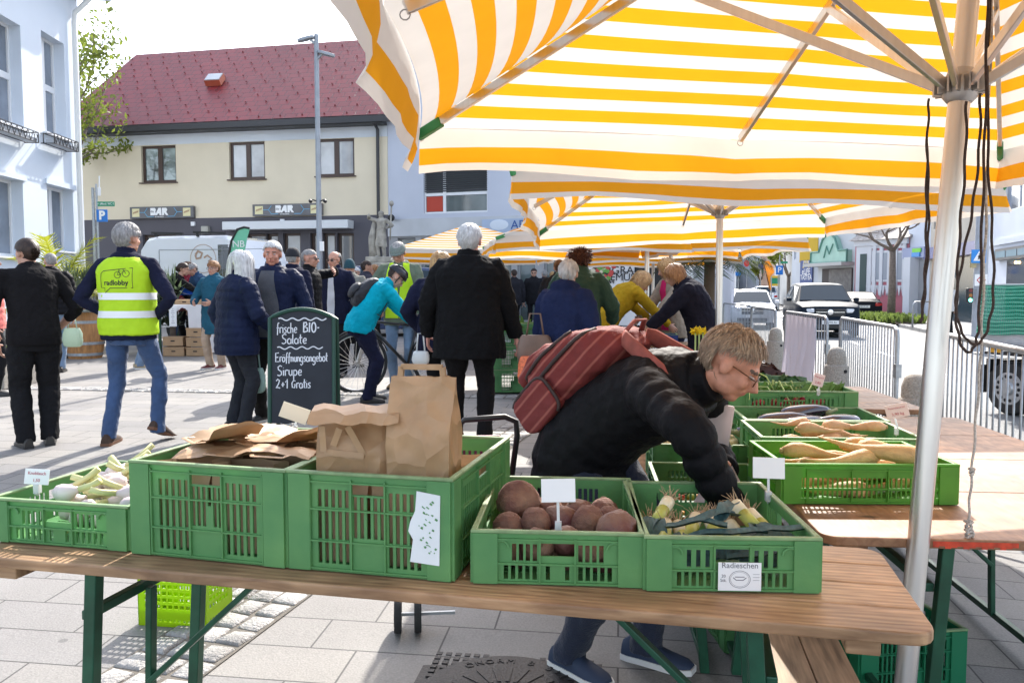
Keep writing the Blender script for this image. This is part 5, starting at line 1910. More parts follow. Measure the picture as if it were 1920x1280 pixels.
# ---- pharmacy house
F2=Facade(xy(729.5,28.0),xy(1330,24.5),0.0,11.5,'pale blue white house with a pharmacy on the ground floor')
wr=F2.rect(794,293,914,399)
zb1=F2.sz(850,408)[1];zb2=F2.sz(850,441)[1]
M_pb=plaster('pale lavender plaster',(0.50,0.53,0.61))
F2.wall(M_pb,[wr],zb1,11.5)
F2.wall(mat('metal cladding',(.47,.49,.52),.45,metal=.3,var=.12,vs=1.2),(),zb2,zb1,out=.05,name='fascia')
hs=[F2.rect(u,446,u+34,560)for u in(745,790,835,880,925,970,1020,1060,1100,1145)]
hs=[(a,.4,c,d)for a,b,c,d in hs]
F2.wall(plaster('grey stone piers',(.34,.34,.35)),hs,0.0,zb2)
for w in hs:F2.window(w,mat('grey metal frame',(.30,.31,.33),.4),mat('shop glass',(.10,.13,.13),.06,spec=.9,coat=.6,var=.5,vs=.8),.12,1,.05)
F2.back(M_pb,9,11.5)
a0,z0,a1,z1=wr
um=a0+(a1-a0)*.32;zm=z0+(z1-z0)*.34
f=F2.window((a0,z0,a1,z1),M_frame_w,mat('shop glass',(.1,.13,.13)),.06,1,.05)
F2.box(um-.05,z0+.05,um+.05,z1-.05,-.10,-.055,M_frame_w,'mullion',f)
F2.box(a0+.05,zm-.045,a1-.05,zm+.045,-.10,-.053,M_frame_w,'transom',f)
F2.box(a0+.07,z0+.07,um-.07,zm-.06,-.095,-.08,mat('red panel',(.42,.035,.012),.5),'red_panel',f)
mb=F2.mb()
k=0
M3=Matrix((F2.ax,F2.n,V((0,0,1)))).transposed()@Matrix.Rotation(R(35),3,'X')
z=zm+.1
while z<z1-.06:
 mb.box(F2.P((a0+a1)/2,z,-.03),(a1-a0-.06,.075,.006),M3)
 z+=.068
mb.build('venetian_blind',mat('blind slats',(.10,.105,.115),.5),f)
s0,zs0,s1,zs1=F2.rect(906,410,1060,438)
F2.box(s0,zs0,s1,zs1,.05,.12,mat('pale blue sign board',(.36,.44,.58),.4,var=.08,vs=1),'sign_board')
a,z=F2.sz(960,423)
put_text('lettering','APOTHEKE',.40,F2.P(a,z,.125)-F2.A,F2.ax,(0,0,1),mat('pharmacy blue',(.03,.09,.30),.5),F2.root,.006,align='LEFT')
a,z=F2.sz(938,422)
mb=F2.mb();mb.ell(F2.P(a,z,.12),(.32,.012,.17),Matrix((F2.ax,F2.n,V((0,0,1)))).transposed());mb.build('white_emblem',mat('soft white',(.62,.68,.76),.6),F2.root)
a,z=F2.sz(735,407);
mb=F2.mb();mb.ell(F2.P(a+.1,z-.05,.25),(.12,.12,.12));mb.build('globe_lamp',M_black,F2.root,smooth=0)
# ---- white house on the left
cL=-9.53
F3=Facade((cL-.06*7,7),(cL-.06*21,21),0.0,8.75,'tall white house at the left edge with wire flower boxes at its windows')
hs=[F3.rect(77,70,119,252),F3.rect(-34,28,37,228),F3.rect(88,351,136,470),F3.rect(-20,332,42,480),F3.rect(-260,-60,-120,180)]
M_wh=plaster('white blue plaster',(0.60,0.66,0.74),.04)
F3.wall(M_wh,hs,th=.45)
F3.n_chk=F3.n
for w in hs:
 F3.window(w,M_frame_w,mat('curtained glass',(.16,.19,.24),.05,spec=.9,coat=.8,var=.4,vs=1.2),.24,2,.07,splits=(.5,)if w[3]-w[1]>1.9 else(),sill=M_frame_w)
for w in hs[2:4]:
 F3.box(w[0]-.1,w[3],w[2]+.1,w[3]+.12,0.0,.05,M_wh,'lintel')
F3.back(M_wh,8,8.75)
mb=F3.mb()
mb.bar(F3.P(-1,8.85,.22),F3.P(F3.L+.5,8.85,.22),.8,.2)
mb.build('eaves',M_wh,F3.root)
mb=F3.mb()
mb.bar(F3.P(-1,8.98,.68),F3.P(F3.L+.7,8.98,.68),.16,.18);mb.build('gutter',M_frame_w,F3.root,bevel=.04)
mb=F3.mb()
pa=F3.L-.42
mb.tube([F3.P(pa,8.9,.66),F3.P(pa,8.6,.6),F3.P(pa,8.15,.12),F3.P(pa,7.9,.1),F3.P(pa,0.2,.1)],.06,12);mb.build('downpipe',mat('cream white pipe',(.70,.70,.68),.4),F3.root,smooth=40)
def flower_box(u0,u1,vt,lab):
 a,z=F3.sz(u0,vt);b_,_=F3.sz(u1,vt)
 L_=b_-a
 rt=thing('flower_box',lab,'flower box',F3.P(a,z,0),0,'wire flower boxes')
 T=Matrix.Translation(-F3.P(a,z,0))
 mb=MB(T)
 h,o0,o1=.22,.06,.30
 for zz in(0,-h):
  for o in(o0,o1):mb.bar(F3.P(a,z+zz,o),F3.P(b_,z+zz,o),.016,.016)
 for x in(a,b_):
  for o in(o0,o1):mb.bar(F3.P(x,z,o),F3.P(x,z-h,o),.016,.016)
  for zz in(0,-h):mb.bar(F3.P(x,z+zz,.0),F3.P(x,z+zz,o1),.016,.016)
 n=7
 for i in range(n):
  x0,x1=a+L_*i/n,a+L_*(i+1)/n
  mb.bar(F3.P(x0,z,o1),F3.P((x0+x1)/2,z-h,o1),.01,.01);mb.bar(F3.P((x0+x1)/2,z-h,o1),F3.P(x1,z,o1),.01,.01)
  mb.tube([F3.P((x0+x1)/2+.06*cos(q),z-h*.45+.06*sin(q),o1)for q in[2*pi*k/10 for k in range(10)]],.006,4,closed=True)
 mb.build('wire_frame',mat('black wrought iron',(.02,.02,.022),.5),rt)
 mb=MB(T);mb.box(F3.P((a+b_)/2,z-h+.05,(o0+o1)/2),(L_*.94,.18,.09),Matrix((F3.ax,F3.n,V((0,0,1)))).transposed());mb.build('trough',mat('grey trough',(.38,.40,.43),.6),rt)
flower_box(76,122,250,'wire flower box under the full-height window in view on the white house')
flower_box(-30,44,222,'wire flower box under the window cut off by the left edge')
# ---- far side of the street
def rowhouse(u0,d0,u1,d1,vt,label,m,wins=(),name='house',z0=0.02,depth=8,frame=None,pane=None,roof=None,roof_h=2.2,nx=2,back=True):
 f=Facade(xy(u0,d0),xy(u1,d1),z0,at((u0+u1)/2,vt,(d0+d1)/2).z,label,'house',name)
 hs=[f.rect(*w)for w in wins]
 f.wall(m,hs)
 for h in hs:f.window(h,frame or M_frame_w,pane or mat('curtained glass',(.16,.19,.24)),.12,nx,.06)
 if back:f.back(m,depth)
 if roof:
  b=f.mb()
  e0,e1=f.P(-.2,f.z1,.35),f.P(f.L+.2,f.z1,.35)
  b.prism([(0,0),(depth+.9,0),((depth+.9)/2,roof_h)],e0,-f.n,V((0,0,1)),e1-e0)
  b.build('roof',roof,f.root,fix=True)
 return f
M_tile_g=mat('weathered roof tiles',(.36,.33,.31),.8,var=.5,vs=7,bump=.5,bs=30)
M_slate=mat('dark slate roof',(.09,.095,.11),.6,var=.3,vs=8)
# white corner house
FW=rowhouse(1843,34,2080,22,150,'white corner house across the road with a dark shop door',plaster('bluish white plaster',(.62,.66,.74)),[(1882,300,1935,390),(1960,280,2020,385)],nx=2)
a0,z0,a1,z1=FW.rect(1875,459,2000,482);FW.box(a0,z0,a1,z1,.01,.16,mat('charcoal fascia',(.07,.075,.09),.4),'shop_fascia')
for k_ in range(3):FW.box(a0+.15+k_*1.35,z0+.1,a0+1.35+k_*1.35,z1-.1,.16,.175,mat('fascia glass',(.25,.35,.42),.15),'fascia_panel')
a0,z0,a1,z1=FW.rect(1891,483,2000,600);FW.box(a0,.02,a1,z1,.01,.05,mat('dark shop glass',(.012,.011,.010),.08,spec=.8,coat=.5),'shop_window')
a,z=FW.sz(1911,492)
mb=FW.mb();mb.ell(FW.P(a,z,.1),(.05,.05,.05));mb.build('shop_lamp',mat('warm lamp',(1,.6,.2),emit=(1,.6,.25,6)),FW.root)
a0,z0,a1,z1=FW.rect(1846,438,2060,446);FW.box(a0,z0,a1,z1,0,.08,plaster('bluish white plaster',(.62,.66,.74)),'ledge')
a,z=FW.sz(1865,479);FW.box(a-.13,z-.18,a+.13,z+.18,0,.03,mat('enamel plate',(.10,.22,.30),.3),'house_number')
put_text('lettering','1',.26,FW.P(a,z,.034)-FW.A-V((0,0,FW.z0)),FW.ax,(0,0,1),M_white,FW.root,.003)
# beige house with the bank on the ground floor
FB=rowhouse(1742,41,1842,34.2,120,'beige tiled house with a violet bank fascia, next to the white corner house',mat('beige facade tiles',(.47,.43,.37),.7,var=.1,vs=1.5),[(1783,385,1801,425),(1752,390,1768,428),(1783,290,1801,335)])
a0,z0,a1,z1=FB.rect(1742,459,1842,481);FB.box(a0,z0,a1,z1,.01,.25,mat('violet blue fascia',(.14,.15,.34),.35,var=.15,vs=1),'bank_fascia')
a0,z0,a1,z1=FB.rect(1782,482,1842,598);FB.box(a0,.02,a1,z1,.01,.06,mat('dark teal glass',(.025,.05,.065),.2,spec=.4),'shop_window')
a,z=FB.sz(1790,500);FB.box(a-.3,z-.5,a+.3,z+.5,.06,.08,mat('poster grey',(.15,.20,.24),.4),'poster')
FV=rowhouse(1700,43,1742,41,415,'narrow pale house with a bank entrance between the pink house and the beige house',plaster('pale bluish plaster',(.58,.62,.70)),[])
a0,z0,a1,z1=FV.rect(1700,464,1742,484);FV.box(a0,z0,a1,z1,.01,.25,mat('blue grey fascia',(.22,.27,.45),.35),'bank_fascia')
a,z=FV.sz(1727,474);FV.box(a-.35,z-.2,a+.35,z+.02,.25,.30,mat('sky blue emblem',(.03,.25,.62),.4),'emblem_lower');FV.box(a-.30,z+.02,a+.45,z+.22,.25,.30,mat('bright green emblem',(.14,.55,.02),.4),'emblem_upper')
a0,z0,a1,z1=FV.rect(1706,486,1736,590);FV.box(a0,.02,a1,z1,.0,.04,mat('grey entrance',(.30,.31,.33),.5),'entrance')
FV.box(a0+.3,.02,a0+.9,z1+.1,.04,.5,plaster('white pier',(.6,.62,.66)),'pier')
# pink gothic house
FP=rowhouse(1602,46,1702,42.8,449,'low pink house with white gothic window trim and a dark door',plaster('dusty pink plaster',(.42,.14,.17)),[],roof=M_tile_g,roof_h=1.9,depth=7)
M_trim=plaster('white stucco trim',(.60,.62,.66))
mb0=None
FP.box(0,FP.z1-.3,FP.L,FP.z1+.02,0,.14,M_trim,'cornice')
for(u0,u1)in((1639,1645),(1652,1658),(1667,1674),(1679,1685),(1695,1701)):
 a0,z0,a1,z1=FP.rect(u0,460,u1,541)
 mb=FP.mb()
 mid=(a0+a1)/2;hw=(a1-a0)/2
 mb.prism([(a0,z0),(mid,z0-.45),(a1,z0),(a1,z1),(mid,z1+.5),(a0,z1)],FP.A-V((0,0,0))+FP.n*.002,FP.ax,V((0,0,1)),FP.n*.10)
 mb.build('pilaster',M_trim,FP.root,fix=True)
for(u0,u1)in((1638,1651),(1652,1666),(1682,1696)):
 a0,z0,a1,z1=FP.rect(u0,474,u1,524)
 FP.box(a0-.06,z0-.12,a1+.06,z1+.12,.002,.05,M_trim,'window_surround')
 FP.box(a0,z0,a1,z1,.05,.07,mat('blue grey glass',(.25,.29,.36),.1,coat=.6),'window')
 for j in range(3):
  mb=FP.mb();x=a0-.1+(a1-a0+.2)*j/3;w_=(a1-a0+.2)/3
  mb.prism([(x,z0-.3),(x+w_/2,z0-.85),(x+w_,z0-.3)],FP.A+FP.n*.003,FP.ax,V((0,0,1)),FP.n*.06)
  mb.build('pointed_trim',M_trim,FP.root,fix=True);mb=FP.mb()
  mb.prism([(x,z1+.25),(x+w_,z1+.25),(x+w_/2,z1+.8)],FP.A+FP.n*.003,FP.ax,V((0,0,1)),FP.n*.06)
  mb.build('pointed_trim',M_trim,FP.root,fix=True)
a0,z0,a1,z1=FP.rect(1615,476,1627,555);FP.box(a0-.3,.02,a1+.3,z1+.5,.002,.06,M_trim,'door_surround');FP.box(a0,.02,a1,z1,.06,.09,mat('dark green door',(.03,.06,.06),.5),'door')
# gate house with the mint pediment
FG=rowhouse(1533,51,1602,47,395,'grey white house with a wooden gate and a mint green pediment sign',plaster('cool white plaster',(.50,.53,.56)),[(1540,455,1556,476)],roof=M_slate,roof_h=1.6)
a0,z0,a1,z1=FG.rect(1543,503,1600,592);FG.box(a0,.02,a1,z1,.01,.05,mat('dark gateway',(.05,.04,.04),.7),'gateway')
mb=FG.mb();n=15
for i in range(n):
 x=a0+.9+(a1-a0-.9)*(i+.5)/n
 mb.box(FG.P(x,z1*.5,.09),(.18,.05,z1-.1),Matrix((FG.ax,FG.n,V((0,0,1)))).transposed())
mb.build('slatted_gate',mat('grey gate boards',(.16,.15,.145),.7,var=.3,vs=5),FG.root)
a0,z0,a1,z1=FG.rect(1530,474,1598,492)
mb=FG.mb();am=(a0+a1)/2
mb.prism([(a0,z0),(a1,z0),(a1,z1+.1),(am+1.1,z1+.1),(am+.7,z1+.8),(am,z1+1.25),(am-.7,z1+.8),(am-1.1,z1+.1),(a0,z1+.1)],FG.A+FG.n*.01,FG.ax,V((0,0,1)),FG.n*.3)
mb.build('pediment',mat('mint green paint',(.30,.50,.42),.5,var=.1,vs=2),FG.root,fix=True)
mb=FG.mb()
pp=[FG.P(a,z,.33)for a,z in((a0,z0),(a0,z1+.1),(am-1.1,z1+.1),(am-.7,z1+.8),(am,z1+1.25),(am+.7,z1+.8),(am+1.1,z1+.1),(a1,z1+.1),(a1,z0))]
mb.tube(pp,.07,6,closed=True);mb.tube([FG.P(am-.5,z0+.3,.33),FG.P(am-.2,z1+.4,.33),FG.P(am+.1,z0+.5,.33),FG.P(am+.5,z1+.5,.33)],.05,6);mb.build('pediment_moulding',mat('dark mint moulding',(.10,.25,.20),.5),FG.root)
a0,z0,a1,z1=FG.rect(1528,493,1602,499);FG.box(a0,z0,a1,z1,.0,.8,mat('canopy slab',(.42,.42,.41),.7),'door_canopy')
# yellow house with banner
FY=rowhouse(1499,54,1536,51.2,440-60,'grey and mustard yellow house with a navy advertising banner',plaster('light grey plaster',(.42,.45,.50)),[])
a0,z0,a1,z1=FY.rect(1502,400,1536,491);FY.box(a0,z0,a1,z1,.002,.04,plaster('mustard yellow plaster',(.50,.33,.02)),'yellow_wall')
a0,z0,a1,z1=FY.rect(1503,488,1526,531)
bn=thing('banner','navy banner with eLIFE lettering on the grey and yellow house','banner',FY.P(a0,z0,.05))
T=Matrix.Translation(-FY.P(a0,z0,.05))
mb=MB(T);mb.box(FY.P((a0+a1)/2,(z0+z1)/2,.07),(a1-a0,.03,z1-z0),Matrix((FY.ax,FY.n,V((0,0,1)))).transposed());mb.build('cloth',mat('navy print',(.03,.06,.20),.6),bn)
w_,h_=a1-a0,z1-z0
for s_,sz_,y in(('eLIFE',.5,.5),('is',.3,.38),('TASTEA',.42,.25),('ENERGIE',.2,.92)):
 put_text('lettering',s_,sz_*w_/1.6,FY.ax*(w_*.5)+V((0,0,h_*y))+FY.n*.04,FY.ax,(0,0,1),M_white,bn,.004)
mb=MB()
for i in range(7):
 a=pi*i/6
 mb.bar(FY.ax*(w_*.5+w_*.16*cos(a))+V((0,0,h_*.70+w_*.16*sin(a)))+FY.n*.045,FY.ax*(w_*.5+w_*.28*cos(a))+V((0,0,h_*.70+w_*.28*sin(a)))+FY.n*.045,.05,.01,up=FY.n)
mb.build('sun_rays',mat('yellow print',(.75,.55,.05),.6),bn)
# further houses down the street
rowhouse(1484,60,1500,56,400,'narrow pale grey house further down the street',plaster('grey white plaster',(.5,.53,.58)),[(1489,470,1493,486)],depth=9)
rowhouse(1452,84,1486,64,415,'pale house half hidden behind a budding street tree',plaster('warm white plaster',(.55,.54,.52)),[(1458,455,1464,470),(1470,452,1477,468)],roof=M_slate)
rowhouse(1424,110,1452,88,470,'peach coloured house far down the street',plaster('peach plaster',(.55,.36,.26)),[(1430,485,1436,497)],roof=M_slate)
rowhouse(1380,150,1426,125,476,'white house closing the far end of the street',plaster('blueish white plaster',(.50,.55,.62)),[(1390,492,1394,503),(1402,492,1406,503),(1414,490,1418,502)],roof=M_slate)
rowhouse(1290,95,1384,170,468,'long pale house on the near side of the street, behind the palm',plaster('pale stone plaster',(.45,.47,.5)),[(1330,480,1338,500),(1350,485,1357,502)],roof=M_slate)
# ------------------------------------------------------------------ trees and plants
def leaf_quads(mb,c,r,n,size,rng,shell=0.5,mi=(0,1),squash=1.0):
 for _ in range(n):
  d=V((rng.gauss(0,1),rng.gauss(0,1),rng.gauss(0,1))).normalized()
  q=c+V((d.x*r[0],d.y*r[1],d.z*r[2]))*(rng.uniform(shell,1)if rng.random()<.8 else rng.uniform(0,1))
  a=V((rng.gauss(0,1),rng.gauss(0,1),rng.gauss(0,1))).normalized()
  b=a.orthogonal().normalized()
  s_=size*rng.uniform(.6,1.3)
  mb.add([q-a*s_,q+b*s_*.45,q+a*s_,q-b*s_*.45],[(0,1,2,3)],rng.choice(mi))
def branchy(mb,p,d,L,r,depth,rng,tips,up=.15,split=3,ang=.6):
 pts=[V(p)];rs=[r]
 q=V(p);dd=V(d).normalized()
 for k in range(4):
  dd=(dd+V((rng.gauss(0,.12),rng.gauss(0,.12),rng.gauss(0,.08)+up*.2))).normalized()
  q=q+dd*(L/4)
  pts.append(q.copy());rs.append(r*(1-.11*(k+1)))
  if depth<=1:tips.append(q.copy())
 mb.tube(pts,rs,6 if r>.02 else 4)
 if depth>0:
  for k in range(split):
   e=(dd+V((rng.gauss(0,ang),rng.gauss(0,ang),rng.gauss(0,ang*.7)+up))).normalized()
   branchy(mb,pts[rng.choice((2,3,4))if k else 4],e,L*rng.uniform(.6,.8),rs[-1]*.8,depth-1,rng,tips,up,split,ang)
M_bark=mat('grey brown bark',(.17,.135,.11),.9,var=.3,vs=12,bump=.6,bs=30)
def leafm(name,c):return mat(name,c,.55,var=.35,vs=3,trans=.45)
M_lf1,M_lf2=leafm('yellow green leaf',(.22,.27,.04)),leafm('fresh green leaf',(.11,.18,.035))
def tree(label,loc,h_trunk,r,L,depth,leaves,size,seed,spread=.6,crown_mats=None,group=None,split=3):
 rng=random.Random(seed)
 rt=thing('tree',label,'tree',loc,0,group)
 mb=MB();tips=[]
 mb.tube([(0,0,-.1),(0.02,0,h_trunk*.5),(0,.02,h_trunk)],[r*1.25,r,r*.85],10)
 mb.build('trunk',M_bark,rt,smooth=0)
 mb=MB()
 for k in range(4):
  a=2*pi*k/4+rng.random()
  branchy(mb,(0,0,h_trunk-.05),(cos(a)*spread,sin(a)*spread,.8),L,r*.6,depth,rng,tips,.2,split,spread)
 mb.build('branches',M_bark,rt,smooth=0)
 if leaves:
  mb=MB()
  for t in tips:
   leaf_quads(mb,t,(.28,.28,.24),leaves,size,rng,.2)
  mb.build('crown',crown_mats or[M_lf1,M_lf2],rt)
 return rt
p=at(75,540,26.5)
tree('budding yellow-green tree between the white house and the cream house',(p.x,p.y,.28),3.4,.17,2.7,3,6,.095,11,.66)
# bare street tree on the planted island
p=at(1672,540,36.5)
tree('bare pollarded street tree rising from the planted island across the road',(p.x,p.y,.05),3.1,.15,1.25,3,0,.1,5,.95)
for i,(u,d)in enumerate(((1478,66),(1466,78),(1425,105))):
 p=at(u,540,d)
 tree(('budding street tree by the blue parking sign','budding street tree just beyond the parking sign, further off','small pale street tree near the far end of the road')[i],(p.x,p.y,0),2.4,.14,1.9 if i<2 else 1.4,2,14,.17,30+i,.6,group='street trees in bud')
# planted island
rng=random.Random(9)
def shrub(label,c,n,size,spread,mats_,name='shrub',cat='plant',group=None,h=.5):
 rt=thing(name,label,cat,c,0,group)
 mb=MB()
 for _ in range(n):
  a=rng.uniform(0,2*pi);r_=spread*sqrt(rng.random())
  b=V((cos(a)*r_,sin(a)*r_,0));t=b+V((rng.gauss(0,.12),rng.gauss(0,.12),h*rng.uniform(.4,1.1)))
  w=V((rng.gauss(0,1),rng.gauss(0,1),0)).normalized()*size
  m_=b.lerp(t,.55)+V((0,0,.05))
  mb.add([b-w*.5,b+w*.5,m_+w,t,m_-w],[(0,1,2,4),(4,2,3)],rng.choice((0,1)))
 mb.build('foliage',mats_,rt)
 mb=MB();mb.ell((0,0,-.02),(spread*1.05,spread*1.05,.12),None,16,6);mb.build('soil',mat('dark soil',(.07,.05,.035),.95),rt)
 return rt
M_g1,M_g2=leafm('grass green blade',(.16,.22,.05)),leafm('dry reddish blade',(.26,.20,.09))
for i,(u,d,sp)in enumerate(((1640,37.2,1.0),(1664,35.8,1.15),(1692,34.5,.95))):
 p=at(u,540,d)
 shrub(('low green clump at the back of the planted island','low green clump round the foot of the bare tree','low green clump at the near tip of the planted island')[i],(p.x,p.y,.03),420,.05,sp,[M_g1,M_g2],group='clumps on the planted island',h=.4)
# palms
def palm(label,loc,trunk,n,L,m1,m2,seed,droop=.9,leaflet=.16,fan=False,wd=.012,name='palm_tree'):
 rng=random.Random(seed)
 rt=thing(name,label,'palm',loc)
 mb=MB()
 mb.tube([(0,0,0),(0,0,trunk)],[.11,.09],10)
 mb.build('trunk',mat('palm fibre',(.10,.07,.045),.95,bump=.6,bs=25),rt,smooth=0)
 mb=MB()
 for k in range(n):
  a=2*pi*(k*.382);el=rng.uniform(-.1,1.35)
  d=V((cos(a)*cos(el),sin(a)*cos(el),sin(el)))
  q=V((0,0,trunk));LL=L*rng.uniform(.75,1.15)
  pts=[]
  seg=9
  for s_ in range(seg+1):
   pts.append(q.copy())
   d=(d+V((0,0,-droop*.11*(s_/seg+.3)))).normalized()
   q=q+d*(LL/seg)
  mb.tube(pts,[.012*(1-.08*i)for i in range(seg+1)],4)
  mi=rng.choice((0,1))
  if fan:
   c=pts[-4];x=(pts[-3]-pts[-4]).normalized();y=x.cross(V((0,0,1))).normalized();
   for j in range(17):
    b=(j-8)/8*1.9
    dd=x*cos(b)+y*sin(b)+V((0,0,.12))
    e=c+dd*(L*.42)+V((0,0,-.06*abs(b)))
    w=dd.cross(V((0,0,1))).normalized()*.02
    m_=c.lerp(e,.5)
    mb.add([c,m_+w,e,m_-w],[(0,1,2,3)],mi)
  else:
   for i in range(1,seg*3):
    f=i/3;j=int(f)
    if j>=seg:break
    c=pts[j].lerp(pts[j+1],f-j);x=(pts[j+1]-pts[j]).normalized();y=x.cross(V((0,0,1))).normalized()
    for s_ in(-1,1):
     ll=leaflet*(1-.5*abs(f/seg-.4))*2.0
     e=c+(y*s_*.75+x*.6+V((0,0,rng.uniform(-.35,.1)))).normalized()*ll
     w=x*wd
     mb.add([c-w,c+w,e],[(0,1,2)],mi)
 mb.build('fronds',[m1,m2],rt)
 return rt
M_pf1,M_pf2=leafm('yellow green palm frond',(.34,.36,.03)),leafm('palm frond green',(.13,.19,.035))  # yellow-green and deeper green fronds, mixed at random
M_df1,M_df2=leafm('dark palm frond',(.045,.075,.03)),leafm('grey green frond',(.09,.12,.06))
p=at(112,540,15.8)
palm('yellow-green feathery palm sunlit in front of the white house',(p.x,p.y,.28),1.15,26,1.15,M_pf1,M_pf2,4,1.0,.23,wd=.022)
p=at(130,540,14.2)
palm('dark green fan palm in a planter behind the high-visibility vest',(p.x,p.y,.28),.85,26,.75,M_df2,leafm('mid green fan',(.07,.13,.03)),6,.5,fan=True)
p=at(1330,540,14.3)
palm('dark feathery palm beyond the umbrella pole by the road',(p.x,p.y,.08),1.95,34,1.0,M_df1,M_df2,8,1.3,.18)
M_y1,M_y2=leafm('yucca blade',(.10,.14,.075)),leafm('yucca blade light',(.22,.24,.12))
for i,(u,d)in enumerate(((286,15.4),(322,15.2),(262,15.0))):
 p=at(u,540,d)
 rt=thing('yucca',('spiky grey-green yucca in front of the white van','spiky yucca right behind the woman in the apron','spiky yucca next to the shoulder of the radlobby vest')[i],'plant',(p.x,p.y,.28),0,'yuccas in the planters')
 mb=MB();rg=random.Random(40+i)
 for hh in(.5,.85,1.15):
  for k in range(46):
   a=rg.uniform(0,2*pi);el=rg.uniform(-.2,1.5)
   d_=V((cos(a)*cos(el),sin(a)*cos(el),sin(el)));w=d_.cross(V((0,0,1))).normalized()*.026
   b=V((rg.gauss(0,.08),rg.gauss(0,.08),hh));e=b+d_*rg.uniform(.35,.55);m_=b.lerp(e,.4)
   mb.add([b,m_+w,e,m_-w],[(0,1,2,3)],rg.choice((0,0,1)))
 mb.build('foliage',[M_y1,M_y2],rt)
 mb=MB();mb.tube([(0,0,0),(0,0,1.1)],[.06,.05],8);mb.build('stem',M_bark,rt)
# planter trough
pl=thing('planter','long grey stone planter under the palms at the left','planter',(at(60,540,14.8).x,14.8,.27))
mb=MB();panel(mb,(-2.6,-.35,0),(1,0,0),(0,0,1),(0,.12,0),3.6,.55,[]);panel(mb,(-2.6,.35,0),(1,0,0),(0,0,1),(0,.12,0),3.6,.55,[])
mb.box((-2.54,.06,.275),(.12,.7,.549));mb.box((.94,.06,.275),(.12,.7,.549));mb.build('trough',M_concrete,pl)
mb=MB();mb.box((-.8,.06,.25),(3.35,.69,.45));mb.build('soil',mat('dark soil',(.07,.05,.035)),pl)
p=at(-4,540,10.4)
pl=thing('planter','near stone planter cut off by the left edge, grass in it','planter',(p.x-.25,10.4,.24))
mb=MB();mb.box((0,0,.2),(1.1,.9,.4));mb.build('trough',M_concrete,pl,bevel=.02)
mb=MB();rg=random.Random(2)
leaf_quads(mb,V((0,0,.42)),(.5,.4,.08),700,.05,rg,.1);mb.build('foliage',[M_g1,M_lf2],pl)
# ------------------------------------------------------------------ street furniture
q=at(600,540,15.0)
lp=thing('street_lamp','tall grey street lamp with two heads in front of the cream house','street lamp',(q.x,15.0,.28))
mb=MB();zt_=at(598,65,15.0).z-.28
mb.tube([(0,0,0),(0,0,1.0),(0,0,1.02),(0,0,zt_)],[.075,.07,.052,.04],16);mb.build('post',mat('grey lamp paint',(.28,.31,.35),.45,metal=.3,var=.1),lp,smooth=40)
for s_,z in((-1,zt_-.08),(1,zt_-.34)):
 mb=MB();mb.tube([(0,0,z-.1),(s_*.12,-.03,z)],.025,8);
 M3=Matrix.Rotation(s_*R(14),3,'Y')
 pr=[(-.02,.05),(.05,.075),(.20,.07),(.28,.03),(.28,-.03),(.20,-.07),(.05,-.075),(-.02,-.05)]
 mb.prism([(a*s_,b)for a,b in pr],V((s_*.05,-.03,z+.0)),M3@V((1,0,0)),V((0,1,0)),M3@V((0,0,.05)))
 mb.build('lamp_head',mat('grey lamp paint',(.28,.31,.35)),lp,bevel=.008,fix=True)
mb=MB();zz=at(598,378,15).z-.28
for s_ in(-1,1):
 mb.tube([(0,0,zz),(s_*.12,-.05,zz+.03)],.012,6);mb.ell((s_*.13,-.07,zz),(.035,.06,.035))
mb.build('camera_pair',M_black,lp)
mb=MB();mb.box((.055,-.05,at(598,462,15).z-.28),(.07,.05,.17));mb.build('notice',M_white,lp)
# direction sign post
q=at(180,540,16.5)
sg=thing('sign_post','steel post with a green direction sign and a blue parking sign','sign',(q.x,16.5,.28))
mb=MB();mb.tube([(0,0,0),(0,0,at(180,352,16.5).z-.28)],.03,10);mb.tube([(.07,0,1.5),(.07,0,at(180,345,16.5).z-.28)],.022,8)
for k in range(5):mb.bar((0,0,1.7+k*.35),(.07,0,1.7+k*.35),.02,.02)
mb.build('post',M_galv,sg,smooth=40)
def plate(par,u0,v0,u1,v1,d,m,base,name='plate',t=.02):
 a,b=at(u0,v0,d),at(u1,v1,d)
 mb=MB();c=(a+b)/2-V(base);mb.box(c,(b.x-a.x,t,a.z-b.z));return mb.build(name,m,par,bevel=.004),c,b.x-a.x,a.z-b.z
base=(q.x,16.5,.28)
_,c,w_,h_=plate(sg,183,378,215,387,16.44,mat('sign green',(.02,.25,.13),.4),base)
put_text('lettering','< öffentl. WC !!',h_*.62,c+V((0,-.014,0)),(1,0,0),(0,0,1),M_white,sg,.002,sx=.85)
_,c,w_,h_=plate(sg,181,393,202,416,16.42,mat('traffic blue',(.01,.16,.55),.4),base)
put_text('lettering','P',h_*.95,c+V((0,-.014,0)),(1,0,0),(0,0,1),M_white,sg,.002,bold=.01)
mb=MB();mb.tube([at(186,352,16.45)-V(base),at(186,330,16.45)-V(base)],.012,6);mb.tube([at(186,367,16.45)-V(base),at(186,352,16.45)-V(base)],.03,8);mb.build('antenna',M_frame_w,sg)
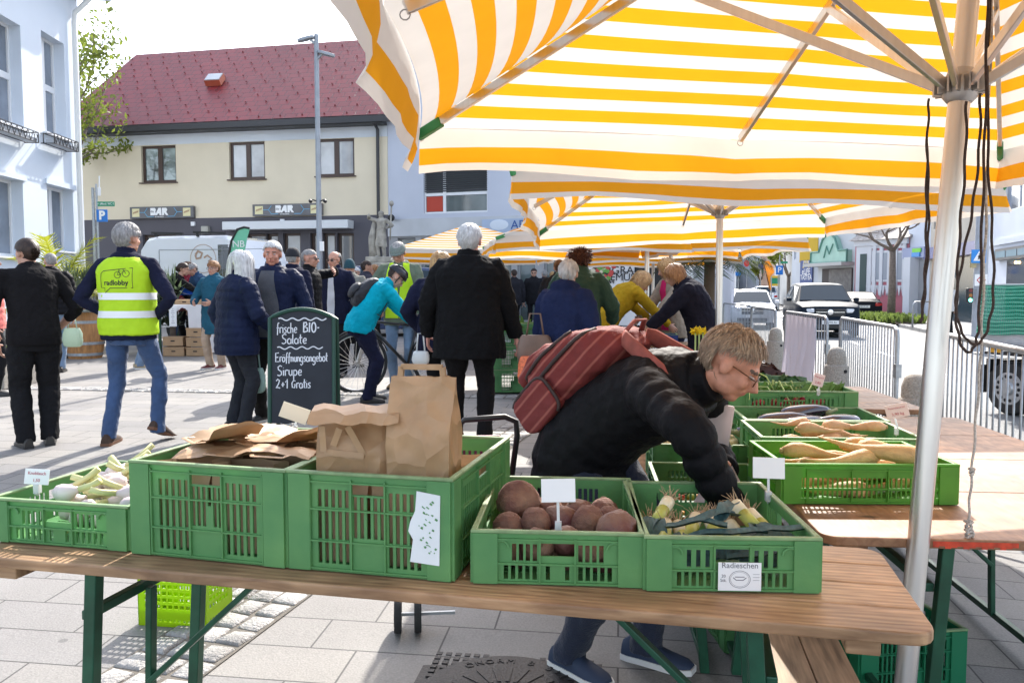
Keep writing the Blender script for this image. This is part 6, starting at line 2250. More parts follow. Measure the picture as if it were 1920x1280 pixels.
# statue
q=at(716,540,25.5)
M_stone=mat('weathered statue stone',(.40,.37,.32),.9,var=.35,vs=5,bump=.6,bs=30)
stt=thing('statue','weathered stone statue of a robed saint on a column','statue',(q.x,25.5,.3))
zb=at(716,482,25.5).z-.3
mb=MB()
mb.box((0,0,.2),(1.5,1.5,.4));mb.box((0,0,zb*.45),(.85,.85,zb*.82));mb.box((0,0,zb-.36),(1.25,1.25,.13));mb.box((0,0,zb-.23),(1.05,1.05,.13));mb.box((0,0,zb-.08),(.85,.85,.16))
mb.build('pedestal',M_stone,stt,bevel=.02)
I=person('stone figure',(q.x,25.5,.3+zb),R(165),1.42,w=.85,top=M_stone,trousers=M_stone,shoe=(M_stone,M_stone),hair=M_stone,style='shortfull',skin=M_stone,lod=1,hem=.30,flare=.02,thick=.022,topname='robe',hands={1:(.30,.25,1.25),-1:(-.30,.15,.9)},eyes=False,headscale=1.15,name='figure_tmp')
rr=I['root']
for c_ in kids(rr):
 c_.parent=stt
 c_.matrix_parent_inverse=Matrix.Identity(4)
 c_.matrix_local=Matrix.Translation((0,0,zb))@Matrix.Rotation(R(165),4,'Z')
 if c_.name.startswith('body'):c_.data.materials.clear();c_.data.materials.append(M_stone)
bpy.data.objects.remove(rr)
mb=MB();mb.tube([(.30,-.25,zb+.5),(.36,-.28,zb+1.55)],.025,6);mb.ell((.36,-.28,zb+1.6),(.07,.07,.09));mb.tube([(-.22,.1,zb+1.1),(-.30,.12,zb+.6),(-.24,.1,zb)],[.06,.12,.16],10);mb.build('staff',M_stone,stt,smooth=0)
# feather flags
def flag(label,d,pts,m,pole,txt=None,tc=None):
 P=[at(u,v,d)for u,v in pts]
 b=V((at(*pole[0],d).x,d,0.05))
 rt=thing('feather_flag',label,'flag',b)
 mb=MB()
 n=len(P)
 vs=[p_-b+V((0,.04*sin(i*1.1),0))for i,p_ in enumerate(P)]
 mb.prism([(q_.x,q_.z)for q_ in vs],(0,0,0),(1,0,0),(0,0,1),(0,.012,0))
 mb.build('sail',m,rt,fix=True)
 mb=MB();mb.tube([at(u,v,d)-b+V((0,-.01,0))for u,v in pole],.022,8);mb.build('pole',M_black,rt)
 if txt:
  put_text('lettering',txt[0],txt[1],at(*tc,d)-b+V((0,-.012,0)),(0.12,0,1)if len(txt)>2 else(1,0,0),(-1,0,.12)if len(txt)>2 else(0,0,1),M_white,rt,.002)
flag('mint green feather flag with a black curved tip beside the white van',16.0,[(427,492),(431,462),(440,438),(455,427),(468,429),(463,448),(459,470),(456,500)],mat('mint cloth',(.22,.55,.40),.7,trans=.3),[(433,520),(429,480),(434,452),(445,430),(458,426),(468,428)],('i NB',.18),(443,458))
flag('orange feather flag at the roadside far down the street',44.0,[(1430,490),(1442,489),(1449,500),(1452,510),(1444,520),(1446,543),(1443,545)],mat('orange cloth',(.75,.36,.04),.7,trans=.4,var=.5,vs=1.5),[(1443,572),(1443,540),(1431,490)])
# blue parking sign, round signs
def post_sign(label,u,d,vtop,plates,post_m=None,z0=0.0,r=.035):
 q=at(u,540,d)
 rt=thing('road_sign',label,'sign',(q.x,d,z0))
 mb=MB();mb.tube([(0,0,0),(0,0,at(u,vtop,d).z-z0)],r,10);mb.build('post',post_m or M_galv,rt,smooth=40)
 for kind,u0,v0,u1,v1,m,tx in plates:
  a,b=at(u0,v0,d-.1),at(u1,v1,d-.1)
  c=(a+b)/2-V((q.x,d,z0));w_,h_=b.x-a.x,a.z-b.z
  mb=MB()
  if kind=='disc':mb.prism([(w_/2*cos(t),h_/2*sin(t))for t in[2*pi*i/20 for i in range(20)]],c,V((1,0,0)),V((0,0,1)),V((0,.02,0)))
  else:mb.box(c,(w_,.02,h_))
  f=mb.build('plate',m,rt,fix=True)
  if tx:put_text('lettering',tx,h_*.85,c+V((0,-.014,0)),(1,0,0),(0,0,1),M_white,f,.002,bold=.005)
 return rt
M_tb=mat('traffic blue',(.01,.16,.55),.4);M_red=mat('traffic red',(.5,.02,.02),.4)
post_sign('blue square parking sign in front of the budding street tree',1461,58,478,[('box',1455,498,1468,515,M_tb,'P'),('box',1464,490,1477,494,mat('sign green',(.02,.25,.13)),None)])
post_sign('round red and white sign seen far down the street',1400,90,470,[('disc',1395,487,1405,500,M_red,None)])
post_sign('round dark blue no-stopping sign beside the peach house',1426,80,480,[('disc',1421,494,1431,505,mat('dull navy disc',(.05,.05,.14),.5),None)])
post_sign('small blue square sign low in the far street',1384,85,500,[('box',1379,510,1389,517,M_tb,None)])
tr_=thing('information_board','green and yellow information board beside the orange flag','sign',(at(1451,540,46).x,46,0))
for u in(1446,1459):
 mb=MB();mb.tube([at(u,580,46)-V(tr_.location),at(u,516,46)-V(tr_.location)],.04,8);mb.build('leg',M_galv,tr_)
for v0,v1,m_ in((517,521,mat('amber board',(.6,.42,.03),.5)),(521,532,mat('sign green',(.02,.25,.13))),(532,536,mat('amber board',(.6,.42,.03)))):
 plate(tr_,1444,v0,1461,v1,46,m_,tr_.location,'panel',.05)
# concrete mast with traffic light and crossing sign
q=at(1838,540,20.0)
ms=thing('traffic_light','concrete mast with a green traffic light and a pedestrian crossing sign','traffic light',(q.x,20.0,-.05))
bs=V(ms.location)
mb=MB();mb.tube([(0,0,0),(0,0,7.5)],[.165,.12],16);mb.build('mast',mat('grey mast paint',(.38,.40,.44),.6,var=.1),ms,smooth=40)
lt_=V((at(1816,540,19.9).x,19.85,0))-V((bs.x,bs.y,0))
z0,z1=at(1816,567,19.9).z-bs.z,at(1816,540,19.9).z-bs.z
mb=MB();mb.box((lt_.x,lt_.y,(z0+z1)/2),(.13,.10,z1-z0));hs_=mb.build('signal_head',M_black,ms,bevel=.01)
for k,(nm,c,e)in enumerate((('red_lens',(.16,.01,.01),0),('amber_lens',(.35,.12,.01),0),('green_lens',(.05,.6,.4),5))):
 z=z1-(k+.5)*(z1-z0)/3
 mb=MB();mb.prism([(.042*cos(t),.042*sin(t))for t in[2*pi*i/16 for i in range(16)]],(lt_.x,lt_.y-.056,z),V((1,0,0)),V((0,0,1)),V((0,.006,0)))
 mb.build(nm,mat(nm.replace('_',' '),c,.3,emit=(.15,1.0,.6,2.5)if e else None),hs_,fix=True)
mb=MB()
for z in(z0+.05,z1-.05):mb.bar((lt_.x,lt_.y,z),(0,0,z),.03,.03)
mb.build('bracket',M_galv,ms)
a,b=at(1822,468,19.7),at(1848,493,19.7)
c=(a+b)/2-bs;w_=b.x-a.x;h_=a.z-b.z
mb=MB();mb.box(c,(w_,.03,h_));sb=mb.build('crossing_sign',mat('crossing blue',(.01,.22,.62),.4),ms)
mb=MB();mb.prism([(-w_*.40,-h_*.34),(w_*.40,-h_*.34),(0,h_*.40)],c+V((0,-.02,0)),V((1,0,0)),V((0,0,1)),V((0,.004,0)));mb.build('white_triangle',M_white,sb,fix=True)
mb=MB();o=c+V((0,-.026,-h_*.08));k=h_
for p_,q_ in(((0,.05),(0,.18)),((0,.06),(-.08,-.17)),((0,.06),(.07,-.17)),((0,.16),(-.08,.03)),((0,.16),(.08,.05))):
 mb.bar(o+V((p_[0]*k,0,p_[1]*k)),o+V((q_[0]*k,0,q_[1]*k)),.045*k,.006,up=(0,1,0))
mb.ell(o+V((0,0,.24*k)),(.035*k,.005,.035*k));mb.build('walker_symbol',M_ink,sb)
z=at(1838,525,19.8).z-bs.z
mb=MB();mb.box((-.08,-.16,z),(.30,.02,.28));mb.build('chevron_plate',M_white,ms)
mb=MB()
for s_ in(-1,1):mb.bar((-.08+s_*.1,-.172,z),(-.08+s_*.02,-.172,z+.08),.02,.004,up=(0,1,0));mb.bar((-.08+s_*.1,-.172,z),(-.08+s_*.02,-.172,z-.08),.02,.004,up=(0,1,0))
mb.build('chevron',M_red,ms)
z=at(1815,488,19.9).z-bs.z
mb=MB();mb.box((-.25,-.1,z),(.11,.1,.36));mb.build('signal_box',mat('sand box',(.45,.36,.18),.5),ms,bevel=.01)
# thin bollard hoop on the island
q=at(1711,604,30.5)
bo=thing('barrier_hoop','thin steel hoop at the near tip of the planted island','bollard',(q.x,30.5,.02))
mb=MB();mb.tube([(0,0,0),(0,0,.85),(.08,0,.95),(.8,.3,.95),(.88,.32,.85),(.88,.32,0)],.03,8);mb.build('tube',M_galv,bo,smooth=0)
# ------------------------------------------------------------------ crowd barriers and stone bollards
def barrier(label,ua,da,ub,db,h=1.10,banner=False):
 A,B=at(ua,540,da),at(ub,540,db)
 A.z=G(A.x,A.y);B.z=G(B.x,B.y)
 rt=thing('crowd_barrier',label,'barrier',A,0,'steel crowd barriers along the road')
 d=V((B.x-A.x,B.y-A.y,B.z-A.z));L=d.length;ax_=d/L;up=V((0,0,1))
 z0=.16
 mb=MB();r_=.10
 fr=[ax_*0+up*z0,ax_*0+up*(h-r_),ax_*(r_*.3)+up*(h-r_*.3),ax_*r_+up*h,ax_*(L-r_)+up*h,ax_*(L-r_*.3)+up*(h-r_*.3),ax_*L+up*(h-r_),ax_*L+up*z0]
 mb.tube(fr,.019,10);mb.tube([up*z0,ax_*L+up*z0],.016,8);mb.build('frame',M_galv,rt,smooth=40)
 n=int(L/.125)
 for i in range(1,n):
  mb=MB();f=ax_*(L*i/n);mb.tube([f+up*z0,f+up*(h-.005)],.0065,6);mb.build('bar',M_galv,rt,smooth=0)
 nn=V((ax_.y,-ax_.x,0))
 for f in(.15,.85):
  mb=MB();p_=ax_*(L*f);mb.tube([p_-nn*.28+up*.02,p_-nn*.22+up*.05,p_+up*(z0),p_+nn*.22+up*.05,p_+nn*.28+up*.02],.016,8);mb.build('foot',M_galv,rt,smooth=40)
 mb=MB();mb.box(ax_*(L+.03)+up*(h-.38),(.05,.05,.12));mb.build('hook_plate',M_galv,rt)
 return rt,A,ax_,nn,L,up
barrier('near crowd barrier right of the big umbrella pole, at the right edge',1768,6.45,1990,4.05)
barrier('crowd barrier between the two stone bollards, right of the bannered one',1578,10.2,1686,7.3)
rt,A,ax_,nn,L,up=barrier('crowd barrier that carries the crumpled white banner',1474,12.3,1553,9.95)
barrier('crowd barrier in front of the white oncoming car',1410,16.0,1456,13.6)
barrier('furthest crowd barrier beside the second umbrella pole',1357,19.5,1411,16.8)
bnr=thing('banner','crumpled white banner with green corners tied to a crowd barrier','banner',A)
mb=MB();nx_,nz_=26,16;W0,W1=L*.10,L*.82
vs,fs,mi=[],[],[]
for j in range(nz_+1):
 for i in range(nx_+1):
  f,g=i/nx_,j/nz_
  p_=ax_*(W0+(W1-W0)*(f*(1-.12*g)+.03*sin(5*g)))+up*(1.07-.88*g-.05*sin(f*5+1)*g)+nn*(.035+.05*g*sin(f*22+g*2)+.02*sin(f*41))
  vs.append(p_)
for j in range(nz_):
 for i in range(nx_):
  a=j*(nx_+1)+i
  fs.append((a,a+1,a+nx_+2,a+nx_+1))
mb.add(vs,fs)
for k,fidx in enumerate(fs):
 j,i=divmod(k,nx_)
 mb.m[k]=1 if(i<5 and 1<j<6)or(j>13 and 4<i<24)else(2 if(9<i<12 and j>1 and j<12)or(i in(18,21)and 3<j<11)else 0)
mb.build('cloth',[mat('white banner cloth',(.62,.58,.66),.7,trans=.3),mat('olive print',(.33,.38,.04),.7,trans=.3),mat('mauve print',(.36,.24,.36),.7,trans=.3)],bnr,smooth=0)
def bollard(label,u,d,vt):
 q=at(u,540,d);z=G(q.x,q.y);h=at(u,vt,d).z-z
 rt=thing('stone_bollard',label,'bollard',(q.x,d,z),0,'tapered stone bollards along the kerb')
 mb=MB();r0,r1=.165,.105
 mb.lathe([(r0,0),(r0*.97,h*.2),(r1*1.22,h*.72),(r1*1.16,h*.735),(r1*1.0,h*.75),(r1*.98,h*.86),(r1*.8,h*.95),(r1*.45,h*.99),(.01,h)],n=24)
 mb.build('shaft',M_concrete,rt,smooth=45)
 mb=MB();mb.tube([(r1*.5,-r1*1.24,h*.66),(r1*.5,-r1*1.0,h*.66)],.02,10);mb.build('chain_hole_shade',M_dark,rt)  # dark stub on the solid shaft; the hole's shade is its colour
bollard('stone bollard half hidden by the big aluminium pole',1722,6.6,700)
bollard('stone bollard between the bannered barrier and the next one',1572,9.3,650)
bollard('stone bollard furthest along the kerb, by the dark car',1456,13.2,614)
# ------------------------------------------------------------------ vehicles
def wheel_parts(par,x,y,r,w,rim_m=None):
 mb=MB()
 s_=1 if x>0 else-1
 prof=[(r*.62,-w/2),(r*.92,-w/2),(r,-w*.32),(r,w*.32),(r*.92,w/2),(r*.62,w/2)]
 n=24
 mb.rings([[V((x+b,y+a*cos(2*pi*k/n),r+a*sin(2*pi*k/n)))for k in range(n)]for a,b in prof])
 wh=mb.build('wheel',M_rubber,par,smooth=40)
 mb=MB()
 o=V((x+s_*(w/2+.004),y,r))
 mb.tube([o,o+V((s_*.012,0,0))],[r*.62,r*.58],24)
 for k in range(10):
  a=2*pi*k/10
  mb.bar(o+V((s_*.018,0,0)),o+V((s_*.018,cos(a)*r*.56,sin(a)*r*.56)),.05,.012,up=(1,0,0))
 mb.build('rim',rim_m or mat('wheel rim',(.35,.36,.37),.35,metal=.7),wh)
def car(label,loc,rz,L=4.5,W=1.8,H=1.5,paint=None,kind='suv',group='cars on the road',front=True,plate_txt='',simple=False):
 """nose towards local +y"""
 rt=thing('car',label,'car',loc,rz,group)
 hw=W/2;wr=.335 if H<1.6 else .37
 hood=.62*H if kind=='suv' else .63*H
 belt=.60*H
 fx=L/2
 cab0=fx-(1.15 if kind=='suv' else 1.25);cab1=cab0-.75
 rear0=-fx+(.35 if kind!='coupe' else .75);rear1=-fx+(.75 if kind!='coupe' else 1.7)
 st=[(fx,.42,.60,hw*.72,.62,hw*.70),(fx-.06,.26,hood*.88,hw*.90,hood*.90,hw*.84),(fx-.35,.22,hood*.95,hw*.98,hood*.985,hw*.90),(cab0,.20,hood*1.0,hw,hood*1.04,hw*.88),(cab1,.20,belt*1.06,hw,H*.965,hw*.70),((cab1+rear1)/2,.20,belt*1.09,hw,H,hw*.72),(rear1,.20,belt*1.12,hw,H*.985,hw*.70),(rear0,.22,belt*1.13,hw*.99,(H*.72 if kind!='coupe' else belt*1.2),hw*.80),(-fx+.04,.28,belt*1.08,hw*.92,belt*1.12,hw*.82),(-fx,.42,belt*.8,hw*.80,belt*.82,hw*.76)]
 mb=MB()
 rings=[]
 for y,zb,zs,w_,zt_,wt in st:
  zm=(zb+zs)*.5
  rings.append([V((-w_*.93,y,zb)),V((w_*.93,y,zb)),V((w_,y,zm)),V((w_*.97,y,zs)),V((wt,y,zt_)),V((wt*.5,y,zt_+.025)),V((-wt*.5,y,zt_+.025)),V((-wt,y,zt_)),V((-w_*.97,y,zs)),V((-w_,y,zm))])
 mb.rings(rings)
 body=mb.build('body',paint,rt,smooth=32,fix=True)
 bv=body.modifiers.new('b','BEVEL');bv.width=.03;bv.segments=2;bv.limit_method='ANGLE';bv.angle_limit=R(25)
 gl=mat('car glass',(.015,.03,.04),.06,spec=.45,coat=.15)
 def pane(nm,pts,par=rt,m=gl,t=.012):
  P=[V(p)for p in pts]
  n=(P[1]-P[0]).cross(P[2]-P[0]).normalized()
  c=sum(P,V())/len(P)
  if n.dot(c-V((0,0,H*.45)))<0:n=-n
  mb=MB();k=len(P)
  mb.add([p-n*.01 for p in P]+[p+n*t for p in P],[tuple(range(k)),tuple(range(k,2*k))]+[(i,(i+1)%k,k+(i+1)%k,k+i)for i in range(k)])
  return mb.build(nm,m,par,fix=True)
 def S_(i,side,f):
  y,zb,zs,w_,zt_,wt=st[i]
  return V((side*(w_*.97+(wt-w_*.97)*f),y,zs+(zt_-zs)*f))
 a,b=S_(3,1,1),S_(4,1,1)
 lo,hi=a.lerp(b,.07),a.lerp(b,.93)
 pane('windscreen',[V((lo.x*.93,lo.y,lo.z+.02)),V((hi.x*.93,hi.y,hi.z+.015)),V((-hi.x*.93,hi.y,hi.z+.015)),V((-lo.x*.93,lo.y,lo.z+.02))])
 a,b=S_(6,1,1),S_(7,1,1)
 lo,hi=a.lerp(b,.88),a.lerp(b,.12)
 pane('rear_window',[V((lo.x*.9,lo.y,lo.z+.02)),V((hi.x*.9,hi.y,hi.z+.015)),V((-hi.x*.9,hi.y,hi.z+.015)),V((-lo.x*.9,lo.y,lo.z+.02))])
 for s_ in(-1,1):
  for i,j in((4,5),(5,6)):
   p0,p1,p2,p3=S_(i,s_,.10),S_(j,s_,.10),S_(j,s_,.86),S_(i,s_,.86)
   q0,q1=p0.lerp(p1,.05),p0.lerp(p1,.95)
   q3,q2=p3.lerp(p2,.05),p3.lerp(p2,.95)
   if i==4:q0=S_(3,s_,.5).lerp(p0,.55)
   pane('side_window',[q0,q1,q2,q3])
 for x in(-hw+.11,hw-.11):
  for y in(fx-.88,-fx+.85):
   wheel_parts(rt,x,y,wr,.22)
 for s_ in(-1,1):
  mb=MB();mb.box((s_*(hw+.09),cab1+.25,belt*1.15),(.17,.10,.13));mb.build('wing_mirror',M_black if kind=='coupe' else paint,rt,bevel=.03)
 chrome=mat('chrome',(.75,.76,.78),.15,metal=1.0)
 lens=mat('headlamp lens',(.72,.75,.80),.1,coat=1.0);tail=mat('tail lamp',(.45,.015,.015),.2,coat=.6)
 for s_ in(-1,1):
  mb=MB();z=hood*.80;mb.box((s_*hw*.68,fx-.10,z),(hw*.42,.14,.13),Matrix.Rotation(-s_*.35,3,'Z'));mb.build('headlight',lens,rt,bevel=.03)
  mb=MB();z=belt*.98;mb.box((s_*hw*.74,-fx+.045,z),(hw*.36,.10,.15),Matrix.Rotation(s_*.3,3,'Z'));mb.build('taillight',tail,rt,bevel=.03)
 mb=MB();mb.box((0,fx-.01,hood*.74),(hw*.92,.08,.24));mb.box((0,fx-.02,.36),(hw*1.25,.08,.14));mb.build('grille',M_black,rt,bevel=.02)
 mb=MB();mb.ell((0,fx+.035,hood*.76),(.09,.015,.09))
 for k in(-1,1):mb.bar((k*.10,fx+.032,hood*.76),(k*hw*.44,fx+.032,hood*.76),.02,.02)
 mb.build('radiator_badge',chrome,rt)
 for y,s_ in((fx+.035,1),(-fx-.012,-1)):
  mb=MB();z=.50 if s_>0 else belt*.86;mb.box((0,y,z),(.52,.02,.12));pl_=mb.build('number_plate',M_white,rt)
  if plate_txt:put_text('lettering',plate_txt,.085,(0,y+s_*.012,z),(-s_,0,0),(0,0,1),M_ink,pl_,.001)
 return rt
M_navycar=mat('dark navy car paint',(.010,.018,.030),.45,spec=.08,coat=.0)
M_whitecar=mat('white car paint',(.72,.74,.77),.25,coat=1.0)
M_blackcar=mat('anthracite car paint',(.012,.013,.018),.45,spec=.08,coat=.0)
M_silver=mat('silver car paint',(.42,.45,.50),.25,metal=.6,coat=1.0)
def road_car(label,u,d,rz,**kw):
 q=at(u,540,d)
 return car(label,(q.x,d,ZR+.006),R(rz),**kw)
road_car('dark navy SUV driving towards us behind the bannered barrier',1536,28.5,180-12,L=4.8,W=1.95,H=1.74,paint=M_navycar,kind='suv',plate_txt='ND 305 KL')
road_car('white car driving towards us left of the dark SUV',1408,34,180-14,L=4.3,W=1.82,H=1.50,paint=M_whitecar,kind='suv')
road_car('dark coupe driving away, its red tail lights towards us',1610,41,-16,L=4.35,W=1.75,H=1.38,paint=M_blackcar,kind='coupe',plate_txt='ND 47 HR')
road_car('pale car parked behind the dark SUV by the banner house',1540,47,-14,L=4.5,W=1.8,H=1.55,paint=M_silver,kind='suv')
far_cars=[(1434,60,M_silver,1.7,'estate car with red tail lights parked beside the orange flag',-14),(1412,66,M_whitecar,1.5,'second white car in the oncoming queue behind the first',167),(1424,82,M_whitecar,1.6,'white car parked beyond the estate car',-14),(1404,92,M_silver,1.5,'silver car in the far oncoming queue',167),(1419,104,M_whitecar,1.6,'white car parked furthest up the street',-14),(1366,38,M_silver,1.5,'pale car close behind the second umbrella pole',168),(1428,72,M_whitecar,1.55,'white car parked right behind the estate car with red lights',-14)]
for u,d,pm,hh,lab,rz in far_cars:
 road_car(lab,u,d,rz,H=hh,paint=pm,kind='suv')
# tipper truck with a green net
q=at(1846,540,10.6)
tk=thing('truck','small open truck with a green net over its load at the right edge','truck',(q.x,10.6,ZR+.006),R(-72))
# local +x runs along the road bed to the right/near; y to the side
zb_,zt_=.86,1.16
mb=MB();mb.box((1.6,.9,zb_+.0),(3.2,1.9,.06));mb.build('bed',mat('grey bed steel',(.32,.33,.34),.5,metal=.4),tk)
ms_=mat('aluminium side board',(.58,.60,.62),.4,metal=.4,var=.08)
for o,ax2,th,w2 in(((0,0,zb_),(1,0,0),(0,.03,0),3.2),((0,1.85,zb_),(1,0,0),(0,-.03,0),3.2),((0,0.03,zb_),(0,1,0),(.03,0,0),1.79)):
 mb=MB();panel(mb,o,ax2,(0,0,1),th,w2,.30,[]);
 for k in range(3):panel(mb,V(o)-V(th)*.2+V((0,0,.05+k*.085)),ax2,(0,0,1),V(th)*.2,w2,.03,[])
 mb.build('side_board',ms_,tk)
m,t,b,N,L_=nodes_of('green cargo net')
tc=N('ShaderNodeTexCoord');sx=N('ShaderNodeSeparateXYZ');L_(tc.outputs['UV'],sx.inputs[0])
wv=N('ShaderNodeTexNoise');wv.inputs['Scale'].default_value=3;L_(tc.outputs['UV'],wv.inputs['Vector'])
def lines(sock,f,w_):
 a=N('ShaderNodeMath');a.operation='MULTIPLY_ADD';a.inputs[1].default_value=f;L_(sock,a.inputs[0]);L_(wv.outputs['Fac'],a.inputs[2])
 c_=N('ShaderNodeMath');c_.operation='FRACT';L_(a.outputs[0],c_.inputs[0])
 d_=N('ShaderNodeMath');d_.operation='LESS_THAN';d_.inputs[1].default_value=w_;L_(c_.outputs[0],d_.inputs[0]);return d_
l1,l2=lines(sx.outputs['Y'],13,.14),lines(sx.outputs['X'],60,.3)
mx_=N('ShaderNodeMix');mx_.data_type='RGBA';mx_.inputs['A'].default_value=(.0,.22,.13,1);mx_.inputs['B'].default_value=(.25,.62,.45,1);L_(l1.outputs[0],mx_.inputs['Factor']);L_(mx_.outputs['Result'],b.inputs['Base Color'])
mxa=N('ShaderNodeMath');mxa.operation='MAXIMUM';L_(l1.outputs[0],mxa.inputs[0]);L_(l2.outputs[0],mxa.inputs[1])
mr=N('ShaderNodeMapRange');mr.inputs[3].default_value=.62;mr.inputs[4].default_value=1.0;L_(mxa.outputs[0],mr.inputs[0]);L_(mr.outputs[0],b.inputs['Alpha'])
b.inputs['Roughness'].default_value=.7
zn=1.62
cornersn=[(-.02,1.87),(-.02,-.02),(3.2,-.02)]
vs,fs,uvs=[],[],[]
nz2=8
path=[]
for(x0,y0),(x1,y1)in zip(cornersn,cornersn[1:]):
 for i in range(24):path.append((x0+(x1-x0)*i/24,y0+(y1-y0)*i/24))
path.append(cornersn[-1])
for j in range(nz2+1):
 for i,(x,y)in enumerate(path):
  f=j/nz2
  z=zn-(zn-zt_+.14)*f-.03*abs(sin(i*.55))*f
  wob=.03*sin(i*1.3)*f+.04*(f)
  cx_,cy_=x-1.6,y-.9
  vs.append((x+(-wob if x<.05 else 0),y+(-wob if y<.05 else 0),z));uvs.append((i*.08,f))
wN=len(path)
for j in range(nz2):
 for i in range(wN-1):
  fs.append((j*wN+i,j*wN+i+1,(j+1)*wN+i+1,(j+1)*wN+i))
me=bpy.data.meshes.new('cargo_net');me.from_pydata(vs,[],fs);uvl=me.uv_layers.new(name='UVMap')
uvl.data.foreach_set('uv',[c for f in fs for i in f for c in uvs[i]])
link('cargo_net',me,m,tk,smooth=0)
mb=MB();rg=random.Random(5)
for k in range(26):leaf_quads(mb,V((rg.uniform(.2,3),rg.uniform(.2,1.6),rg.uniform(1.0,1.45))),(.3,.3,.2),26,.12,rg,.1)
mb.build('green_waste',[M_df2,M_lf2],tk)
mb=MB();mb.bar((.0,.0,zn),(3.2,0,zn),.03,.03);mb.bar((.0,0,zn),(0,1.85,zn),.03,.03)
for x in(0,1.1,2.2):mb.bar((x,.02,zb_),(x,.02,zn),.03,.03)
mb.build('net_rail',M_frame_w,tk)
mb=MB();mb.box((1.7,.9,.66),(3.0,.8,.16));mb.box((.15,.5,.60),(.1,.7,.14));mb.build('chassis',mat('chassis black',(.02,.02,.022),.6),tk)
mb=MB();mb.box((.06,.25,.60),(.06,.42,.16));mb.build('rear_light_bar',M_black,tk)
mb=MB();mb.box((.22,-.02,.80),(.16,.02,.06));mb.build('side_reflector',mat('amber reflector',(.7,.35,.03),.3),tk)
for x in(.40,):
 for y in(.10,1.7):
  rt2=MB();
  n=28;r_,w2=.335,.2
  rt2.rings([[V((x+a*cos(2*pi*k/n),y+bb,r_+a*sin(2*pi*k/n)))for k in range(n)]for a,bb in((r_*.6,-w2/2),(r_*.93,-w2/2),(r_,-w2*.3),(r_,w2*.3),(r_*.93,w2/2),(r_*.6,w2/2))])
  wh=rt2.build('wheel',M_rubber,tk,smooth=40)
  mb=MB();o=V((x,y-w2/2-.004,r_));mb.tube([o+V((0,.05,0)),o],[r_*.62,r_*.60],28);mb.tube([o,o-V((0,.03,0))],[.09,.07],14)
  mb.build('rim',mat('steel wheel',(.42,.43,.44),.4,metal=.6),wh,smooth=30)
  mb=MB()
  for k in range(14):
   a=2*pi*k/14;mb.ell(o+V((r_*.45*cos(a),-.004,r_*.45*sin(a))),(.022,.006,.022),None,8,6)
  mb.build('rim_slot_shade',M_dark,wh)  # dark bumps on the rim disc; slot shade put into the colour
mb=MB();mb.box((.0,.1,.42),(.02,.24,.36));mb.box((.42,.1,.76),(.8,.26,.03));mb.build('mudguard',M_black,tk)
# vans
def van(label,loc,rz,L,W,H,m,group=None,flip=False):
 """side facing local -y, rear at x=0, nose at x=L"""
 rt=thing('van',label,'van',loc,rz,group)
 prof=[(0.03,.35),(0,.7),(.06,H-.25),(.20,H-.05),(.45,H),(L-1.55,H),(L-1.3,H-.08),(L-.75,1.35),(L-.12,1.12),(L,.9),(L,.35)]
 FT_=Matrix.Translation((L,0,0))@Matrix.Scale(-1,4,(1,0,0))if flip else None
 mb=MB(FT_)
 rings=[]
 for y,sc in((0,.965),(.10,1.0),(W-.10,1.0),(W,.965)):
  rings.append([V((x,y,.35+(z-.35)*(sc if z>H*.6 else 1)))for x,z in prof])
 mb.rings(rings)
 mb.build('body',m,rt,smooth=30,fix=True)
 for x in(.95,L-1.0):
  for y in(.12,W-.12):
   mb=MB(FT_);n=22;r_,w2=.34,.22
   mb.rings([[V((x+a*cos(2*pi*k/n),y+bb,r_+a*sin(2*pi*k/n)))for k in range(n)]for a,bb in((r_*.6,-w2/2),(r_,-w2/2),(r_,w2/2),(r_*.6,w2/2))])
   mb.build('wheel',M_rubber,rt,smooth=40)
 mb=MB(FT_);mb.prism([(L-1.25,1.35),(L-.82,1.35),(L-1.3,H-.2),(L-1.7,H-.2),(L-1.7,1.35)],(0,-.006,0),(1,0,0),(0,0,1),(0,.01,0));mb.build('side_window',M_pane,rt,fix=True)
 seam=mat('panel seam',(.28,.29,.31),.5)
 mb=MB()
 for a_,b_ in(((.5,.9),(.5,H-.3)),((2.0,.6),(2.0,H-.25)),((3.2,.6),(3.2,H-.25)),((.5,H-.3),(3.2,H-.3)),((.1,1.05),(L-1.7,1.05))):
  mb.bar((a_[0],-.004,a_[1]),(b_[0],-.004,b_[1]),.012,.012,up=(0,1,0))
 mb.build('panel_seam',seam,rt)
 return rt
p=at(262,540,18.0)
vn=van('white van with dark roof bars parked behind the yuccas',(p.x,18.0,.28),R(-12),3.6,1.95,at(330,443,18.0).z-.28,M_whitecar)
zv=at(330,443,18).z-.28
for k in range(2):
 mb=MB();x=.3+k*1.0;mb.bar((x,.05,zv+.07),(x+.75,.05,zv+.04),.05,.05);mb.bar((x+.1,.05,zv-.02),(x+.1,.05,zv+.06),.05,.05);mb.build('roof_bar',M_black,vn)
cx_=1.55;cz_=at(378,486,18).z-.28
mb=MB();lgm=mat('pale brown print',(.42,.28,.20),.6)
mb2=MB()
stroke2(mb2,circ(0,0,.30,30),.012,True)
stroke2(mb2,[(-.18,.08),(-.12,.16),(-.02,.12),(-.06,.02),(-.16,0),(-.18,.08)],.05);stroke2(mb2,[(.02,.02),(.10,.07),(.2,.0),(.12,-.06)],.04)
me=mb2.mesh('e');me.transform(Matrix(((1,0,0,cx_),(0,0,0,-.008),(0,1,0,cz_),(0,0,0,1))));link('emblem',me,lgm,vn)
p=at(1304,540,19.5);p.x-=3.7
v2=van('white produce van with a vegetable heart and a dark open side',(p.x,19.5,.25),0,3.7,2.0,at(1150,485,19.5).z-.25,M_whitecar,flip=True)
o=V((p.x,19.5,.25))
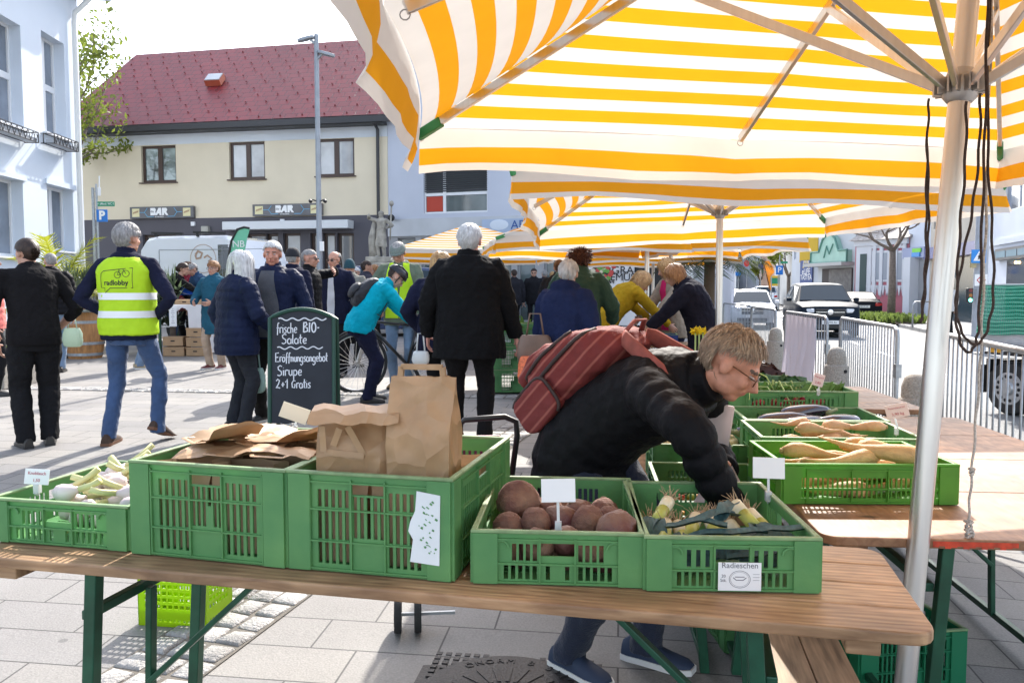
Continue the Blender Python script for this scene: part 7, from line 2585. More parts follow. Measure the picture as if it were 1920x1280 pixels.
def vq(u,v):
 q=at(u,v,19.42);return V((q.x-p.x,-.02,q.z-.25))
for i,(s_,u,v,sz)in enumerate((('GRAF',1173,507,.26),('GEMÜSE',1166,520,.24),('0664',1141,528,.15))):
 put_text('lettering',s_,sz,vq(u,v),(1,0,0),(0,0,1),M_ink,v2,.003)
c=vq(1132,511)
rg=random.Random(4)
for i in range(34):
 t=rg.uniform(0,2*pi);f=sqrt(rg.random())
 x=.017*16*sin(t)**3*f;y=.017*(13*cos(t)-5*cos(2*t)-2*cos(3*t))*f
 if i==0:mb_=[MB(),MB(),MB()]
 mb_[i%3].ell(c+V((x,0,y)),(.06,.008,.05),None,8,6)
for k,(nm,c_)in enumerate((('leaf green print',(.12,.32,.06)),('tomato red print',(.5,.06,.05)),('pale cream print',(.6,.55,.4)))):mb_[k].build('heart_print',mat(nm,c_,.6),v2)
a,b=vq(1193,494),vq(1285,560)
mb=MB();mb.box(((a.x+b.x)/2,-.03,(a.z+b.z)/2),(b.x-a.x,.06,a.z-b.z));mb.build('open_side_shade',mat('painted van interior shade',(.022,.022,.022),.8),v2)  # dark panel on the closed side; interior shade put into its colour
p=at(690,540,21)
car('dark blue car parked beside the statue, half hidden by the crowd',(p.x+1.2,21,.28),R(-80),L=4.6,W=1.85,H=1.75,paint=mat('deep blue paint',(.03,.05,.12),.25,coat=1),group='cars on the square')
# ------------------------------------------------------------------ bread table, boxes, barrel
DT=14.6
a,b=at(283,574,DT),at(384,574,DT)
zg=.28;zt2=.90
wt=thing('bread_table','stall table under a white cloth near the woman in the blue apron','table',(a.x,DT,zg),R(-2))
WL=b.x-a.x
mb=MB();mb.box((WL/2,.4,zt2-.02),(WL,.8,.03));mb.build('tabletop',M_tabletop,wt)
for x in(.12,WL-.12):
 for y in(.06,.74):mb=MB();mb.bar((x,y,0),(x,y,zt2-.04),.04,.04);mb.build('leg',M_greenmetal,wt)
M_linen=mat('white linen',(.68,.66,.66),.8,var=.06,vs=5,bump=.2,bs=8)
tc_=tag(MB().build('tablecloth',M_linen),'white cloth hanging to the ground at the right end of the bread table','tablecloth')
mb=MB()
n=40;rows=[]
path=[(0,-.012),(WL,-.012),(WL+.012,.8)]
vs,fs=[],[]
pp=[V((WL*i/26,-.014,0))for i in range(27)]+[V((WL+.014,.8*i/12,0))for i in range(1,13)]
for j in range(7):
 for i,q in enumerate(pp):
  dl=.10+.05*sin(i*.7)if i<19 else(.86 if i>20 else .3+.28*(i-18))
  if i>=19:dl=min(.88,dl)
  z=zt2-dl*j/6
  w_=.02*sin(i*1.7)*j/6
  vs.append(q+V((0,-w_-.01*j/6,z))if i<27 else q+V((w_+.02*j/6,0,z)))
k=len(pp)
for j in range(6):
 for i in range(k-1):fs.append((j*k+i,j*k+i+1,(j+1)*k+i+1,(j+1)*k+i))
o_=len(vs);vs+=[V((0,-.014,zt2)),V((WL+.014,-.014,zt2)),V((WL+.014,.81,zt2)),V((0,.81,zt2))];fs.append((o_,o_+1,o_+2,o_+3))
M4=Matrix.Translation((a.x,DT,zg+.003))@Matrix.Rotation(R(-2),4,'Z')
me=tc_.data;me.clear_geometry();mb.add(vs,fs);m2_=mb.mesh('c');m2_.materials.append(M_linen);tc_.data=m2_;tc_.matrix_world=M4;tc_.data.name='tablecloth'
m2_.polygons.foreach_set('use_smooth',[True]*len(m2_.polygons))
def carton(label,x,y,z,w_,d_,h_,rz=0,group='cardboard boxes under and on the bread table'):
 q=M4@V((x,y,z))
 rt=thing('cardboard_box',label,'box',q,R(rz),group)
 mb=MB();mb.box((0,0,h_/2),(w_,d_,h_));mb.build('box_body',M_cardboard,rt,bevel=.004)
 mb=MB();mb.box((0,0,h_+.004),(w_+.012,d_+.012,.03));mb.build('lid',M_cardboard,rt,bevel=.004)
 mb=MB();mb.box((0,-d_/2-.001,h_*.62),(.07,.004,.022));mb.build('hand_hole_shade',M_dark,rt)  # dark patch on the front face, painting the shade of a grip hole
carton('cardboard box on the ground under the bread table, lowest at its left',.42,.05,0,.36,.3,.14)
carton('cardboard box stacked on the lowest left box under the bread table',.40,.06,.18,.34,.3,.14,3)
for k in range(3):carton(('lowest','middle','topmost')[k]+' cardboard box of the right stack under the bread table',.80,.08,k*.17,.32,.3,.135,-2+3*k)
carton('flat open cardboard box on the white cloth, nearer the petrol coat',.88,.3,zt2,.34,.26,.07)
carton('flat cardboard box on the white cloth, nearer the apron',.5,.34,zt2,.34,.26,.07)
pn=thing('paper_notice','white paper notice hanging off the front of the bread table','notice',M4@V((.42,-.05,0)))
mb=MB();mb.box((0,-.02,.70),(.13,.004,.36));mb.build('sheet',M_white,pn)
mb=MB()
for k in range(8):mb.box((0,-.024,.83-k*.035),(.02+.05*((k*7)%5)/5,.002,.008))
mb.build('writing',mat('grey pencil',(.3,.3,.35),.7),pn)
p=at(156,540,14.2)
br_=thing('barrel','wooden barrel with steel hoops behind the man in the yellow vest','barrel',(p.x,14.2,.27))
mb=MB();prof=[(.26,0),(.30,.2),(.33,.45),(.30,.70),(.26,.9)];mb.lathe(prof,n=20);mb.build('staves',mat('oak staves',(.42,.20,.07),.6,var=.35,vs=6,stretch=(4,4,.5)),br_,smooth=50)
for z,r_ in((.08,.283),(.27,.316),(.63,.316),(.82,.283)):mb=MB();mb.lathe([(r_-.012,z-.025),(r_,z-.024),(r_,z+.024),(r_-.012,z+.025)],n=20);mb.build('hoop',M_galv,br_,smooth=40)
# ------------------------------------------------------------------ chalk board
ST={}
def glyph(c,strokes,adv):ST[c]=(strokes,adv)
def arc_(cx,cy,rx_,ry_,a0,a1,n=9):return[(cx+rx_*cos(R(a0+(a1-a0)*i/n)),cy+ry_*sin(R(a0+(a1-a0)*i/n)))for i in range(n+1)]
glyph('f',[[(.32,.95),(.22,1.02),(.14,.85),(.1,-.2)],[(0,.5),(.3,.52)]],.34)
glyph('r',[[(.05,.55),(.07,0)],arc_(.22,.38,.15,.17,180,45)],.36)
glyph('i',[[(.05,.55),(.06,0)],[(.05,.75),(.06,.78)]],.17)
glyph('s',[[(.32,.52),(.15,.55),(.06,.42),(.28,.2),(.25,.04),(.03,.03)]],.38)
glyph('c',[arc_(.2,.27,.17,.27,50,310)],.38)
glyph('h',[[(.06,1.0),(.05,0)],[(.05,.3),(.15,.5),(.28,.48),(.32,0)]],.42)
glyph('e',[[(.05,.26),(.36,.32),(.33,.5),(.2,.56),(.06,.4),(.05,.18),(.16,.01),(.36,.08)]],.44)
glyph('B',[[(.05,0),(.07,1.0)],[(.02,.98),(.35,1.0),(.42,.78),(.12,.55),(.45,.45),(.48,.12),(.05,.0)]],.6)
glyph('I',[[(.12,1.0),(.08,0)]],.3)
glyph('O',[arc_(.27,.5,.23,.5,90,450,14)],.62)
glyph('-',[[(.05,.45),(.25,.46)]],.34)
glyph('S',[[(.45,.9),(.28,1.0),(.08,.85),(.12,.6),(.4,.4),(.4,.12),(.2,0),(.02,.08)]],.54)
glyph('a',[arc_(.18,.26,.17,.27,60,390,10),[(.35,.5),(.36,0)]],.44)
glyph('l',[[(.08,1.0),(.06,.05),(.15,0)]],.22)
glyph('t',[[(.14,.95),(.12,.08),(.25,.02)],[(0,.6),(.3,.62)]],.34)
glyph('E',[[(.48,1.0),(.05,.97),(.05,.02),(.5,.04)],[(.05,.5),(.4,.53)]],.56)
glyph('ö',[arc_(.2,.27,.18,.27,90,450,12),[(.1,.75),(.11,.78)],[(.3,.76),(.31,.79)]],.46)
glyph('o',[arc_(.2,.27,.18,.27,90,450,12)],.44)
glyph('n',[[(.05,.55),(.06,0)],[(.06,.35),(.18,.54),(.3,.45),(.32,0)]],.42)
glyph('u',[[(.05,.55),(.06,.15),(.18,.0),(.32,.15)],[(.33,.55),(.34,0)]],.44)
glyph('g',[arc_(.18,.26,.17,.27,60,390,10),[(.35,.52),(.33,-.25),(.15,-.4),(.03,-.25)]],.44)
glyph('b',[[(.06,1.0),(.06,0)],arc_(.2,.26,.16,.26,180,-180,10)],.44)
glyph('p',[[(.06,.55),(.05,-.4)],arc_(.2,.28,.16,.26,180,-180,10)],.44)
glyph('2',[[(.05,.8),(.2,1.0),(.4,.85),(.3,.5),(.02,.05),(.15,.12),(.48,.05)]],.56)
glyph('+',[[(.05,.4),(.4,.42)],[(.22,.65),(.21,.18)]],.5)
glyph('1',[[(.0,.65),(.22,1.0),(.2,0)]],.36)
glyph('G',[[(.45,.75),(.25,.85),(.05,.55),(.1,.1),(.35,.05),(.42,.4),(.28,.4)]],.52)
glyph(' ',[],.32)
def handwrite(mb,s_,x,y,size,w,sx=1.0,slope=0.0):
 x0=x
 for ch in s_:
  strokes,adv=ST[ch]
  for st_ in strokes:
   pts=[(x+a*size*sx,y+b*size+(x-x0)*slope)for a,b in st_]
   stroke2(mb,pts,w)
  x+=adv*size*sx
p=onfloor(X(566,6.95),6.95)
cb=thing('chalkboard','green framed chalkboard stand with handwritten offers','sign board',p,R(9))
ti=R(9)
Wb,Hb=.52,1.12
up_=V((0,sin(ti),cos(ti)));xx=V((1,0,0));nn_=V((0,-cos(ti),sin(ti)))
O=V((0,-.20,.0))
M_board=mat('blackboard',(.022,.026,.035),.75,var=.3,vs=3)
M_gf=mat('bottle green frame',(.012,.06,.04),.5)
def archp(w_,h_,rise,n=14):return[(-w_,0),(w_,0)]+[(w_*cos(pi*i/n)if False else w_-2*w_*i/n,h_+rise*(1-(1-2*i/n)**2))for i in range(n+1)]
def board(O,up_,nn_,par,name,back=False):
 mb=MB();mb.prism([(a,b+.17)for a,b in archp(Wb/2,Hb-.25,.075)],O,xx,up_,-nn_*.012);b_=mb.build(name,M_board if not back else mat('board back',(.02,.02,.022),.8),par,fix=True)
 return b_
b1=board(O,up_,nn_,cb,'board')
mb=MB()
arch=[O+xx*a+up_*(b+.17)for a,b in archp(Wb/2,Hb-.25,.075)[2:]]
path=[O+xx*(Wb/2+0)+up_*0]+arch+[O-xx*(Wb/2)+up_*0]
mb.tube(path,.017,8);mb.build('frame',M_gf,cb,smooth=40)
up2=V((0,-sin(R(12)),cos(R(12))));nn2=V((0,cos(R(12)),sin(R(12))))
O2=O+up_*1.16-up2*1.16+V((0.02,.03,0))
O2.z=0
board(O2,up2,nn2,cb,'rear_board',True)
mb=MB();mb.tube([O2+xx*(Wb/2)]+[O2+xx*a+up2*(b+.17)for a,b in archp(Wb/2,Hb-.25,.075)[2:]]+[O2-xx*(Wb/2)],.017,8);mb.build('rear_frame',M_gf,cb,smooth=40)
CHK=[]
class _L:
 def __enter__(s):s.m=MB();return s.m
 def __exit__(s,*a):CHK.append(s.m)
def wavy(x0,x1,y,amp,n=4):return[(x0+(x1-x0)*i/40,y+amp*sin(2*pi*n*i/40+.6))for i in range(41)]
with _L()as mb:stroke2(mb,wavy(-.19,.20,1.03,.010),.010)
with _L()as mb:stroke2(mb,wavy(-.20,.17,.79,.010),.009)
with _L()as mb:handwrite(mb,'frische ',-.205,.915,.085,.008,.80);handwrite(mb,'BIO-',.01,.92,.082,.011,.9)
with _L()as mb:handwrite(mb,'Salate',-.165,.825,.082,.009,1.05)
with _L()as mb:handwrite(mb,'Eröffnungsangebot',-.215,.675,.075,.0085,.80)
with _L()as mb:handwrite(mb,'Sirupe',-.20,.56,.085,.009,1.0)
with _L()as mb:handwrite(mb,'2+1 Gratis',-.21,.455,.078,.009,.92)
M5=Matrix((xx,up_,nn_)).transposed().to_4x4();M5.translation=O+nn_*.003
for q_ in CHK:
 me=q_.mesh('chalk');me.transform(M5);link('chalk_writing',me,mat('white chalk',(.70,.72,.76),.9),b1)
# ------------------------------------------------------------------ bicycle
bp_=onfloor(X(668,9.75),9.75);bq=onfloor(X(778,10.05),10.05)
dv=bq-bp_
by=thing('bicycle','black bicycle with panniers held by the cyclist in turquoise','bicycle',bp_,atan2(dv.y,dv.x))
# local x: front wheel at 0, rear wheel at 1.05
r_=.35
def bwheel(x):
 mb=MB();n=32
 mb.tube([V((x+r_*cos(2*pi*k/n),0,r_+r_*sin(2*pi*k/n)))for k in range(n)],.022,8,closed=True);w_=mb.build('wheel',M_rubber,by,smooth=0)
 mb=MB();mb.tube([V((x+r_*.93*cos(2*pi*k/n),0,r_+r_*.93*sin(2*pi*k/n)))for k in range(n)],.010,6,closed=True);mb.build('rim',M_alu,w_,smooth=0)
 mb=MB()
 for k in range(24):
  a=2*pi*k/24;mb.tube([(x+.02*cos(a+1),.02*(-1)**k,r_+.02*sin(a+1)),(x+r_*.92*cos(a),0,r_+r_*.92*sin(a))],.0022,4)
 mb.build('spokes',M_alu,w_);mb=MB();mb.tube([(x,-.05,r_),(x,.05,r_)],.025,10);mb.build('hub',M_alu_d,w_)
 mb=MB();mb.tube([V((x+(r_+.04)*cos(a),0,r_+(r_+.04)*sin(a)))for a in[R(20+140*k/12)for k in range(13)]],.02,8,sq=.4);mb.build('mudguard',M_black,by,smooth=0)
bwheel(0);bwheel(1.05)
M_bk=mat('black bicycle paint',(.02,.02,.023),.3)
mb=MB();bb=V((.62,0,.30));hd=V((.17,0,.78));st_=V((.74,0,.78))
for a_,b_,rr in((hd,bb,.02),(hd+V((.01,0,.06)),st_,.017),(st_,bb,.017),(bb,V((1.05,.04,r_)),.011),(bb,V((1.05,-.04,r_)),.011),(st_,V((1.05,.04,r_)),.009),(st_,V((1.05,-.04,r_)),.009),(hd+V((-.02,0,.12)),V((.14,0,.70)),.022)):mb.tube([a_,b_],rr,8)
mb.build('frame',M_bk,by,smooth=0)
mb=MB()
for s_ in(-1,1):mb.tube([(.13,s_*.04,.68),(.10,s_*.045,.62),(0,s_*.05,r_)],.012,8)
mb.build('fork',M_alu_d,by,smooth=0)
mb=MB();mb.tube([(.15,0,.88),(.13,0,1.04)],.015,8);mb.tube([(.30,-.30,1.04),(.17,-.22,1.06),(.12,0,1.04),(.17,.22,1.06),(.30,.30,1.04)],.012,8);hb2=mb.build('handlebar',M_bk,by,smooth=0)
for s_ in(-1,1):mb=MB();mb.tube([(.33,s_*.315,1.035),(.21,s_*.245,1.055)],.018,8);mb.build('grip',M_rubber,hb2)
mb=MB();mb.tube([st_,(.77,0,.95)],.014,8);mb.build('seat_post',M_alu,by)
mb=MB();mb.prism([(-.13,-.02),(.0,-.04),(.11,-.09),(.14,0),(.11,.09),(0,.04),(-.13,.02)],(.79,0,.96),(1,0,0),(0,1,0),(0,0,.045));mb.build('saddle',M_black,by,bevel=.015,fix=True)
mb=MB();mb.box((1.08,0,.76),(.36,.12,.015));mb.bar((1.2,.05,.76),(1.05,.06,r_),.012,.012);mb.bar((1.2,-.05,.76),(1.05,-.06,r_),.012,.012);mb.build('rack',M_bk,by)
for s_ in(-1,1):
 mb=MB();mb.box((1.06,s_*.14,.56),(.34,.13,.40));pb=mb.build('pannier',mat('black pannier cloth',(.02,.02,.025),.7),by,bevel=.03)
 mb=MB();mb.box((1.06,s_*.145,.70),(.35,.145,.13));mb.build('flap',mat('grey pannier flap',(.10,.11,.13),.6),pb,bevel=.02)
mb=MB();mb.tube([(.62,-.08,.30),(.68,-.09,.17)],.012,6);mb.tube([(.62,.08,.30),(.56,.09,.43)],.012,6);mb.lathe([(.10,-.004),(.10,.004)],n=20,c=(0,0,0))if False else None;mb.build('crank',M_alu_d,by)
# ------------------------------------------------------------------ the bent figure in front
yw=R(-132);pm=V((0.345,3.0,G(.345,3.0)))
TL=lambda p:to_local(pm,yw,p)
I=person('person with greying hair and glasses in a black quilted jacket, bending over the crates',pm,yw,1.75,top=C_blackp,trousers=denim('dark indigo denim',(.012,.02,.05)),shoe=(mat('navy trainer',(.02,.035,.075),.7),S_white),hair=H_greyblond,style=dict(len=.042,flow='short',vol=.10,lift=.34,back=-.08,front=.058,w=.0028),lod=0,quilt=.013,thick=.027,hem=.14,flare=.0,lean=45,curl=30,back=.10,drop=.09,head=(-22,34,0),glasses='tort',w=.97,nh=3200,skin=mat('flushed skin',(.54,.25,.165),.5,var=.15,vs=35,bump=.06,bs=120),hands={1:TL((.635,2.40,.84)),-1:TL((.74,2.86,.84))},elbow={1:(.74,.67,.25),-1:(-.6,-.5,.2)},feet={-1:(-.12,.10,10),1:(.13,-.06,-6)})
pk=thing('backpack','faded red striped backpack on the bent person in the black jacket','backpack',pm,yw)
m,t,b,N,L=nodes_of('red striped canvas')
tc=N('ShaderNodeTexCoord');w_=N('ShaderNodeTexWave');w_.bands_direction='DIAGONAL';w_.inputs['Scale'].default_value=9;w_.inputs['Distortion'].default_value=.25;w_.inputs['Detail'].default_value=3;w_.inputs['Detail Scale'].default_value=.7
mp=N('ShaderNodeMapping');mp.inputs['Scale'].default_value=(.4,-1,1);L(tc.outputs['Object'],mp.inputs[0]);L(mp.outputs[0],w_.inputs['Vector']);cr=N('ShaderNodeValToRGB');cr.color_ramp.elements[0].color=(.155,.020,.020,1);cr.color_ramp.elements[0].position=.86;cr.color_ramp.elements[1].color=(.30,.085,.07,1);L(w_.outputs['Fac'],cr.inputs[0]);L(cr.outputs[0],b.inputs['Base Color'])
n_=N('ShaderNodeTexNoise');n_.inputs['Scale'].default_value=22;L(tc.outputs['Object'],n_.inputs['Vector']);bp=N('ShaderNodeBump');bp.inputs['Strength'].default_value=.4;bp.inputs['Distance'].default_value=.02;L(n_.outputs['Fac'],bp.inputs['Height']);L(bp.outputs[0],b.inputs['Normal']);b.inputs['Roughness'].default_value=.85
M_rp=m;M_zip=mat('dark zip tape',(.035,.018,.018),.7)
M_rp2=mat('light red webbing',(.27,.07,.055),.85,var=.2,vs=30)
c,a_=I['spine'](.15*1.75);a_-=R(14);U,B=V((0,sin(a_),cos(a_))),V((0,-cos(a_),sin(a_)));XX=V((1,0,0))
def sgn(v,e):return(abs(v)**e)*(1 if v>0 else-1)
def packloft(rows,off,dp0=.0,e=.55):
 mb=MB();rows=[(f*.9-.01,a_,b_*1.18)for f,a_,b_ in rows]
 mb.rings([[c+U*f+B*(off+dp*.5)+XX*(wd*sgn(cos(a),e))+B*(dp*.5*sgn(sin(a),e))for a in[2*pi*i/28 for i in range(28)]]for f,wd,dp in rows])
 return mb
bk0=.125
me=remesh(packloft([(-.31,.10,.07),(-.29,.15,.13),(-.20,.165,.20),(-.08,.16,.215),(.06,.15,.18),(.15,.135,.13),(.21,.10,.09),(.235,.05,.05)],bk0),.009,3,((.07,.022),(.03,.008)))
body=link('bag_body',me,M_rp,pk,smooth=0)
mb=packloft([(-.285,.09,.03),(-.27,.125,.055),(-.16,.135,.075),(-.06,.13,.06),(-.02,.11,.03)],bk0+.185);link('front_pocket',remesh(mb,.008,3,((.05,.012),)),M_rp,pk,smooth=0)
def side_pod(s_):
 mb=MB()
 mb.rings([[c+U*(-.21+.095*sgn(cos(a),.5))+B*(bk0+.075+.075*sgn(sin(a),.5))+XX*(s_*x)for a in[2*pi*i/24 for i in range(24)]]for x in(.13,.195)])
 f=link('side_pocket',remesh(mb,.008,4,((.05,.008),)),M_rp,pk,smooth=0)
 mb=MB();mb.tube([c+U*(-.21+.100*sgn(cos(a),.5))+B*(bk0+.075+.08*sgn(sin(a),.5))+XX*(s_*.182)for a in[R(-60+200*i/16)for i in range(17)]],.007,6);mb.build('zip',M_zip,f,smooth=0)
side_pod(1);side_pod(-1)
for q0,q1,o_ in((.20,-.20,.15),(.12,-.24,.205)):
 mb=MB();bt2=BVHTree.FromPolygons([v.co for v in me.vertices],[p.vertices for p in me.polygons]);pts=[]
 for i in range(17):
  f=q0+(q1-q0)*i/16;p_=c+U*f+B*(bk0+o_-.03*(i/16-.5)**2)+XX*.4
  h_=bt2.ray_cast(p_,-XX)
  if h_[0]is not None:pts.append(h_[0]+XX*.003)
 if len(pts)>3:mb.tube(pts,.008,6);mb.build('zip',M_zip,body,smooth=0)
for s_ in(-1,1):
 sh=I['SH'][s_];mb=MB()
 F_=-B
 pts=[c+U*.19+B*.17+XX*(s_*.07),c+U*.20+B*.155+XX*(s_*.09),sh+U*.055+B*.03+XX*(-s_*.055),sh+U*.03+F_*.085+XX*(-s_*.05),sh-U*.05+F_*.05+XX*(-s_*.05)]
 mb.tube(pts,.030,10,sq=.32,up=XX);mb.build('shoulder_strap',M_rp2 if s_<0 else M_rp2,pk,smooth=0)
mb=MB();mb.tube([c+U*.20+B*.19+XX*-.05,c+U*.245+B*.20+XX*-.03,c+U*.245+B*.20+XX*.03,c+U*.20+B*.19+XX*.05],.011,8,sq=.5);mb.build('grab_handle',M_rp2,pk,smooth=0)
# thin carrier bag held in the far hand
q=V((.735,2.84,.86));cbg=thing('carrier_bag','thin translucent carrier bag hanging from the bent person\'s far hand','bag',q)
mb=MB();rr=[]
for z,w_,d_ in((.0,.03,.01),(-.12,.09,.03),(-.2,.13,.07),(-.34,.14,.09),(-.40,.10,.06)):rr.append([V((w_*cos(a)*(1+.1*sin(5*a)),d_*sin(a),z))for a in[2*pi*i/20 for i in range(20)]])
mb.rings(rr,False,True);mb.build('bag',mat('milky film',(.66,.58,.58),.3,trans=.5),cbg,smooth=0)
mb=MB();mb.box((.0,.12,.06),(.10,.02,.28),Matrix.Rotation(R(8),3,'Y'));mb.build('hanging_film',MATS['milky film'],cbg,bevel=.008)
# ------------------------------------------------------------------ goods in the crates
def incrate(key,x,y,z):
 o=CR[key];return Matrix.Translation(o.location)@Matrix.Rotation(o.rotation_euler[2],4,'Z')@V((x,y,z)),o.rotation_euler[2]
rg=random.Random(12)
def lumpy(c,r,seed,amp=.06,nu=18,nv=12,sq=1.0,tip=0.0,M=None):
 mb=MB();mb.ell((0,0,0),(r,r,r*sq),None,nu,nv)
 for i,p_ in enumerate(mb.v):
  d_=p_.normalized();k=1+amp*noise.noise(d_*2.2+V((seed,0,0)))
  p_=p_*k
  if tip and d_.z<-.75:p_.z-=tip*(-.75-d_.z)*4
  mb.v[i]=(M@p_ if M else p_)+V(c)
 return mb
M_beet=mat('earthy beet skin',(.27,.155,.10),.85,var=.5,vs=11,bump=.5,bs=60,col2=(.10,.03,.03),vdetail=8);M_beet2=mat('dark beet skin',(.10,.02,.024),.6,var=.6,vs=8,bump=.35,bs=60,col2=(.25,.15,.10),vdetail=8)
beets=[(-.115,.30,.120,.060,0),(-.13,.07,.075,.040,0),(-.05,.06,.077,.042,0),(.02,.08,.082,.038,1),(.075,.05,.07,.036,0),(.145,.10,.10,.056,1),(.075,.17,.105,.044,0),(.01,.20,.098,.040,1),(-.06,.17,.10,.040,0),(-.13,.17,.085,.042,0),(.13,.23,.09,.042,0),(.05,.30,.09,.042,1),(-.03,.33,.085,.04,1),(.12,.38,.07,.045,0),(0,.44,.07,.045,0),(-.12,.43,.06,.045,1),(-.10,.10,.045,.04,1),(0,.12,.04,.042,0),(.10,.10,.04,.042,1),(0,.26,.045,.042,0),(-.09,.27,.045,.04,0),(.12,.3,.045,.042,1)]
for i,(x,y,z,r,k)in enumerate(beets):
 w_,a=incrate('beet',x,y,z)
 M=Matrix.Rotation(rg.uniform(0,6),3,'Z')@Matrix.Rotation(rg.uniform(.5,2.2),3,'X')
 rt=thing('beetroot','round earthy beetroot in the dusty crate behind the blank white card' if i else 'largest beetroot, pale brown, at the back left of its crate','beetroot',w_,0,'beetroots in the dusty crate' if i else None)
 lumpy((0,0,0),r,i,.12,sq=.95,tip=r*.5,M=M).build('root',M_beet2 if k else M_beet,rt,smooth=0)
 mb=MB();mb.tube([M@V((0,0,r*.88)),M@V((0,0,r*1.08))],[r*.28,r*.2],8);mb.build('crown',mat('cut stalk',(.20,.12,.07),.8),rt)
M_lw=mat('leek white',(.72,.66,.46),.4,var=.15,vs=5);M_lg=mat('leek pale green',(.42,.46,.10),.4,var=.25,vs=6);M_lb=mat('leek blue green leaf',(.05,.115,.12),.65,var=.4,vs=12,stretch=(8,2,8));M_lr=mat('leek root hair',(.42,.30,.18),.9)
leeks=[(-.155,.27,.085,86,.03),(-.12,.24,.09,80,0),(-.085,.26,.08,95,.04),(-.10,.33,.125,66,.05),(-.03,.30,.09,70,0),(.005,.30,.085,92,-.03),(.05,.25,.085,100,0),(.075,.30,.125,104,.05),(.11,.29,.105,108,.04),(.03,.34,.08,85,0)]
for i,(x,y,z,ang,dz)in enumerate(leeks):
 w_,a=incrate('leek',x,y,z)
 rt=thing('leek','leek with a pale shaft and root hairs up in the crate with the Radieschen slip','leek',w_,a,'leeks in the right front crate')
 d_=V((-cos(R(ang)),-sin(R(ang)),-.22-dz)).normalized()
 mb=MB();mb.tube([-d_*.005,V((0,0,0)),d_*.05],[.014,.0185,.0175],12);mb.build('shaft',M_lw,rt,smooth=0)
 mb=MB();mb.tube([d_*.048,d_*.08,d_*.115],[.0176,.017,.018],12);mb.build('green_shaft',M_lg,rt,smooth=0)
 mb=MB()
 for k in range(24):
  e=(-d_+V((rg.gauss(0,.55),rg.gauss(0,.55),rg.gauss(.25,.45)))).normalized();q=V((0,0,.004))+V((rg.gauss(0,.007),rg.gauss(0,.007),0))
  mb.tube([q,q+e*.02,q+e*.045+V((0,0,rg.uniform(-.012,.006)))],[.0012,.001,.0005],4)
 mb.build('roots',M_lr,rt)
 mb=MB();s_=d_.cross(V((0,0,1))).normalized()
 for k in(-1,0,1):
  p0=d_*.10;vs=[]
  for j in range(6):
   f=j/5;cc=p0+d_*(.09*f)+s_*(k*.025*f)+V((0,0,.02*f*(1-f)*4*(1 if k else .5)-.012*f));ww=.016+.012*f
   vs+=[cc-s_*ww+V((0,0,.006)),cc,cc+s_*ww+V((0,0,.006))]
  mb.add(vs,[q for j in range(5)for q in((3*j,3*j+1,3*j+4,3*j+3),(3*j+1,3*j+2,3*j+5,3*j+4))])
 mb.build('leaves',M_lb,rt,smooth=0)
for i,(x,y,z,a2,l)in enumerate(((-.02,.16,.118,20,.16),(-.06,.13,.11,-15,.15),(.03,.20,.13,62,.13),(.12,.09,.105,5,.17),(.0,.08,.10,-5,.2),(-.12,.07,.06,10,.2),(.1,.05,.06,-8,.2))):
 w_,a=incrate('leek',x,y,z);d_=V((cos(R(a2)),sin(R(a2)),.12)).normalized();s_=d_.cross(V((0,0,1))).normalized()
 rt=thing('leek_leaf','loose blue-green leek leaf lying over the leeks','leek leaf',w_,a,'cut leek leaves')
 mb=MB();vs=[]
 for j in range(8):
  f=j/7-.5;cc=d_*(l*f)+V((0,0,.012*cos(f*3)+.004*sin(9*f+i)));ww=.022*(1-.5*abs(f))
  vs+=[cc-s_*ww+V((0,0,.010)),cc,cc+s_*ww+V((0,0,.010))]
 mb.add(vs,[q for j in range(7)for q in((3*j,3*j+1,3*j+4,3*j+3),(3*j+1,3*j+2,3*j+5,3*j+4))]);mb.build('blade',M_lb,rt,smooth=0)
M_ps=mat('parsnip skin',(.62,.38,.15),.6,var=.25,vs=14,bump=.3,bs=70,stretch=(1,6,1));M_pr=mat('root parsley skin',(.58,.35,.19),.65,var=.3,vs=14,bump=.3,bs=70)
def taproot(key,x,y,z,ang,L_,r,m,lab,grp,kind,tilt=0.0,bend=.02):
 w_,a=incrate(key,x,y,z);rt=thing(kind.replace(' ','_'),lab,kind,w_,a+R(ang),grp)
 pts,rs=[],[]
 for j in range(9):
  f=j/8;pts.append(V((L_*(f-.4),bend*sin(f*4),tilt*L_*(f-.4)+.006*sin(f*7))));rs.append(r*([.55,1,.98,.85,.68,.48,.32,.18,.06][j]))
 mb=MB();mb.tube(pts,rs,12);mb.build('root',m,rt,smooth=0)
 mb=MB();mb.tube([pts[0],pts[0]+V((-.012,0,.003))],[r*.5,r*.3],8);mb.build('crown',mat('cut crown',(.35,.24,.10),.8),rt)
for i in range(16):
 x,y=rg.uniform(-.17,.16),.06+.28*((i*5)%16)/16
 taproot('parsnip',x,y,.035+.05*(i//6),rg.choice((rg.uniform(-25,25),180+rg.uniform(-25,25))),rg.uniform(.22,.30),rg.uniform(.022,.030),M_ps,'tapered yellow parsnip lying in the bright green crate','parsnips in the bright green crate','parsnip')
taproot('parsnip',.09,.10,.155,172,.36,.034,M_ps,'longest parsnip, lying on top and pointing up to the left',None,'parsnip',.17,.03)
for i in range(14):
 taproot('root',rg.uniform(-.2,.2),.06+.28*((i*5)%14)/14,.05+.045*(i//5),rg.choice((rg.uniform(-30,30),180+rg.uniform(-30,30))),rg.uniform(.16,.24),rg.uniform(.016,.026),M_pr,'small pinkish tan root in the crate behind the parsnips','roots in the second crate','root parsley')
M_egg=mat('aubergine skin',(.022,.008,.022),.12,spec=.8,coat=.6);M_cal=mat('aubergine cap',(.24,.26,.12),.6,var=.3)
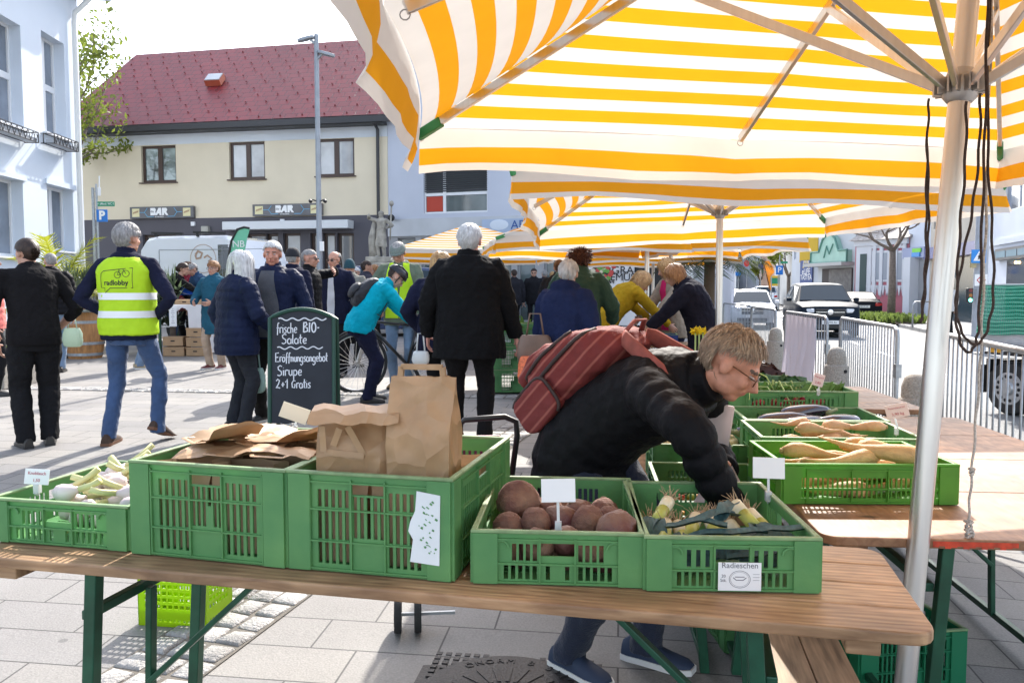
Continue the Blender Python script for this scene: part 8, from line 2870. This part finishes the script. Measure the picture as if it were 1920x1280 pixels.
for i,(x,y,z,ang)in enumerate(((-.10,.20,.10,12),(.02,.28,.125,14),(-.03,.12,.095,28),(.14,.15,.10,205),(-.2,.1,.06,190),(.1,.3,.05,0),(.0,.2,.045,180))):
 w_,a=incrate('egg',x,y,z);rt=thing('aubergine',('glossy dark aubergine second from the left','longest glossy aubergine lying across the back','glossy aubergine lying diagonally in front','aubergine whose pale green cap faces us','aubergine whose end shows at the left of the crate','aubergine under the others','aubergine at the bottom')[i],'aubergine',w_,a+R(ang))
 mb=MB();pts=[V((x_,0,.008*sin(x_*20)))for x_ in(-.12,-.112,-.08,-.02,.05,.10,.125)];mb.tube(pts,[.012,.026,.038,.040,.031,.022,.016],16);mb.build('fruit',M_egg,rt,smooth=0)
 mb=MB();mb.tube([(.095,0,0),(.122,0,0),(.135,0,.0),(.165,0,.01)],[.0245,.021,.009,.007],10);mb.build('cap',M_cal,rt,smooth=0)
# bunches and leafy heads
M_rl=leafm('red lettuce leaf',(.07,.028,.022));M_rl2=leafm('green red lettuce leaf',(.07,.085,.03));M_gl=leafm('parsley leaf',(.045,.13,.03));M_gl2=leafm('bright leaf',(.14,.27,.05));M_cl=leafm('chard leaf',(.02,.05,.022));M_st=mat('pale green stem',(.38,.46,.14),.5)
def leafy(key,x,y,z,r,lab,kind,mats_,grp=None,n=90,size=.045,stem=True):
 w_,a=incrate(key,x,y,z);rt=thing(kind.replace(' ','_'),lab,kind,w_,a,grp)
 mb=MB()
 for _ in range(n):
  d_=V((rg.gauss(0,1),rg.gauss(0,1),abs(rg.gauss(.3,.8)))).normalized();q=V((d_.x*r,d_.y*r,d_.z*r*.75))*rg.uniform(.45,1)
  s1=d_.orthogonal().normalized();s1=Matrix.Rotation(rg.uniform(0,6.3),3,d_)@s1;s2=d_.cross(s1);k=size*rg.uniform(.6,1.2)
  nrm=d_*.4*k
  mb.add([q-s1*k,q-s1*.4*k+s2*.7*k+nrm,q+s1*.5*k+s2*.55*k-nrm*.4,q+s1*k,q+s1*.4*k-s2*.6*k+nrm,q-s1*.5*k-s2*.7*k-nrm*.3,q+nrm*.7],[(0,1,6),(1,2,6),(2,3,6),(3,4,6),(4,5,6),(5,0,6)],rg.choice((0,1)))
 mb.build('leaves',mats_,rt,smooth=0)
 if stem:
  mb=MB()
  for k in range(5):mb.tube([V((0,0,-r*.3)),V((rg.gauss(0,.4),rg.gauss(0,.4),.5))*r],[.006,.003],5)
  mb.build('stems',M_st,rt)
k_=0
for x in(-.2,-.07,.07,.2):
 for y in(.1,.28):leafy('lettuce',x,y,.13,.10,'dark red curly lettuce head in the far crate','lettuce',[M_rl,M_rl2],'dark red lettuces',110,.05,False)
for x in(-.18,0,.18):leafy('herb',x,.2,.12,.11,'bunch of dark green parsley behind the red lettuce','parsley',[M_gl,M_gl2],'parsley bunches',120,.03)
for x in(-.16,.02,.18):leafy('leaf',x,.2,.13,.11,'bunch of mid green leaves next to the bent person\'s face','leafy bunch',[M_gl,M_cl],'leafy bunches',100,.045)
for i,x in enumerate((-.17,-.05,.07,.18)):
 w_,a=incrate('radish',x,.2,.14);rt=thing('radish_bunch','bunch of radishes with long pale leaf stems','radish bunch',w_,a,'radish bunches')
 mb=MB()
 for k in range(6):mb.ell((rg.gauss(0,.03),rg.gauss(0,.03),rg.uniform(-.04,.0)),(.016,.016,.018),None,10,8)
 mb.build('radishes',mat('radish red',(.5,.025,.05),.35),rt,smooth=0)
 mb=MB()
 for k in range(7):
  dx,dy=rg.gauss(0,.09),rg.gauss(0,.08);mb.tube([(0,0,0),(dx*.5,dy*.5,rg.uniform(.05,.10)),(dx,dy,rg.uniform(.02,.08)),(dx*1.5,dy*1.4,rg.uniform(-.01,.05))],[.004,.0038,.003,.002],5)
 mb.build('stems',M_st,rt,smooth=0)
 mb=MB();leaf_quads(mb,V((.02,0,.05)),(.11,.08,.03),16,.04,rg,.3);mb.build('leaves',[M_gl2,M_gl],rt)
mb=None
w_,a=incrate('radish',-.18,.12,.2);rt=thing('leaf_stalk','single long leaf stem arching out of the radish crate','stem',w_,a);mb=MB();mb.tube([(-.12,0,-.08),(-.10,0,.06),(-.02,.0,.11),(.08,0,.06),(.13,0,-.03)],[.005,.0055,.005,.004,.003],6);mb.build('stem',M_st,rt,smooth=0)
M_cf=mat('cauliflower curd',(.70,.60,.36),.8,var=.15,vs=20,bump=.5,bs=70)
for i,(x,y)in enumerate(((-.04,.2),(.12,.30),(-.13,.31))):
 w_,a=incrate('cauli',x,y,.135);rt=thing('cauliflower',('large creamy cauliflower in the scooped dark crate','cauliflower half hidden at the back right of the scooped crate','cauliflower behind the arm in the scooped crate')[i],'cauliflower',w_,a)
 mb=MB();mb.ell((0,0,0),(.075,.075,.055))
 for k in range(70):
  d_=V((rg.gauss(0,1),rg.gauss(0,1),abs(rg.gauss(0,1)))).normalized();mb.ell((d_.x*.075,d_.y*.075,d_.z*.058),(.018,.018,.016),None,8,6)
 link('curd',remesh(mb,.005,2),M_cf,rt,smooth=0)
 mb=MB();leaf_quads(mb,V((0,0,-.03)),(.09,.09,.03),14,.05,rg,.8);mb.build('leaves',[M_gl2,M_gl],rt)
for k_,lab in(('chard','bunch of dark chard with a pale stalk behind the cauliflower'),('chard2','bunch of dark leaves in the crate behind the bent person')):
 for x in(-.1,.1):leafy(k_,x,.18,.12,.11,lab,'chard',[M_cl,M_gl],lab.replace('bunch','bunches'),90,.055)
for i in range(40):
 w_,a=incrate('mixed',rg.uniform(-.16,.16),rg.uniform(.03,.34),.03+.03*rg.random());rt=thing('tomato','small tomato in the lowest dark crate','tomato',w_,a,'small tomatoes')
 mb=MB();mb.ell((0,0,0),(.019,.019,.017),None,10,8);mb.build('fruit',mat(*((('tomato red',(.5,.05,.02),.25),('tomato orange',(.55,.22,.03),.25),('tomato green',(.25,.35,.06),.3))[i%3])),rt,smooth=0)
M_gw=mat('garlic skin',(.72,.66,.60),.5,var=.25,vs=8,col2=(.62,.47,.48));M_gs=mat('garlic stalk',(.62,.60,.28),.5,var=.2,vs=8)
for i in range(36):
 x,y,z=rg.uniform(-.13,.13),.09+.32*i/36,.04+.032*(i%3)+.02*rg.random();w_,a=incrate('garlic',x,y,z);ang=rg.uniform(-1.2,1.2)+(pi if x>0 else 0)
 rt=thing('garlic','fresh garlic bulb with its cut stalk in the leftmost crate','garlic',w_,a+ang,'fresh garlic bulbs')
 up_=rg.uniform(.1,.6)if i%3==2 else rg.uniform(-.1,.2)
 d_=V((cos(up_),0,sin(up_)))
 mb=MB();mb.tube([-d_*.027,-d_*.023,-d_*.006,d_*.010,d_*.024,d_*.035],[.007,.020,.0265,.022,.012,.0085],12);mb.build('bulb',M_gw,rt,smooth=0)
 mb=MB();l=rg.uniform(.06,.10);mb.tube([d_*.035,d_*(.035+l*.6),d_*(.035+l)+V((0,0,.006))],[.0095,.009,.010],8);mb.build('stalk',M_gs,rt,smooth=0)
# ------------------------------------------------------------------ paper bags
def paper_bag(label,w_,rz,W_,D_,H_,style,seed,grp=None,m=None):
 rt=thing('paper_bag',label,'paper bag',w_,rz,grp);r=random.Random(seed);mb=MB()
 nz,ns=(24,15)if style!='open' else(8,6)
 def rect(w2,d2):
  out=[]
  for(a0,b0),(a1,b1)in(((-1,-1),(1,-1)),((1,-1),(1,1)),((1,1),(-1,1)),((-1,1),(-1,-1))):
   for i in range(ns):f=i/ns;out.append((a0+(a1-a0)*f,b0+(b1-b0)*f))
  return[V((a*w2,b*d2,0))for a,b in out]
 rows=[]
 for j in range(nz+1):
  f=j/nz;pinch=sstep(.5,1.0,f);dd=D_/2*(1-pinch*(.93 if style!='open' else .35))
  ring_=[]
  for p_ in rect(W_/2*(1+.03*pinch),dd):
   s_=p_.y/max(dd,1e-4);q=V((p_.x,p_.y,H_*f))
   if abs(p_.x)>W_*.49:q.x*=1-.25*(1-abs(s_))*(.25+.75*pinch)*(1 if style!='flat' else .5)
   nz_=noise.noise(V((q.x*12+seed,q.y*12,q.z*10)))+1.1*(.5-abs(noise.noise(V((q.x*17,q.y*17+seed,q.z*15)))))+.5*(.4-abs(noise.noise(V((q.x*40,q.y*40+seed,q.z*36)))))
   q+=V((q.x*.25,(1 if p_.y>0 else-1)*1.0,0))*(.012*nz_*(1 if f>.02 else 0))+V((0,0,.006*nz_*f))
   ring_.append(q)
  rows.append(ring_)
 mb.rings(rows,True,False);mb.build('bag',m or M_paper,rt,smooth=28)
 if style=='handle':
  mb=MB()
  for y in(-.005,.006):
   fr_=[(-.38,0),(-.36,.030),(.30,.030),(.32,0)]
   for(a0,b0),(a1,b1)in zip(fr_,fr_[1:]):mb.bar((a0*W_,y,H_+b0-.004),(a1*W_,y,H_+b1-.004),.0015,.014,up=(0,0,1)if abs(b1-b0)<.01 else(1,0,0))
  mb.build('handle',M_paper,rt)
 if style=='fold':
  mb=MB();n=10
  prof=[(.012,.0),(.014,.012),(-.02,.020),(-.085,.004),(-.105,-.018)]
  vs=[V((W_*.56*(2*i/n-1),y,H_+z+.004*sin(i*1.7+y*30)))for y,z in prof for i in range(n+1)]
  mb.add(vs,[(j*(n+1)+i,j*(n+1)+i+1,(j+1)*(n+1)+i+1,(j+1)*(n+1)+i)for j in range(4)for i in range(n)]);mb.build('folded_top',M_paper,rt,smooth=0)
  mb=MB()
  for(x0,z0),(x1,z1)in(((-.42,-.01),(-.40,-.075)),((-.40,-.075),(.10,-.085)),((.10,-.085),(-.10,-.01)),((-.2,-.015),(-.28,-.06))):mb.bar((x0*W_,-D_/2-.006,H_+z0-.02),(x1*W_,-D_/2-.008,H_+z1-.02),.016,.0025,up=(0,1,0))
  mb.build('handle',M_paper,rt)
 return rt
w_,a=incrate('tall',.095,.14,.16);paper_bag('tall upright brown paper bag with its flat handle up',w_,a+R(2),.165,.115,.315,'handle',3)
w_,a=incrate('tall',-.085,.15,.165);paper_bag('shorter brown paper bag with its top folded over, left of the tall one',w_,a+R(13),.205,.12,.215,'fold',8)
for key in('tall','flat'):
 for i,(x,y)in enumerate(((-.11,.10),(.07,.10),(-.11,.26),(.08,.27),(-.1,.42),(.09,.43))):
  w_,a=incrate(key,x,y,.012);paper_bag('brown paper bag standing inside the deep crate with the torn sticker' if key=='tall' else 'brown paper bag standing inside the deep crate of folded bags',w_,a+R(rg.uniform(-8,8)),.165,.12,(.20 if key=='tall' else .225),'open',20+i,'bags inside the %s crate'%('sticker' if key=='tall' else 'folded bag'),M_paper_d)
for i,(x,y,z,rz,tx,ty,W_,D_)in enumerate(((-.03,.20,.255,8,.05,.04,.30,.20),(.05,.28,.268,-20,.10,-.08,.28,.18),(-.09,.36,.272,30,-.06,.10,.26,.17),(.10,.42,.262,-8,.12,.06,.26,.16),(-.08,.20,.280,-35,.22,.02,.22,.14),(.12,.16,.262,12,-.05,-.12,.2,.15))):
 w_,a=incrate('flat',x,y,z);rt=thing('flat_paper_bag',('flat kraft bag lowest on the heap','flat kraft bag skewed to the right on the heap','flat kraft bag turned at the back of the heap','flat kraft bag at the far right of the heap','flat kraft bag on top with a darker open fold','small kraft bag nearest the upright bags')[i],'paper bag',w_,a+R(rz))
 mb=MB();nx_,ny_=12,8;f2=lambda x_,y_:tx*x_+ty*y_+.010*noise.noise(V((x_*18+i*3,y_*18,0)))+.02*sstep(.3,.5,abs(x_)/W_)*sin(i*2.0)
 for dz in(0,.012):
  vs=[V((W_*(q/nx_-.5),D_*(p_/ny_-.5),0))for p_ in range(ny_+1)for q in range(nx_+1)]
  vs=[v+V((0,0,f2(v.x,v.y)+dz*(1-(2*abs(v.y)/D_)**2)))for v in vs]
  mb.add(vs,[(p_*13+q,p_*13+q+1,(p_+1)*13+q+1,(p_+1)*13+q)for p_ in range(ny_)for q in range(nx_)])
 mb.build('sheet',[M_paper,M_paper_d][i==4],rt,smooth=40)
 mb=MB();mb.tube([(-.05,-D_/2,.004),(-.04,-D_/2-.03,.006),(.04,-D_/2-.03,.002),(.05,-D_/2,.004)],.007,6,sq=.25);mb.build('handle',M_paper,rt)
# sticker and slip
o=CR['tall'];wv=o['w']/2
mb=MB();mb.prism([(-.008,-.005),(.066,-.01),(.069,.16),(.01,.168),(.006,.12),(-.006,.095),(-.012,.07),(.0,.05)],(wv-.092,-.0115,.050),(1,0,0),(0,0,1),(0,.002,0));sk=mb.build('torn_sticker',mat('torn white sticker',(.74,.77,.78),.5,var=.05),o,fix=True)
mb=MB()
for k in range(46):
 f=rg.random();x,z=wv-.092+.024+.030*rg.random()+.01*sin(f*20),.065+.13*f
 if rg.random()<.75:mb.box((x,-.0122,z),(rg.uniform(.002,.008),.0012,rg.uniform(.001,.005)),Matrix.Rotation(.6,3,'Y'))
mb.build('scratches',M_crate,sk)
o=CR['leek'];hw=o['w']/2;H_=.125
mb=MB();mb.box((.015,-.012,.040),(.098,.0014,.066));sl_=mb.build('paper_slip',M_white,o)
put_text('lettering','Radieschen',.0185,(.015,-.0132,.066),(1,0,0),(0,0,1),mat('faded print',(.16,.16,.18),.7),sl_,.0002)
mb=MB();e=lambda rx_,rz_:[(rx_*cos(2*pi*i/30),rz_*sin(2*pi*i/30))for i in range(30)]
stroke2(mb,e(.024,.020),.0011,True);stroke2(mb,e(.021,.017),.0006,True);stroke2(mb,[(-.015,.004),(-.008,-.002),(.008,-.002),(.015,.004)],.002);stroke2(mb,[(-.011,.0055),(.011,.0055)],.0018)
for k in range(3):stroke2(mb,[(.03,.012-k*.007),(.045,.012-k*.007)],.0008)
me=mb.mesh('e');me.transform(Matrix(((1,0,0,.015),(0,0,0,-.0131),(0,1,0,.034),(0,0,0,1))));link('emblem',me,MATS['faded print'],sl_)
put_text('lettering','20\nStk.',.010,(-.022,-.0132,.036),(1,0,0),(0,0,1),MATS['faded print'],sl_,.0002)
# price cards
def card(label,P,W_,H_,yaw,tilt,m=None,up=.055,text=None):
 rt=thing('price_card',label,'price card',P,yaw)
 M=Matrix.Rotation(tilt,3,'Y')@Matrix.Rotation(R(-10),3,'X');o_=V((0,0,up+H_/2))
 mb=MB();mb.box(o_,(W_,.002,H_),M);c_=mb.build('card',m or M_white,rt,bevel=.0009)
 mb=MB();mb.box((0,0,up*.5),(.007,.004,up),M);mb.box((0,.0,.0),(.016,.018,.028));mb.tube([(0,-.012,-.012),(0,0,-.02),(0,.012,-.012)],.003,6);mb.build('clip',M_clear,rt,bevel=.001)
 if text:
  for k,(s_,sz)in enumerate(text):put_text('lettering',s_,sz,o_+M@V((0,-.0016,H_*(.22-.45*k))),M@V((1,0,0)),M@V((0,0,1)),mat('red pen',(.45,.06,.10),.7),c_,.0002)
def rim(key,x,y):
 p_,a=incrate(key,x,y,0);p_.z+={'beet':.125,'leek':.125,'radish':.20,'root':.128,'garlic':.118,'flat':.245}[key];return p_,a
p_,a=rim('beet',.0,.05);card('blank white card clipped over the beetroots',p_,.082,.056,a+R(2),R(-1.5),up=.062)
p_,a=rim('leek',hw-.01,.40);card('blank white card on the far right rim of the leek crate',p_,.088,.058,a,R(1.5),up=.05)
p_,a=rim('radish',.12,.0);card('small tilted pink card on the radish crate',p_,.05,.06,a-.2,R(15),mat('pinkish card',(.72,.58,.58),.6),.03,(('Mangold',.012),('2,80',.016)))
p_,a=rim('root',.27,.2);card('pink card with red writing at the right rim of the second crate',p_,.085,.055,a-.25,R(-14),MATS['pinkish card'],.055,(('Petersilwurzel',.011),('3,90 kg',.016)))
p_,a=rim('garlic',-.185,.13);card('white card with pale violet writing on the left rim of the garlic crate',p_,.075,.045,a+.15,R(2),None,.012,(('Knoblauch',.013),('1,50',.013)))
p_,a=rim('garlic',.15,.42);card('white card seen edge-on at the back of the garlic crate',p_,.08,.055,a+R(72),R(-25),None,.05)
p_,a=rim('flat',-.06,.55);card('cream coloured card leaning behind the folded paper bags',p_,.09,.05,a+R(20),R(20),mat('cream card',(.72,.70,.56),.6),.03)
p_=at(1508,1000,2.28);card('white slip with red writing hanging at the corner of the right table',p_-V((0,0,.05)),.04,.055,R(50),R(18),None,.02,(('Lauch',.012),('2,-',.016)))
# ------------------------------------------------------------------ ropes
M_rope_d=mat('dark brown cord',(.045,.028,.024),.8,var=.6,vs=140);M_rope_l=mat('pale grey cord',(.50,.45,.40),.8,var=.45,vs=160)
def rope(label,pts,d,r,m,knots=(),hang=True):
 P=[at(u,v,d)for u,v in pts];rt=thing('rope',label,'rope',P[0])
 Q=[]
 for i in range(len(P)-1):
  p0,p1,p2,p3=P[max(i-1,0)],P[i],P[i+1],P[min(i+2,len(P)-1)]
  for k in range(8):
   t_=k/8;Q.append(.5*((2*p1)+(p2-p0)*t_+(2*p0-5*p1+4*p2-p3)*t_**2+(-p0+3*p1-3*p2+p3)*t_**3))
 Q.append(P[-1])
 mb=MB();mb.tube([q-P[0]+V((0,.004*sin(i),0))for i,q in enumerate(Q)],r,7);mb.build('cord',m,rt,smooth=0)
 for u,v,s_ in knots:
  c_=at(u,v,d)-P[0];mb=MB();n=26
  mb.tube([c_+V((s_*cos(3*t_),s_*.8*sin(2*t_),s_*1.6*sin(t_)))for t_ in[2*pi*i/n for i in range(n)]],r,6,closed=True);mb.build('knot',m,rt,smooth=0)
rope('dark brown cord hanging double from the runner, left of the pole',[(1742,185),(1739,260),(1737,380),(1736,480),(1731,560),(1727,603),(1733,560),(1740,470),(1741,380),(1738,260)],2.18,.0032,M_rope_d)
rope('dark cord hanging in a low loop right of the pole',[(1812,190),(1810,300),(1800,430),(1794,540),(1793,600),(1803,648),(1818,660),(1830,640),(1836,590),(1842,400),(1848,200),(1852,-30)],2.14,.0036,M_rope_d)
rope('dark cord hanging in a wider loop right of the pole',[(1838,175),(1836,280),(1822,400),(1802,500),(1793,580),(1808,630),(1832,645),(1852,615),(1863,545),(1860,430),(1852,250),(1856,-30)],2.20,.0036,M_rope_d)
rope('pale cord running down to a knot at the edge of the right table',[(1862,-30),(1854,200),(1849,400),(1843,560),(1838,680),(1829,800),(1821,900),(1816,970),(1812,1005),(1818,1030),(1824,1000),(1817,975)],2.30,.0036,M_rope_l,((1816,985,.009),(1816,1000,.008),(1822,884,.006)))
# ------------------------------------------------------------------ trolley, manhole
q=V((-.03,3.28,G(-.03,3.28)));tr_=thing('shopping_trolley','magenta shopping trolley with a black bent handle behind the deep crate','trolley',q,R(6))
mb=MB();mb.tube([(.03,0,.40),(.03,.0,.64),(.05,-.01,.80),(.045,-.01,.855),(.0,-.01,.875),(-.16,-.01,.865),(-.2,-.01,.83),(-.2,0,.40)],.012,10);mb.build('handle_frame',M_black,tr_,smooth=40)
mb=MB();mb.box((-.11,-.12,.60),(.22,.20,.42));mb.build('bag',mat('magenta nylon',(.13,.005,.04),.6,var=.2,bump=.3,bs=20),tr_,bevel=.03)
mb=MB();mb.box((-.01,.03,.62),(.05,.04,.22));mb.build('side_flap',MATS['magenta nylon'],tr_,bevel=.01)
for x in(-.43,-.35):
 mb=MB();n=20;mb.rings([[V((x+b_,.02+r2*cos(2*pi*k/n),.075+r2*sin(2*pi*k/n)))for k in range(n)]for r2,b_ in((.05,-.014),(.072,-.014),(.075,0),(.072,.014),(.05,.014))]);mb.build('wheel',M_rubber,tr_,smooth=40)
mb=MB();mb.bar((-.43,.02,.075),(-.2,.02,.075),.012,.012);mb.build('axle',M_galv,tr_)
q=at_g(945,1290);mh=thing('manhole_cover','square cast iron manhole cover with a round studded lid in the slabs','manhole cover',(q.x,q.y-.08,q.z+.001),R(-7.5))
M_iron=mat('dark cast iron',(.018,.014,.014),.55,var=.4,vs=25,bump=.3,bs=80)
mb=MB();panel(mb,(-.33,-.33,.0),(1,0,0),(0,1,0),(0,0,.006),.66,.66,[(.03+.04*i,.6,.055+.04*i,.63)for i in range(15)]);mb.build('frame',M_iron,mh)
mb=MB();mb.lathe([(.30,.006),(.30,.011),(.285,.012),(.001,.012)],n=48);ld=mb.build('lid',M_iron,mh,smooth=40)
mb=MB()
for i in range(-8,9):
 for j in range(-8,9):
  if(abs(i)+abs(j))and max(abs(i),abs(j))*.036<.32 and V((i,j)).length*.036>.305:mb.box((i*.036,j*.036,.009),(.022,.022,.006))
for k in range(20):
 a=2*pi*k/20;mb.bar((.09*cos(a),.09*sin(a),.0135),(.20*cos(a),.20*sin(a),.0135),.014,.004)
mb.build('studs',M_iron,ld)
for k,ch in enumerate('ÖNORM B 5110'):
 a=R(128-k*9);put_text('lettering',ch,.045,(.25*cos(a),.25*sin(a),.0135),(sin(a),-cos(a),0),(cos(a),sin(a),0),M_iron,ld,.002)
# ------------------------------------------------------------------ small things in the crowd
def soft_bag(label,u,v0,v1,d,w_,m,handle=True,name='shopping_bag',dep=.12):
 a,b=at(u,v0,d),at(u,v1,d);h_=a.z-b.z;rt=thing(name,label,'bag',b);mb=MB()
 mb.rings([[V((w_/2*f*sgn(cos(t_),.6)*(1+.06*sin(7*t_+z*9)),dep/2*f*sgn(sin(t_),.6),z*h_))for t_ in[2*pi*i/20 for i in range(20)]]for z,f in((0,.7),(.08,.95),(.35,1.05),(.7,1.0),(.92,.86),(1.0,.75))]);mb.build('bag_body',m,rt,smooth=50)
 if handle:mb=MB();mb.tube([(-w_*.25,0,h_*.97),(-w_*.15,0,h_+.16),(w_*.15,0,h_+.16),(w_*.25,0,h_*.97)],.008,6);mb.build('handle',m,rt,smooth=0)
 return rt
soft_bag('pale mint tote bag hanging between the white-haired woman and the chalkboard',480,690,736,7.45,.16,mat('mint fabric',(.34,.50,.45),.8,var=.2,trans=.2))
soft_bag('translucent carrier bag held by the man in the black quilted jacket',137,615,650,11.9,.26,mat('pale green film',(.5,.6,.5),.3,trans=.5))
soft_bag('brown leather shoulder bag at the hip of the woman with short white hair',1003,628,684,6.2,.26,mat('taupe leather',(.16,.10,.075),.5,var=.2))
soft_bag('orange net bag of fruit hanging below the brown shoulder bag',993,668,722,6.1,.17,mat('orange net',(.72,.16,.06),.6,var=.4,vs=60),False)
soft_bag('white cycle helmet bag carried by the fair-haired woman behind the big man',789,658,682,7.5,.15,mat('white shell',(.7,.72,.72),.35),True,'hand_bag')
for k in range(3):
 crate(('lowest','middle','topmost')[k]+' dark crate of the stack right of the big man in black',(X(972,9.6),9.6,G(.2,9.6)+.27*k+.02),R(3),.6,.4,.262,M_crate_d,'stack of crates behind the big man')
 if k==2:
  rt=thing('leafy_bunch','leafy greens in the topmost crate of the stack right of the big man','leafy bunch',(X(972,9.6),9.8,G(.2,9.6)+.78));mb=MB();leaf_quads(mb,V((0,0,0)),(.22,.13,.09),160,.05,rg,.2);mb.build('leaves',[M_gl2,M_gl],rt)
beer_table('folding table behind the women under the second umbrella',(X(1120,8.9),8.8,.1),R(-3),1.3,.6,.77,M_tabletop)
crate('green crate between the mustard sweater and the pole',(X(1192,9.0),8.95,.875),R(-3),.4,.45,.12,group='crates on the women\'s table')
M_blue=mat('blue crate plastic',(.03,.09,.45),.4,trans=.25)
for x,lab in((1226,'small blue crate nearest the pole between the women'),(1258,'small blue crate in front of the beige coat')):crate(lab,(X(x,8.7),8.84,.875),R(-8),.20,.3,.10,M_blue,group='blue crates on the women\'s table')
for i,u in enumerate((1304,1311,1318)):
 rt=thing('flower_bunch','bunch of yellow flowers poking up behind the bent person','flowers',at(u,628,5.9),0,'yellow flowers');mb=MB();leaf_quads(mb,V((0,0,.03)),(.04,.04,.03),40,.02,rg,.3);mb.build('blossoms',[mat('daffodil yellow',(.8,.6,.01),.6,trans=.3)]*2,rt);mb=MB();mb.tube([(0,0,-.2),(0,0,.02)],.006,6);mb.build('stems',M_st,rt)
